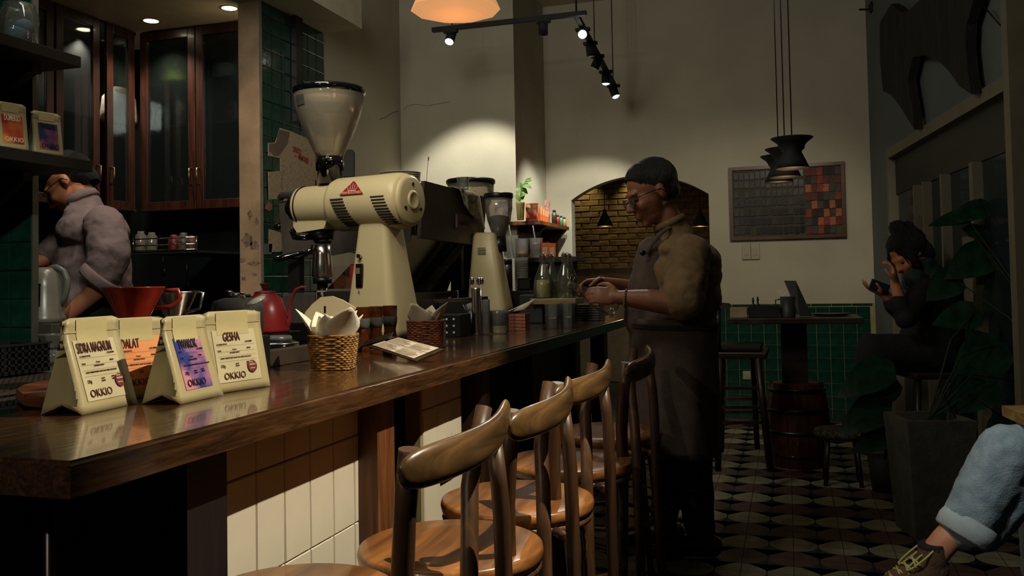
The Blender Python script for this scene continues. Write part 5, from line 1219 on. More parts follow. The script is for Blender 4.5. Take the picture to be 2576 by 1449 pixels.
for k, px in enumerate((1522, 1762)):
    c = ony(px, 569, YF+1.2); s = (c-CAMP).dot(_f)/FPX; r = 21*s
    t = thing('pendant_lamp', ['black cone lamp behind the arch, left one', 'black cone lamp behind the arch right of the man'][k], 'lamp', c, 'cone lamps behind the arch')
    MB().lathe([(r, 0), (r*.2, 36*s), (r*.2, 42*s), (.001, 42*s)], c, 28).build('shade', BLACKM, t)
    MB().lathe([(r*1.03, -.004), (r*1.03, .003), (r*.97, .003)], c, 28).build('rim', mat('brass', (.6, .4, .15), .3, 1), t)
    MB().lathe([(r*.9, .004), (.001, .02)], c, 20).build('glow_disc', GB, t)
    MB().cyl(c+Z3*.08, Vector((c.x, c.y, 3.19)), .004, n=6).build('cord', BLACK, t)
    point('light_a%d' % k, c-Z3*.06, .5, (1, .6, .3), .04)

# ------------------------------------------------------------------ photo board, switches, outlets on the far wall
a, c_ = ony(1833, 422, YF), ony(2133, 600, YF); x0, x1, z1, z0 = a.x, a.x+ (ony(2126, 500, YF).x-a.x), ony(1900, 419, YF).z, ony(1900, 604, YF).z
bd = thing('pin_board', 'wooden framed board covered with small dark and red cards', 'board', ((x0+x1)/2, YF-.02, z0))
FW = wood('frame_wood', rgb(46, 26, 16), rgb(104, 60, 34), 0, 4)
MB().span((x0, YF-.004, z0), (x1, YF-.018, z1)).build('backing', mat('board_back', rgb(70, 66, 52), .9), bd)
for s_ in (((x0, z0), (x1, z0+.028)), ((x0, z1-.028), (x1, z1)), ((x0, z0+.028), (x0+.028, z1-.028)), ((x1-.028, z0+.028), (x1, z1-.028))):
    MB().span((s_[0][0], YF-.035, s_[0][1]), (s_[1][0], YF-.003, s_[1][1])).build('frame_bar', FW, bd)
rnd = random.Random(11)
CD = [mat('card_dark%d' % k, c, .25, var=.3, scale=30) for k, c in enumerate((rgb(16, 22, 30), rgb(24, 26, 32), rgb(10, 14, 18), rgb(40, 40, 40)))]
CRd = [mat('card_red%d' % k, c, .7, var=.2, scale=30) for k, c in enumerate((rgb(120, 50, 36), rgb(86, 40, 32), rgb(150, 84, 56), rgb(60, 56, 50), rgb(40, 28, 26)))]
xm = x0+(x1-x0)*.66; W_, H_ = (xm-x0-.04)/13, (z1-z0-.075)/7
cme = {}
def card(me_key, w, h, m):
    if me_key not in cme:
        bb = MB(); bb.box((0, 0, 0), (w, .006, h)); me = bpy.data.meshes.new('card'); me.from_pydata(bb.v, [], bb.f); me.materials.append(m); cme[me_key] = me
    return cme[me_key]
for i in range(13):
    for j_ in range(7):
        k = rnd.randrange(4); x = x0+.036+W_*(i+.5); z = z0+.036+H_*(j_+.5)
        if rnd.random() < .04: continue
        piece(card(('d', k), W_*.84, H_*.70, CD[k]), 'card', bd, (x, YF-.023, z+rnd.uniform(-.004, .004)), (0, R(rnd.uniform(-5, 5)), 0))
W_, H_ = (x1-xm-.035)/6, (z1-z0-.07)/8
for i in range(6):
    for j_ in range(8):
        k = rnd.randrange(5); x = xm+.005+W_*(i+.5); z = z0+.034+H_*(j_+.5)
        if rnd.random() < .08: continue
        piece(card(('r', k), W_*.96, H_*.95, CRd[k]), 'card', bd, (x, YF-.023-rnd.uniform(0, .004), z), (0, R(rnd.uniform(-6, 6)), 0))
WP_ = mat('switch_white', rgb(160, 152, 128), .4)
def wplate(px0, py0, px1, py1, n, name, label):
    a, c = ony(px0, py0, YF), ony(px1, py1, YF); t = thing(name, label, 'switch' if 'switch' in name else 'outlet', ((a.x+c.x)/2, YF-.01, c.z))
    w = (c.x-a.x)/n
    for i in range(n):
        MB().span((a.x+w*i+.002, YF-.017, c.z), (a.x+w*(i+1)-.002, YF-.008, a.z), .002).build('face_plate', WP_, t)
        fpn = [o for o in t.children][-1]
        MB().span((a.x+w*(i+.3), YF-.021, c.z+(a.z-c.z)*.25), (a.x+w*(i+.7), YF-.0172, c.z+(a.z-c.z)*.75), .001).build('rocker', WP_, t)
wplate(1866, 613, 1912, 652, 2, 'light_switch', 'pair of white wall switches below the card board')
wplate(1868, 933, 1898, 954, 1, 'wall_outlet', 'white wall outlet low on the green tiles')
# small projector / lamp at the top right, sculptural dark board with two points
q = ony(2197, 30, YF-.25); t = thing('wall_sconce', 'small dark fitting on the ceiling corner at top right', 'sconce', q)
MB().lathe([(.03, 0), (.035, .05), (.02, .08), (.001, .08)], q, 16).build('sconce_body', BLACKM, t); MB().bar(q+Vector((-.1, 0, .03)), q+Vector((.16, .1, .03)), .012, .012).build('arm', BLACKM, t)
def onw2(x, y, o): return onw(x, y, o)
VB = mat('weathered_board', rgb(26, 24, 21), .9, var=.4, scale=5, bump=.6, stretch=(3, 3, .6))
out = [(2262, 8), (2285, 28), (2300, 32), (2345, -10), (2480, -10), (2458, 60), (2456, 120), (2462, 180), (2471, 235), (2440, 215), (2415, 180), (2385, 150), (2350, 138), (2318, 142), (2305, 200), (2318, 280), (2322, 325), (2300, 290), (2280, 260), (2262, 238), (2240, 228), (2232, 150), (2232, 55)]
b = MB(); b.poly([onw(x, y, .03) for x, y in out], WN, .05)
tag(b.build('hanging_board', VB), 'huge weathered dark board with two hanging points at top right', 'wall hanging')
MB().tube([onw(2474, 15, .05), onw(2546, 98, .05)], .004, 6).build('cable_', BLACK); tag(bpy.data.objects['cable_'], 'thin dark cable running along the upper right wall', 'cable'); bpy.data.objects['cable_'].name = 'cable'

# ------------------------------------------------------------------ barrel table and what stands on it
DW = wood('dark_table_wood', rgb(20, 14, 10), rgb(58, 40, 28), 0, 4, .4)
BC = Vector((.035, 5.65, 0)); bt = thing('barrel_table', 'dark high table on a wooden barrel before the green tiles', 'table', BC)
zT = .905; a, c = dep(1835, 800, 5.3), dep(2150, 800, 5.35)
MB().span((a.x, a.y-.12, zT-.032), (c.x+.02, a.y+.45, zT), .004).build('tabletop', DW, bt)
MB().span((BC.x-.08, BC.y-.06, .5), (BC.x+.07, BC.y+.08, zT-.032)).build('post', DW, bt)
BR = wood('barrel_wood', rgb(52, 22, 14), rgb(110, 52, 34), 2, 4, .5)
for k in range(20):
    b = MB(); w0, w1 = 2*math.pi*k/20+.01, 2*math.pi*(k+1)/20-.01; vs = []
    for i in range(7):
        t = i/6; rr_ = .158+.032*math.sin(math.pi*t); z = .0+.50*t
        for w, q_ in ((w0, 0), (w1, 0), (w1, .016), (w0, .016)): vs.append(Vector((BC.x+(rr_-q_)*math.cos(w), BC.y+(rr_-q_)*math.sin(w), z)))
    b.add(vs, [(i*4+j, i*4+(j+1) % 4, i*4+4+(j+1) % 4, i*4+4+j) for i in range(6) for j in range(4)]+[(0, 3, 2, 1), (24, 25, 26, 27)], False)
    b.build('stave', BR, bt)
for z, rr_ in ((.06, .168), (.20, .186), (.33, .186), (.45, .168)): MB().lathe([(rr_, 0), (rr_+.004, .001), (rr_+.004, .024), (rr_, .025)], (BC.x, BC.y, z), 32).build('hoop', DARKMET, bt)
MB().lathe([(.001, .49), (.155, .49), (.155, .5), (.001, .5)], BC, 24).build('barrel_head', BR, bt)
def tb_pt(px, Z=5.3): p = dep(px, 797, Z); p.z = zT+.0005; return p
p0_, p1_ = tb_pt(1883), tb_pt(1962)
o = thing('condiment_box', 'dark box on the barrel table with two small figurines', 'box', (p0_+p1_)/2)
MB().span((p0_.x, p0_.y, zT), (p1_.x, p0_.y+.1, dep(1920, 769, 5.3).z), .002).build('box_body', BLACKM, o)
ztop = dep(1920, 769, 5.3).z
for px, h in ((1894, .05), (1906, .055)):
    q = dep(px, 769, 5.3); q.y += .04; q.z = ztop+.0005
    tag(MB().lathe([(.012, 0), (.012, .004), (.006, .012), (.005, h*.5), (.009, h*.62), (.004, h*.72), (.007, h*.85), (.001, h)], q, 12).build('figurine', BLACK), 'tiny black figurine on the dark table box, '+('left one' if px < 1900 else 'right one'), 'figurine', 'figurines on the table box')
p0_, p1_ = tb_pt(1836), tb_pt(1880)
tag(MB().span((p0_.x, p0_.y+.02, zT), (p1_.x, p0_.y+.09, dep(1860, 774, 5.3).z), .002).build('tissue_box', mat('box_beige', rgb(150, 134, 100), .7)), 'beige box at the left end of the barrel table', 'box')
q = (tb_pt(1965)+tb_pt(2000))/2; q.y -= .02; s = 5.3/FPX
o = thing('tin_mug', 'square grey tin mug with handle holding tissues', 'mug', q)
MB().shell([(18*s, 0), (18*s, .002), (18*s, 51*s)], q, .002, 24).build('mug_body', mat('tin_grey', rgb(62, 66, 62), .5, .3), o)
MB().tube([q+Vector((-18*s, 0, 44*s)), q+Vector((-29*s, 0, 42*s)), q+Vector((-29*s, 0, 22*s)), q+Vector((-18*s, 0, 14*s))], .004, 8).build('handle', mat('tin_grey', (0, 0, 0)), o)
leaf(leaf(leaf(MB(), q+Z3*.11, (-.6, 0, .5), (0, -1, 0), .08, .03), q+Z3*.11, (.2, 0, .8), (0, -1, 0), .07, .03), q+Z3*.11, (-.2, .2, .6), (0, -1, 0), .06, .03).build('tissue', PAPER, o, solid=.001)
tag(MB().poly([dep(1972, 706, 5.32), dep(2002, 706, 5.3), dep(2043, 795, 5.22), dep(2012, 796, 5.22)], (0, 1, 0), .012).build('menu_stand', mat('menu_dark', rgb(44, 50, 46), .5)), 'tilted dark menu stand leaning on the barrel table', 'menu')
q = tb_pt(2090, 5.35); tag(MB().lathe([(.001, 0), (.09, .002), (.12, .012), (.12, .014), (.001, .008)], q, 28).build('plate', mat('plate_dark', rgb(60, 54, 44), .4)), 'flat dark plate on the right half of the barrel table', 'plate')

# high wooden chair with rungs left of the barrel
hc_ = thing('high_chair', 'tall dark wooden bar chair with many rungs left of the barrel', 'chair', (-.27, 5.25, 0))
def P5(px, py, y): return ony(px, py, y)
fy, by = 5.02, 5.32
sl, sr = P5(1800, 880, fy), P5(1925, 880, fy); sz = sl.z
MB().span((sl.x, fy-.02, sz-.05), (sr.x+.01, by+.06, sz-.01), .01).build('seat', DW, hc_)
MB().span((sl.x+.01, fy, sz-.009), (sr.x-.02, by+.03, sz+.022), .01).build('cushion', mat('cushion_dark', rgb(20, 22, 22), .7), hc_)
MB().tube([P5(1905, 890, fy), P5(1938, 1185, fy)], .02, 8).build('leg', DW, hc_); hc_l = P5(1808, 890, fy)
MB().tube([P5(1812, 890, fy), P5(1806, 1185, fy)], .018, 8).build('leg', DW, hc_)
MB().tube([P5(1892, 880, by), P5(1905, 1130, by)], .016, 8).build('leg', DW, hc_); MB().tube([P5(1818, 880, by), P5(1815, 1130, by)], .016, 8).build('leg', DW, hc_)
MB().tube([P5(1806, 880, fy), P5(1806, 775, fy)], .016, 8).build('back_post', DW, hc_)
MB().bar(P5(1786, 765, fy), P5(1836, 770, fy), .05, .03).build('back_rail', DW, hc_)
for (y0_, yy) in ((976, fy), (1003, by), (1024, fy), (1036, by), (1063, fy)):
    MB().bar(P5(1806, y0_, yy), P5(1912+(y0_-976)*.12, y0_, yy), .02, .018).build('rung', DW if y0_ != 1003 else BR, hc_)
for o in hc_.children:
    pass

# concrete planter, plants
pb = onz(2345, 1340, 0); CO = mat('concrete', rgb(72, 70, 62), .9, var=.15, scale=12, bump=.3)
pt_ = thing('planter', 'tall grey concrete planter at the right', 'planter', pb)
zq = dep(2340, 1048, (pb-CAMP).dot(_f)).z; wq = .135
b = MB(); s0, s1 = [], []
for z, w in ((0, .115), (zq, .145), (zq, .125), (zq-.04, .12)):
    s0 += [Vector((pb.x+sx*w, pb.y+sy*w, z)) for sx, sy in ((-1, -1), (1, -1), (1, 1), (-1, 1))]
b.add([rotz(.25)@(v-pb)+pb for v in s0], [(i*4+j, i*4+(j+1) % 4, i*4+4+(j+1) % 4, i*4+4+j) for i in range(3) for j in range(4)]+[(3, 2, 1, 0), (12, 13, 14, 15)], False); b.build('pot', CO, pt_)
DL = mat('leaf_dark', rgb(14, 46, 28), .35, var=.35, scale=18, bump=.1); ST = mat('stem_dark', rgb(30, 36, 22), .7)
def plant(label, base, leaves, name='leafy_plant', th=None):
    base = Vector(base); t = th or thing(name, label, 'plant', base)
    for (px, py, Z, dx, dy, L, w) in leaves:
        p = dep(px, py, Z); s = Z/FPX
        d = (_r*dx - _u*dy - _f*.25); mid = (base+p)/2+Vector((0, 0, .12))
        MB().tube([base, mid, p], [.005, .004, .0025], 6).build('stem', ST, t)
        leaf(MB(), p, d, -_f+Z3*.6, L*s, w*s, .25).build('leaf', DL, t)
    return t
plant('large leaved dark plant growing from the concrete planter', (pb.x, pb.y, zq-.02), [
    (2480, 960, 4.0, -.9, .55, 130, 55), (2400, 1040, 4.0, -.7, .5, 90, 40), (2500, 870, 4.1, -.7, .6, 160, 60), (2540, 1060, 3.9, -.4, .9, 120, 50), (2450, 790, 4.2, -.9, .1, 110, 40), (2560, 960, 4.0, .2, .9, 120, 45), (2420, 1080, 3.9, .2, .8, 80, 35)])
pb2 = Vector((1.18, 4.35, 0)); t = thing('leafy_plant', 'tall dark potted plant with broad leaves by the windows', 'plant', pb2)
MB().lathe([(.14, 0), (.17, .4), (.18, .55), (.15, .55), (.001, .52)], pb2, 24).build('pot', mat('terracotta_dark', rgb(60, 34, 26), .8), t)
plant(None, pb2+Z3*.5, [(2480, 520, 4.4, -.95, .25, 130, 28), (2430, 545, 4.4, -.9, .1, 100, 22), (2440, 580, 4.4, .95, .25, 90, 24), (2560, 600, 4.4, -.2, .6, 100, 40), (2480, 640, 4.4, -.9, .4, 120, 48), (2400, 700, 4.4, -.8, .5, 90, 40), (2540, 690, 4.4, -.6, .8, 120, 45), (2520, 780, 4.6, -.8, .6, 130, 50), (2576, 410, 4.6, -.9, -.1, 70, 22), (2560, 560, 4.6, -.7, -.3, 90, 26), (2576, 760, 4.6, -.4, .9, 110, 40)], th=t)
pb3 = onz(2230, 1235, 0); t = thing('leafy_plant', 'dark monstera with drooping leaves low behind the planter', 'plant', pb3)
MB().lathe([(.07, 0), (.09, .18), (.08, .18), (.001, .17)], pb3, 20).build('pot', BLACKM, t)
plant(None, pb3+Z3*.17, [(2225, 925, 4.25, -.95, .45, 140, 45), (2215, 1020, 4.25, -.9, .5, 130, 45), (2240, 960, 4.3, -.6, .8, 90, 35), (2230, 1090, 4.25, -.8, .3, 100, 35)], th=t)
# woven low stool
q = onz(2120, 1215, 0); t = thing('woven_stool', 'low stool with speckled woven seat below the drooping leaves', 'stool', q)
hz_ = dep(2120, 1078, (q-CAMP).dot(_f)).z
MB().lathe([(.13, -.05), (.15, -.03), (.14, -.004), (.001, 0)], q+Z3*hz_, 24).build('seat', mat('woven_speckle', rgb(70, 62, 44), .9, col2=rgb(24, 22, 18), scale=60, contrast=(.5, .52)), t)
for k in range(4): MB().tube([q+Vector((.1*math.cos(R(45+90*k)), .1*math.sin(R(45+90*k)), hz_-.04)), q+Vector((.13*math.cos(R(45+90*k)), .13*math.sin(R(45+90*k)), 0))], .012, 8).build('leg', DW, t)
# near table corner at the right edge
tc_ = dep(2520, 1020, 2.55); t = thing('side_table', 'honey wood tabletop corner at the right picture edge', 'table', (tc_.x+.3, tc_.y, 0))
HW = wood('honey_wood', rgb(120, 84, 44), rgb(190, 146, 88), 0, 3)
e1 = Vector((.96, .28, 0)); e2 = dep(2576, 1053, 2.38)-tc_; e2.z = 0; e2.normalize()
MB().poly([tc_, tc_+e2*.55, tc_+e2*.55+e1*.6, tc_+e1*.6], (0, 0, -1), .03).build('tabletop', HW, t)
for (i, j_) in ((.06, .06), (.5, .06), (.06, .54), (.5, .54)):
    f = tc_+e2*i+e1*j_; MB().cyl((f.x, f.y, 0), (f.x, f.y, tc_.z-.03), .02, n=10).build('leg', DW, t)
t['category'] = 'table'

# ------------------------------------------------------------------ kitchen: glazed wall cabinets meeting in a corner
ZS2 = ZS-.002
kc0 = onz(348, 81, ZS); YK = kc0.y; XK = kc0.x
CW = wood('cabinet_wood', rgb(18, 10, 7), rgb(78, 42, 24), 2, 4, .35, .2)
CG = glass('cabinet_glass', (.30, .42, .42), .04, .025)
zb_k = onp(420, 492, (0, YK, 0), Vector((0, 1, 0))).z-.10
struct(MB().span((-5.3, YK+.36, 0), (XL-.14*SF, YK+.46, ZS)), 'wall_kitchen_back', mat('kitchen_tile_dark', rgb(14, 22, 22), .4))
struct(MB().span((-5.3, 1.0, 0), (XK-.38, YK+.46, ZS)), 'wall_kitchen_side', mat('kitchen_tile_dark', (0, 0, 0)))
XR_ = XL-.15*SF
kb_ = thing('wall_cabinet', 'dark glazed kitchen wall cabinet facing us with wooden door frames', 'cabinet', ((XK+XR_)/2, YK+.18, zb_k), 'glazed kitchen cabinets')
MB().span((XK, YK+.33, zb_k), (XR_, YK+.35, ZS2)).span((XK, YK+.02, zb_k), (XR_, YK+.33, zb_k+.02)).span((XK, YK+.02, ZS2-.02), (XR_, YK+.33, ZS2)).span((XK, YK+.02, zb_k+.02), (XK+.02, YK+.33, ZS2-.02)).span((XR_-.02, YK+.02, zb_k+.02), (XR_, YK+.33, ZS2-.02)).build('carcass', BLACKM, kb_)
zsf = zb_k+(ZS-zb_k)*.48; zsf2 = zb_k+(ZS-zb_k)*.72
for z in (zsf, zsf2): MB().span((XK+.02, YK+.06, z-.018), (XR_-.02, YK+.33, z)).build('inner_shelf', BLACKM, kb_)
def door(par, P, u, w, z0, z1, hs):   # hs: handle side +1/-1 along u
    P = Vector(P); u = Vector(u); n = Vector((u.y, -u.x, 0)); f = .06
    d = thing('door_', None, None, P); 
    bpy.data.objects.remove(d)
    def bx(a0, a1, b0, b1, o0=0, o1=.022):
        Q = Matrix((u, -n, Z3)).transposed(); c = P+u*(a0+a1)/2+n*(o0+o1)/2; c.z = (b0+b1)/2; return MB().box(c, (a1-a0, o1-o0, b1-b0), Q, .003)
    o = MB(); pn = []
    for a0, a1, b0, b1 in ((.003, f, z0, z1), (w-f, w-.003, z0, z1), (f, w-f, z0, z0+f), (f, w-f, z1-f, z1)):
        t_ = bx(a0, a1, b0, b1); o.v += t_.v if False else []; o.add(t_.v, t_.f, False)
    dd_ = o.build('door', CW, par)
    bx(f, w-f, z0+f, z1-f, .006, .010).build('pane', CG, dd_)
    hx_ = (w-.03) if hs > 0 else .03; c = P+u*hx_+n*.022
    MB().tube([Vector((c.x, c.y, z0+.16)), Vector((c.x, c.y, z0+.165))+n*.03, Vector((c.x, c.y, z0+.265))+n*.03, Vector((c.x, c.y, z0+.27))], .006, 8).build('handle', mat('brass_old', (.30, .22, .12), .3, 1), dd_)
xa = onp(352, 300, (0, YK, 0), Vector((0, 1, 0))).x; xbm = onp(492, 300, (0, YK, 0), Vector((0, 1, 0))).x
door(kb_, (xa, YK+.02, 0), (1, 0, 0), xbm-xa, zb_k, ZS2-.01, 1)
door(kb_, (xbm, YK+.02, 0), (1, 0, 0), XR_-xbm, zb_k, ZS2-.01, -1)
kl = thing('wall_cabinet', 'dark glazed kitchen wall cabinet on the left side wall', 'cabinet', (XK-.18, YK-.7, zb_k), 'glazed kitchen cabinets')
MB().span((XK-.36, 2.6, zb_k), (XK-.34, YK, ZS2)).span((XK-.34, 2.6, zb_k), (XK-.02, YK, zb_k+.02)).span((XK-.34, 2.6, ZS2-.02), (XK-.02, YK, ZS2)).build('carcass', BLACKM, kl)
MB().span((XK-.34, 2.6, zsf-.018), (XK-.05, YK, zsf)).build('inner_shelf', BLACKM, kl)
y1_ = onx(340, 300, XK).y; y2_ = onx(268, 300, XK).y; y3_ = onx(252, 300, XK).y; y4_ = onx(140, 300, XK).y
door(kl, (XK-.02, y2_, 0), (0, 1, 0), min(y1_, YK)-y2_, zb_k, ZS2-.01, -1)
door(kl, (XK-.02, y4_, 0), (0, 1, 0), y3_-y4_, zb_k, ZS2-.01, 1)
door(kl, (XK-.02, 2.62, 0), (0, 1, 0), y4_-2.63, zb_k, ZS2-.01, -1)
# things behind the cabinet glass
def ins(px, py, w, h, name, m, label, cat, Y=None, z=None, shape='sack'):
    Y = Y or YK+.17; p = ony(px, py, Y); s = (p-CAMP).dot(_f)/FPX; w, h = w*s, h*s; z = (z if z is not None else p.z-h/2)+.001
    b = MB()
    if shape == 'sack': b.lathe([(w*.42, 0), (w*.5, h*.15), (w*.48, h*.6), (w*.3, h*.9), (w*.08, h)], (p.x, Y, z), 14, xs=(1, .7))
    else: b.lathe([(w*.5, 0), (w*.5, h*.8), (w*.42, h), (.001, h)], (p.x, Y, z), 16)
    return tag(b.build(name, m), label, cat)
PLG = mat('bag_green', rgb(150, 160, 60), .3, var=.3, bump=.8, bscale=20); PLW = mat('bag_white', rgb(150, 146, 134), .5, var=.2, bump=.6, bscale=20)
ins(440, 190, 90, 80, 'plastic_sack', PLG, 'yellow green plastic bag behind the cabinet glass, upper shelf', 'bag', z=zsf2)
ins(565, 180, 60, 40, 'storage_tub', PLW, 'pale tub behind the right cabinet door, upper shelf', 'tub', z=zsf2, shape='tub')
ins(456, 330, 28, 75, 'mesh_bottle', PLW, 'pale bottle behind the middle cabinet door', 'bottle', z=zb_k+(ZS-zb_k)*.48, shape='tub')
ins(408, 335, 50, 60, 'dark_sack', mat('bag_teal', rgb(30, 66, 64), .5, var=.4, scale=30), 'dark teal bundle behind the middle cabinet door', 'bag', z=zsf)
ins(590, 320, 50, 60, 'dark_sack', mat('bag_plum', rgb(70, 40, 44), .5, var=.4, scale=30), 'plum bundle behind the right cabinet door', 'bag', z=zsf)
p = onx(300, 330, XK-.17); tag(MB().lathe([(.12, 0), (.14, .04), (.12, .2), (.05, .27), (.001, .28)], (p.x, p.y, zsf+.001), 16, xs=(.8, 1)).build('plastic_sack', PLW), 'white sack behind the left cabinet glass', 'bag')
# wire rack and jars below the cabinets, counter beneath
q0, q1 = dep(335, 632, 5.35), dep(532, 628, 5.35); yr = q0.y-.0
rk = thing('wire_rack', 'chrome wall rack under the kitchen cabinets', 'rack', ((q0.x+q1.x)/2, yr, q0.z))
for zo in (0, .032, .072): MB().tube([(q0.x, yr, q0.z+zo), (q1.x, yr-.0, q0.z+zo)], .004, 6).build('rail', CHROME, rk)
MB().tube([(q1.x, yr, q0.z-.01), (q1.x, yr, q0.z+.08)], .004, 6).build('upright', CHROME, rk); MB().tube([(q0.x, yr, q0.z-.01), (q0.x, yr, q0.z+.08)], .004, 6).build('upright', CHROME, rk)
MB().span((q0.x, yr+.01, q0.z-.02), (q1.x, YK+.358, q0.z-.005)).build('rack_floor', BLACKM, rk)
for k, (px, h) in enumerate(((345, .13), (380, .12), (450, .10), (480, .11), (505, .09))):
    p = dep(px, 620, 5.4); tag(MB().lathe([(.03, 0), (.033, .01), (.033, h*.8), (.02, h*.9), (.02, h), (.001, h)], (p.x, yr+.08, q0.z-.004), 16).build('spice_jar', [glass('jar_glass', (.6, .6, .5), .1, .3), glass('jar_glass', (0, 0, 0)), mat('jar_red', rgb(90, 20, 18), .5), mat('jar_grey', rgb(70, 70, 66), .5), mat('jar_brown', rgb(80, 54, 40), .5)][k]),
        ['clear jar at the left end of the wire rack', 'second clear jar on the wire rack', 'dark red jar in the middle of the wire rack', 'grey jar on the wire rack', 'brown jar near the right end of the wire rack'][k], 'jar', 'jars on the wire rack')
tag(MB().span((XK-.3, YK-.3, .86), (XR_, YK+.355, .92)).span((XK-.2, YK-.2, 0), (XR_, YK+.35, .86)).build('back_counter', BLACKM), 'dark rear kitchen counter below the wire rack', 'counter')
for k, (px, py, hh) in enumerate(((410, 640, .1), (470, 650, .17), (560, 660, .12))):
    a = ony(px, py, YK+.34); tag(MB().tube([a, a-Z3*hh], .004, 6).ell(a-Z3*(hh+.02), (.018, .006, .025)).build('ladle', DARKMET), ['hanging ladle at the left below the rack', 'longer hanging ladle in the middle below the rack', 'hanging ladle near the pillar'][k], 'utensil', 'utensils hanging under the rack')
# recessed downlights
for k, (px, py) in enumerate(((577, 20), (380, 52), (215, 77))):
    c = onz(px, py, ZS)
    t = thing('downlight', ['round ceiling downlight nearest the pillar', 'round ceiling downlight over the cabinet corner', 'round ceiling downlight farthest left'][k], 'lamp', c, 'kitchen downlights')
    MB().lathe([(.048, 0), (.060, -.004), (.062, -.001), (.062, 0)], c-Z3*.001, 28).build('trim_ring', WP_, t); MB().lathe([(.046, -.003), (.001, -.0035)], c, 24).build('lens', mat('downlight_lens', (1, .9, .7), .5, emit=(1, .82, .55), es=9), t)
    spot('light_down%d' % k, (c.x, c.y-.0, c.z-.03), (c.x+.02, c.y, 0), (10, 22, 22)[k], 110, .8, (1, .80, .62), .03)
spot('light_cook', (-2.55, 3.0, 2.7), (-2.95, 3.25, 1.2), 10, 50, .5, (1, .82, .74), .03)

# ------------------------------------------------------------------ people: overlapping volumes fused into one continuous skin
class Body:
    def __init__(s): s.b = MB()
    def e(s, c, r, rot=None): s.b.ell(c, r, rot, 20, 12); return s
    def c(s, p, q, r0, r1, f=1.0):   # tapered limb with round ends
        p, q = Vector(p), Vector(q); s.b.tube([p, q], [r0, r1], 16); s.b.ell(p, r0, seg=16, ring=10); s.b.ell(q, r1, seg=16, ring=10); return s
    def chain(s, pts, rad):
        for i in range(len(pts)-1): s.c(pts[i], pts[i+1], rad[i], rad[i+1])
        return s
    def bake(s, name, m, parent=None, vox=.008, smooth=6, wr=0, ws=.06, origin=None, cut=None):
        me = bpy.data.meshes.new('t'); me.from_pydata(s.b.v, [], s.b.f); me.update()
        o = bpy.data.objects.new('t', me); COL.objects.link(o)
        bm = bmesh.new(); bm.from_mesh(me); bmesh.ops.remove_doubles(bm, verts=bm.verts, dist=1e-5); bmesh.ops.recalc_face_normals(bm, faces=bm.faces); bm.to_mesh(me); bm.free()
        r = o.modifiers.new('r', 'REMESH'); r.mode = 'VOXEL'; r.voxel_size = vox; r.use_smooth_shade = True
        if smooth: k = o.modifiers.new('s', 'SMOOTH'); k.factor = .5; k.iterations = smooth
        if wr:
            tx = bpy.data.textures.new('wr', 'CLOUDS'); tx.noise_scale = ws; tx.noise_depth = 3
            d = o.modifiers.new('d', 'DISPLACE'); d.texture = tx; d.strength = wr; d.mid_level = .5; d.texture_coords = 'GLOBAL'
        dg = bpy.context.evaluated_depsgraph_get(); m2 = bpy.data.meshes.new_from_object(o.evaluated_get(dg)); bpy.data.objects.remove(o)
        if cut:
            bm = bmesh.new(); bm.from_mesh(m2)
            for (co, no) in cut: bmesh.ops.bisect_plane(bm, geom=bm.verts[:]+bm.edges[:]+bm.faces[:], plane_co=Vector(co), plane_no=Vector(no), clear_outer=True)
            bm.to_mesh(m2); bm.free()
        xs = [v.co for v in m2.vertices]; org = Vector(origin) if origin else Vector((sum(v.x for v in xs)/len(xs), sum(v.y for v in xs)/len(xs), min(v.z for v in xs)))
        for v in m2.vertices: v.co -= org
        m2.materials.clear(); m2.materials.append(m); m2.polygons.foreach_set('use_smooth', [True]*len(m2.polygons)); m2.name = name
        return link(m2, name, parent, org)
def head(B, c, fwd, up, S=1.0):
    fwd = Vector(fwd).normalized(); up = Vector(up); up = (up-fwd*up.dot(fwd)).normalized(); lf = up.cross(fwd); Q = Matrix((fwd, lf, up)).transposed()
    P = lambda x, y, z: Vector(c)+Q@Vector((x*S, y*S, z*S)); c = Vector(c)
    E = lambda x, y, z, a, b, d: B.e(P(x, y, z), (a*S, b*S, d*S), Q)
    E(-.012, 0, .035, .098, .076, .088); E(.030, 0, -.02, .066, .064, .085); E(.028, 0, -.075, .052, .050, .038); E(.062, 0, -.098, .022, .024, .018)
    E(.082, 0, .022, .016, .050, .012); E(.06, .036, -.03, .03, .022, .026); E(.06, -.036, -.03, .03, .022, .026)
    B.c(P(.092, 0, .008), P(.112, 0, -.030), .008*S, .0125*S); E(.100, .012, -.034, .010, .008, .008); E(.100, -.012, -.034, .010, .008, .008)
    E(.086, 0, -.058, .013, .024, .007); E(.084, 0, -.071, .013, .021, .0075)
    for s in (1, -1): E(-.008, s*.076, -.004, .017, .008, .030)
    return P, Q
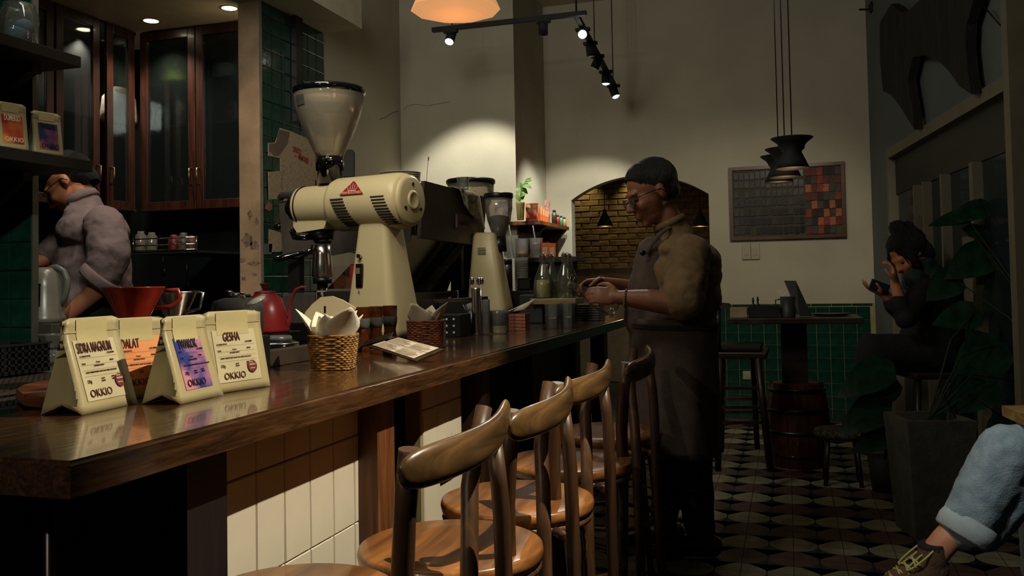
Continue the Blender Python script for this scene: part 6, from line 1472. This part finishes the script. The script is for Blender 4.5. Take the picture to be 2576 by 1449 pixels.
def hand(B, wrist, d, palmn, S=1.0, curl=.8, thumb_side=1, spreads=(.0, .0, .0, .0)):
    """d: direction of the fingers, palmn: the way the palm faces"""
    d = Vector(d).normalized(); n = Vector(palmn); n = (n-d*n.dot(d)).normalized(); s = d.cross(n)*thumb_side; w = Vector(wrist)
    Q = Matrix((d, s, n)).transposed()
    B.e(w+d*.045*S, (.050*S, .040*S, .016*S), Q); B.e(w+d*.07*S, (.028*S, .041*S, .014*S), Q); B.c(w-d*.01, w+d*.02*S, .024*S, .024*S)
    for k, (off, L, r) in enumerate(((.030, .072, .0088), (.010, .080, .0090), (-.010, .074, .0086), (-.029, .058, .0078))):
        p = w+d*(.085-.004*abs(k-1))*S+s*off*S; a = 0; pts = [p]
        for j, f in enumerate((.45, .32, .23)):
            a += curl*(.55 if j == 0 else .75); dd = d*math.cos(a)+n*math.sin(a)+s*spreads[k]; pts.append(pts[-1]+dd.normalized()*L*f*S)
        B.chain([p-d*.02*S]+pts, [r*S*1.05, r*S, r*S*.95, r*S*.9, r*S*.78])
    t0 = w+d*.022*S+s*.030*S; t1 = t0+(d*.55+s*.6+n*.35).normalized()*.036*S; t2 = t1+(d*.75+s*.15+n*.5).normalized()*.030*S; t3 = t2+(d*.8-s*.1+n*.5).normalized()*.022*S
    B.chain([w+d*.012*S+s*.012*S, t0, t1, t2, t3], [.017*S, .015*S, .0115*S, .0105*S, .0085*S])
SKIN = mat('skin_warm', rgb(132, 86, 62), .5, var=.08, scale=14, bump=.08, bscale=120); SKIN2 = mat('skin_fair', rgb(196, 128, 92), .5, var=.08, scale=14)
HAIR = mat('hair_black', (.008, .007, .006), .55, bump=1, bscale=120, stretch=(3, 3, .4))
KHAKI = mat('shirt_khaki', rgb(112, 90, 58), .9, var=.10, scale=30, bump=.25, bscale=260, sheen=.1); APR = mat('apron_grey', rgb(82, 70, 62), .92, var=.10, scale=20, bump=.25, bscale=220)
TROU = mat('trousers_black', (.007, .007, .008), .85, var=.2)
def eyes(P, Q, par, S=1.0):
    for s in (1, -1):
        MB().ell(P(.078, s*.031, -.002), (.011*S, .012*S, .009*S), Q, 12, 8).build('eye', mat('eye_dark', (.02, .012, .008), .15), par)
def glasses(P, par, S=1.0, rnd=False):
    b = MB()
    for s in (1, -1):
        pts = [P(.104-.004*abs(math.cos(2*math.pi*k/20)), s*.034+.026*math.cos(2*math.pi*k/20), -.006+.020*math.sin(2*math.pi*k/20)) for k in range(21)]
        b.tube(pts, .0018*S, 6, caps=False); b.tube([P(.098, s*.060, .004), P(.05, s*.078, .008), P(-.005, s*.083, .006), P(-.018, s*.082, -.012)], .0018*S, 6)
    b.tube([P(.106, -.009, 0), P(.110, 0, .003), P(.106, .009, 0)], .0018*S, 6)
    f = b.build('spectacles', mat('frame_dark', (.02, .018, .015), .3, .4), par)
    for s in (1, -1):
        MB().poly([P(.104, s*.034+.0245*math.cos(2*math.pi*k/16), -.006+.0185*math.sin(2*math.pi*k/16)) for k in range(16)], P(1, 0, 0)-P(0, 0, 0), .0012).build('lens', GLASS, f)

# the man standing at the bar, facing left and drying a bottle
ZM = 3.65
def m_(px, py, dz=0): return dep(px, py, ZM+dz)
B = Body()
P, Q = head(B, m_(1640, 486), -_r*.90-_f*.22-_u*.36, _u*.94-_r*.30, 1.10)
B.c(m_(1678, 545), m_(1700, 600), .056, .060)                       # neck
B.e(m_(1712, 680), (.115, .165, .125)); B.e(m_(1700, 760), (.125, .15, .15)); B.e(m_(1697, 850), (.13, .15, .12))
sh_n, sh_f = m_(1728, 640, -.165), m_(1690, 640, .165)
el_n, wr_n = m_(1722, 768, -.26), m_(1556, 748, -.20)
el_f, wr_f = m_(1640, 735, .22), m_(1515, 712, .05)
B.chain([sh_n, el_n], [.062, .048]).chain([el_n, (el_n+wr_n)/2+Vector((0, 0, .004)), wr_n], [.050, .045, .028])
B.chain([sh_f, el_f], [.060, .046]).chain([el_f, wr_f], [.046, .027])
hand(B, wr_n, -_r*.98+_u*.10+_f*.12, -_u*.35+_f*.9, .98, .75, -1)
hand(B, wr_f, -_r*.9-_u*.05-_f*.30, -_u*.75-_f*.5, .98, .85, 1)
man = B.bake('person', SKIN, None, .0065, 3, origin=(m_(1740, 1400).x, m_(1740, 1400).y, 0))
tag(man, 'man in khaki shirt and long grey apron standing at the bar, drying a glass bottle', 'person')
eyes(P, Q, man, 1.1); glasses(P, man, 1.1)
H = Body(); H.e(P(-.022, 0, .046), (.110, .089, .096), Q).e(P(-.065, 0, .0), (.050, .078, .06), Q).e(P(.006, 0, .060), (.086, .080, .076), Q)
H.bake('hair', HAIR, man, .007, 2, .006, .01, cut=[(P(.066, 0, .066), (Q@Vector((.78, 0, -.62)))), (P(-.02, 0, -.052), Q@Vector((-.1, 0, -1)))])
T = Body(); T.c(m_(1703, 850), m_(1672, 905), .155, .13)
T.e(m_(1722, 690), (.155, .20, .135)).e(m_(1705, 770), (.165, .178, .16)).e(m_(1703, 850), (.160, .175, .12)).e(m_(1714, 628), (.115, .185, .062)).e(m_(1735, 660), (.13, .19, .10)).e(m_(1730, 740), (.14, .18, .14))
T.c(m_(1690, 572), m_(1704, 615), .068, .088); T.b.v and None
T.chain([m_(1738, 640, -.155), m_(1718, 752, -.245)], [.082, .086]); T.chain([m_(1695, 640, .16), m_(1650, 726, .22)], [.080, .076])
shirt = T.bake('shirt', KHAKI, man, .009, 5, .022, .07, cut=[(m_(1686, 556), _u*.9-_r*.42)])
MB().lathe([(.069, 0), (.074, .004), (.070, .022), (.062, .026)], m_(1686, 566), 24, axis=_u*.9-_r*.42).build('collar', KHAKI, shirt)
# apron: bib over the chest, long skirt to below the knee
A = Body()
A.chain([m_(1645, 640, -.02), m_(1640, 720, -.02), m_(1640, 800, 0)], [.075, .098, .118])
A.c(m_(1690, 800), m_(1692, 870), .172, .178)
def skirt(s_, t_):
    w = 2*math.pi*s_; py = 800+t_*333; c = m_(1693+t_*6, py); rx = .178+.012*t_; ry = .20+.01*t_
    f = 1+.030*math.sin(w*9+t_*2)*t_+.018*math.sin(w*4+1)*t_
    return c+_r*(rx*f*math.cos(w))+Vector((_f.x, _f.y, 0))*(ry*f*math.sin(w))
apron = A.bake('apron', APR, man, .009, 4, .012, .06)
MB().grid(skirt, 64, 20).build('apron_skirt', APR, apron, solid=.004)
for py in (812, 818): MB().tube([m_(1693, py)+_r*(.184*math.cos(w))+_f*(.206*math.sin(w)) for w in [2*math.pi*k/40 for k in range(41)]], .006, 6, caps=False).build('apron_tie', mat('apron_tie', rgb(50, 46, 44), .9), apron)
MB().tube([m_(1786, 818, -.06), m_(1792, 850, -.08), m_(1786, 900, -.07)], .007, 6).build('apron_tie', mat('apron_tie', (0, 0, 0)), apron)
MB().tube([m_(1628, 640, -.095), m_(1640, 612, -.10), m_(1664, 585, -.095), m_(1700, 562, -.05), m_(1716, 560, .0)], .009, 8, flat=.4).build('neck_strap', APR, apron)
MB().lathe([(.012, 0), (.012, .003), (.001, .003)], m_(1617, 636, -.105), 12, axis=-_f).build('pin_badge', BLACK, apron)
L = Body()
kn, kf = m_(1745, 1190, -.06), m_(1690, 1180, .12)
fn = Vector((m_(1765, 1395).x, m_(1765, 1395, -.05).y, .0)); ff = Vector((m_(1668, 1350, .1).x, m_(1668, 1350, .14).y, 0))
L.chain([m_(1725, 880, -.07), kn, fn+Z3*.11], [.10, .078, .062]); L.chain([m_(1680, 880, .08), kf, ff+Z3*.11], [.10, .075, .060])
L.bake('trousers', TROU, man, .012, 4, .012, .06)
for f in (fn, ff):
    S_ = Body(); d = Vector((-.93, -.3, 0)); S_.chain([f+Z3*.045-d*.05, f+Z3*.05+d*.03, f+Z3*.034+d*.16], [.044, .046, .034]).c(f+Z3*.05, f+Z3*.12, .045, .042); S_.bake('shoe', mat('shoe_black', (.006, .006, .006), .4), man, .008, 3, cut=[((0, 0, .004), (0, 0, -1))])
bw = wr_n-(wr_n-el_n).normalized()*-.012; ax = (wr_n-el_n).normalized()
bc_ = wr_n-ax*.028; pts = []
uu_ = ax.cross(Z3).normalized(); vv_ = ax.cross(uu_)
for k in range(22):
    w = 2*math.pi*k/22; MB_ = None; pts.append(bc_+uu_*.034*math.cos(w)+vv_*.034*math.sin(w))
b = MB()
for p in pts: b.ell(p, .0048, seg=8, ring=6)
b.build('bead_bracelet', mat('bead_brown', rgb(120, 96, 66), .4), man)['kind'] = 'stuff'
# bottle in his hands
bn, be = m_(1446, 722, -.02), m_(1552, 772, -.02)
d = (be-bn).normalized(); t = tag(MB().lathe([(.016, -.05), (.018, -.045), (.015, -.03), (.015, 0), (.028, .04), (.048, .08), (.052, .12), (.05, .175), (.001, .18)], bn+d*.02, 22, axis=d).build('glass_bottle', glass('bottle_glass', (0, 0, 0))), 'clear glass bottle held tilted in the standing man\'s hands', 'bottle')
MB().tube([bn-d*.02+_u*.012, bn-d*.035+_u*.03, bn-d*.05+_u*.012, bn-d*.04-_u*.01], .003, 6).build('swing_wire', CHROME, t)

# the cook at the left, head bent over his work
ZK = 3.95
def k_(px, py, dz=0): return dep(px, py, ZK+dz)
B = Body(); P, Q = head(B, k_(174, 462), -_r*.74-_f*.15-_u*.62, _u*.75-_r*.62, 1.08)
B.c(k_(202, 484), k_(215, 545), .060, .066).e(k_(240, 600), (.10, .13, .11)).e(k_(245, 720), (.11, .13, .18)).e(k_(250, 800), (.12, .14, .12))
B.chain([k_(255, 570, -.16), k_(268, 690, -.22)], [.058, .046]).chain([k_(272, 705, -.22), k_(175, 790, -.25)], [.047, .030])
B.chain([k_(170, 590, .16), k_(120, 650, .12)], [.055, .044]).chain([k_(130, 650, .1), k_(75, 668, .0)], [.042, .028])
hand(B, k_(172, 792, -.25), -_r*.8-_u*.5, -_u*.6+_f*.5, .95, .6, -1); hand(B, k_(74, 668, 0), -_r*.95-_u*.1, -_u, .95, .6, 1)
cook = B.bake('person', SKIN2, None, .0075, 3, origin=(k_(250, 800).x, k_(250, 800).y, 0))
tag(cook, 'cook in pale grey rolled sleeve shirt and dark cap bending over work at left', 'person')
eyes(P, Q, cook, 1.08); glasses(P, cook, 1.08)
H = Body(); H.e(P(-.035, 0, .035), (.100, .086, .092), Q).e(P(-.07, 0, -.02), (.05, .072, .06), Q)
H.bake('hair', HAIR, cook, .007, 2, .008, .012, cut=[(P(.035, 0, 0), Q@Vector((1, 0, -.35))), (P(-.02, 0, -.058), Q@Vector((0, 0, -1)))])
CAPM = mat('cap_dark', rgb(22, 26, 22), .9, bump=.2)
Cp = Body(); Cp.e(P(.004, 0, .080), (.122, .100, .062), Q).c(P(.09, .03, .055), P(.09, -.03, .055), .022, .022); Cp.bake('cap', CAPM, cook, .008, 3, cut=[(P(0, 0, .045), Q@Vector((-.05, 0, -1)))])
LIL = mat('shirt_lilac_grey', rgb(140, 122, 118), .9, var=.08, scale=20, bump=.2, bscale=200)
T = Body(); T.e(k_(235, 585), (.15, .165, .115)).e(k_(232, 680), (.165, .17, .19)).e(k_(238, 760), (.165, .185, .17)).c(k_(240, 700), k_(246, 880), .155, .165).e(k_(222, 538), (.08, .12, .05))
T.c(k_(205, 500), k_(214, 535), .071, .085)
T.chain([k_(262, 565, -.14), k_(275, 640, -.20), k_(262, 690, -.22)], [.085, .088, .078]); T.chain([k_(175, 590, .15), k_(128, 642, .10)], [.078, .066])
shirt = T.bake('shirt', LIL, cook, .009, 10, .016, .05, cut=[(k_(206, 484), _u*.9-_r*.45)])
axs = (k_(262, 690, -.22)-k_(275, 640, -.20)).normalized()
MB().lathe([(.086, -.02), (.092, -.01), (.092, .02), (.086, .028), (.07, .02)], k_(254, 700, -.222), 24, axis=k_(200, 760, -.24)-k_(262, 690, -.22)).build('rolled_cuff', LIL, shirt)
MB().lathe([(.070, 0), (.078, .004), (.070, .036), (.064, .038)], k_(211, 508), 24, axis=_u*.85-_r*.5).build('collar', LIL, shirt)
b = MB(); b.box(k_(285, 596, -.285), (.07, .006, .09), Matrix((_r, _f, _u)).transposed()); 
AP2 = mat('apron_dark', rgb(30, 34, 36), .9); T = Body(); T.c(k_(250, 800), k_(262, 980), .185, .19).c(k_(262, 980), k_(262, 1060), .19, .17); T.bake('apron', AP2, cook, .012, 4, .012, .06)
L = Body(); f0 = Vector((k_(250, 1000).x, k_(250, 1000).y, 0))
for sx in (-.1, .1): L.chain([f0+Vector((sx, 0, .8)), f0+Vector((sx, 0, .45)), f0+Vector((sx, 0, .03))], [.09, .07, .055])
L.bake('trousers', TROU, cook, .014, 3)

# the woman reading by the windows, a dark silhouette
ZW = 4.75
def w_(px, py, dz=0): return dep(px, py, ZW+dz)
JK = mat('jacket_black', (.010, .010, .011), .9, var=.2); GT = mat('top_green', rgb(34, 58, 48), .9, var=.15, bump=.2)
B = Body(); P, Q = head(B, w_(2284, 640), -_r*.72-_f*.25-_u*.58, _u*.8-_r*.55, .98)
B.c(w_(2318, 650), w_(2340, 700), .05, .055).e(w_(2345, 780), (.12, .16, .13)).e(w_(2350, 860), (.15, .17, .13))
B.chain([w_(2320, 730, -.14), w_(2275, 800, -.24)], [.05, .042]).chain([w_(2275, 800, -.24), w_(2252, 715, -.22)], [.040, .026]); hand(B, w_(2252, 712, -.22), _u*.95-_r*.1, -_r*.8+_f*.4, .92, .9, 1)
B.chain([w_(2330, 735, .12), w_(2290, 800, .10)], [.05, .042]).chain([w_(2290, 800, .10), w_(2225, 740, .05)], [.040, .026]); hand(B, w_(2222, 738, .05), -_r*.9+_u*.3, _u, .9, .5, -1)
hp = w_(2350, 880)
for dz in (-.1, .1): B.chain([w_(2350, 890, dz), w_(2190, 880, dz-.02), w_(2170, 1080, dz)], [.085, .065, .045])
wo = B.bake('person', SKIN2, None, .009, 3, origin=(hp.x, hp.y, 0)); tag(wo, 'seated woman with bun in black jacket, bent over a phone by the windows', 'person')
eyes(P, Q, wo, .98)
H = Body(); H.e(P(-.03, 0, .045), (.112, .098, .098), Q).e(P(-.07, 0, -.03), (.06, .085, .09), Q).e(P(-.05, 0, .150), (.045, .045, .042), Q).e(P(-.10, 0, .11), (.04, .04, .04), Q).e(P(.05, .07, -.01), (.03, .02, .07), Q).e(P(.05, -.07, -.01), (.03, .02, .07), Q)
H.bake('hair', HAIR, wo, .008, 2, .014, .014, cut=[(P(.075, 0, 0), Q@Vector((1, 0, 0)))])
T = Body(); T.c(w_(2322, 668), w_(2335, 700), .068, .09).e(w_(2340, 715), (.14, .17, .07)).e(w_(2300, 700, -.1), (.06, .06, .05)); T.bake('scarf', GT, wo, .01, 4, .015, .04)
T = Body(); T.e(w_(2345, 765), (.155, .19, .13)).e(w_(2350, 850), (.175, .2, .14)).chain([w_(2325, 730, -.14), w_(2277, 798, -.24)], [.07, .06]).chain([w_(2277, 798, -.24), w_(2262, 765, -.23)], [.056, .05]).chain([w_(2335, 735, .12), w_(2290, 802, .10), w_(2245, 765, .06)], [.07, .06, .05])
T.bake('jacket', JK, wo, .011, 4, .02, .06)
T = Body()
for dz in (-.1, .1): T.chain([w_(2350, 890, dz), w_(2195, 880, dz-.02), w_(2175, 1070, dz)], [.105, .085, .062])
T.e(w_(2350, 890), (.18, .2, .12)); T.bake('trousers', JK, wo, .012, 4, .015, .06)
tag(MB().box(w_(2212, 722, .02), (.11, .012, .06), Matrix((_r*.9-_u*.35, _f, _u*.9+_r*.35)).transposed(), .004).build('phone', mat('phone_blue', rgb(28, 50, 66), .3)), 'dark blue phone held by the seated woman', 'phone')
ch = thing('wooden_chair', 'dark slatted chair under the seated woman by the windows', 'chair', (hp.x, hp.y, 0))
hs_ = hp.z-.10
MB().box((hp.x, hp.y, hs_-.02), (.40, .40, .035), rotz(.3), .01).build('seat', DW, ch)
for sx in (-1, 1):
    for sy in (-1, 1): q = Vector((hp.x, hp.y, 0))+rotz(.3)@Vector((sx*.17, sy*.17, 0)); MB().tube([q+Z3*(hs_-.03), q+rotz(.3)@Vector((sx*.03, sy*.03, 0))], .016, 8).build('leg', DW, ch)
RW = wood('slat_wood', rgb(56, 32, 24), rgb(120, 78, 58), 2, 4, .5)
for k in range(3):
    q = w_(2368+k*24, 860, -.12+.02*k); t_ = w_(2392+k*24, 765, -.16+.02*k); MB().bar(q, t_, .035, .012, _f).build('back_slat', RW, ch)
MB().bar(w_(2345, 760, -.15), w_(2440, 768, -.12), .03, .04).build('back_rail', RW, ch)

# the visitor at the right edge: raised knee, turned-up jeans, laced shoe
ZJ = 2.42
def j_(px, py, dz=0): return dep(px, py, ZJ+dz)
DEN = mat('denim_pale', rgb(126, 142, 146), .9, var=.18, scale=26, bump=.35, bscale=200, col2=rgb(156, 168, 168)); DEN2 = mat('denim_inside', rgb(176, 182, 176), .9, bump=.2)
knee, ank = j_(2530, 1150), j_(2392, 1330); toe = j_(2235, 1432)
hip = knee+_r*.42+Vector((0, 0, -.05))+_f*.06
B = Body(); B.chain([hip, knee, j_(2488, 1228), j_(2430, 1315), j_(2378, 1360), j_(2352, 1392)], [.09, .055, .046, .042, .038, .037])
B.e(hip+_r*.05+Z3*.03, (.15, .17, .13)).e(hip+_r*.08+Z3*.25, (.13, .17, .2)).e(hip+_r*.08+Z3*.45, (.13, .2, .12)).c(hip+_r*.06+Z3*.52, hip+_r*.05+Z3*.6, .055, .055)
head(B, hip+_r*.03+Z3*.72, -_r, _u)
B.chain([hip+_r*.05+Z3*.48+_f*-.18, hip+_r*.0+Z3*.22-_f*.24, hip-_r*.16+Z3*.14-_f*.15], [.05, .042, .03]).chain([hip+_r*.05+Z3*.48+_f*.18, hip+Z3*.22+_f*.24, hip-_r*.16+Z3*.14+_f*.12], [.05, .042, .03])
k2 = j_(2640, 1230, .22); f2 = Vector((k2.x-.02, k2.y, .1)); B.chain([hip+_f*.1, k2, f2], [.09, .06, .04])
vis = B.bake('person', SKIN2, None, .009, 3, origin=(hip.x, hip.y, 0)); tag(vis, 'seated visitor at right edge, crossed leg in pale jeans and laced shoe', 'person')
T = Body(); T.chain([hip+_r*.02, knee+_u*.010, j_(2482, 1220), j_(2440, 1300), j_(2424, 1328)], [.115, .080, .074, .068, .064]); T.chain([knee, j_(2530, 1240, .03), j_(2475, 1330, .03)], [.07, .076, .062]); T.e(hip, (.17, .2, .14))
T.chain([hip+_f*.1, k2, Vector((k2.x-.01, k2.y, .25))], [.11, .09, .075])
je = T.bake('jeans', DEN, vis, .007, 4, .010, .045)
ax = (j_(2390, 1345)-j_(2450, 1245)).normalized()
MB().lathe([(.060, -.03), (.070, -.025), (.076, .0), (.074, .026), (.068, .032), (.058, .028)], j_(2432, 1325, 0), 40, axis=ax, xs=(1.02, 1)).build('turned_cuff', DEN2, je)
T = Body(); T.e(hip+_r*.08+Z3*.25, (.15, .19, .22)).e(hip+_r*.08+Z3*.45, (.15, .22, .13)); T.bake('shirt', JK, vis, .014, 4)
SHO = mat('suede_brown', rgb(96, 70, 48), .95, var=.15, scale=20, bump=.3, bscale=120); SOL = mat('sole_cream', rgb(150, 136, 96), .7)
sh_ = Body(); dd = (toe-j_(2352, 1400)).normalized(); heel = j_(2358, 1418)
upn = (_u-dd*_u.dot(dd)).normalized(); sd_ = dd.cross(upn)
SQ = Matrix((dd, sd_, upn)).transposed(); SP = lambda x, y, z: heel+SQ@Vector((x, y, z))
sh_.e(SP(.02, 0, -.01), (.05, .036, .045), SQ).e(SP(.09, 0, -.02), (.08, .040, .038), SQ).e(SP(.17, 0, -.032), (.065, .044, .030), SQ).e(SP(.215, 0, -.036), (.035, .036, .024), SQ).c(SP(.01, 0, .02), SP(.0, 0, .045), .040, .040)
sho = sh_.bake('shoe', SHO, vis, .006, 4, cut=[(SP(.0, 0, .052), SQ@Vector((-.2, 0, 1)))])
so = Body(); so.e(SP(.03, 0, -.052), (.06, .040, .014), SQ).e(SP(.11, 0, -.054), (.08, .043, .013), SQ).e(SP(.19, 0, -.058), (.065, .046, .012), SQ); so.bake('sole', SOL, sho, .006, 2)
LC = mat('lace_yellow', rgb(190, 176, 96), .8)
for k in range(5):
    x = .055+k*.024; z = .028-k*.0085
    MB().tube([SP(x, -.030, z-.012), SP(x+.006, -.012, z+.004), SP(x+.012, .012, z+.003), SP(x+.018, .030, z-.016)], .0032, 6).build('lace', LC, sho)
    MB().tube([SP(x+.014, -.030, z-.016), SP(x+.010, -.010, z+.006), SP(x+.004, .012, z+.006), SP(x, .030, z-.012)], .0032, 6).build('lace', LC, sho)
for s_ in (1, -1):
    pts = [SP(.05+.045*math.cos(w)-.0, s_*.026+.012*math.sin(w), .036-.02*math.cos(w)) for w in [2*math.pi*k/16 for k in range(17)]]
    MB().tube(pts, .0028, 6, caps=False).build('lace_loop', LC, sho)
MB().lathe([(.036, -.01), (.039, -.004), (.037, .008), (.034, .010)], SP(0, 0, .05), 24, axis=SQ@Vector((-.15, 0, 1))).build('sock', mat('sock_dark', rgb(26, 24, 22), .9), vis)
st = thing('side_stool', 'dark stool beneath the seated visitor, mostly outside the picture', 'stool', (hip.x+.08, hip.y, 0))
MB().cyl((hip.x+.06, hip.y+.02, hip.z-.16), (hip.x+.06, hip.y+.02, hip.z-.12), .17, n=24).build('seat', DW, st)
for k in range(4): q = Vector((hip.x+.06, hip.y+.02, 0)); w = R(45+90*k); MB().cyl(q+Vector((.12*math.cos(w), .12*math.sin(w), hip.z-.16)), q+Vector((.16*math.cos(w), .16*math.sin(w), 0)), .015, n=8).build('leg', DW, st)
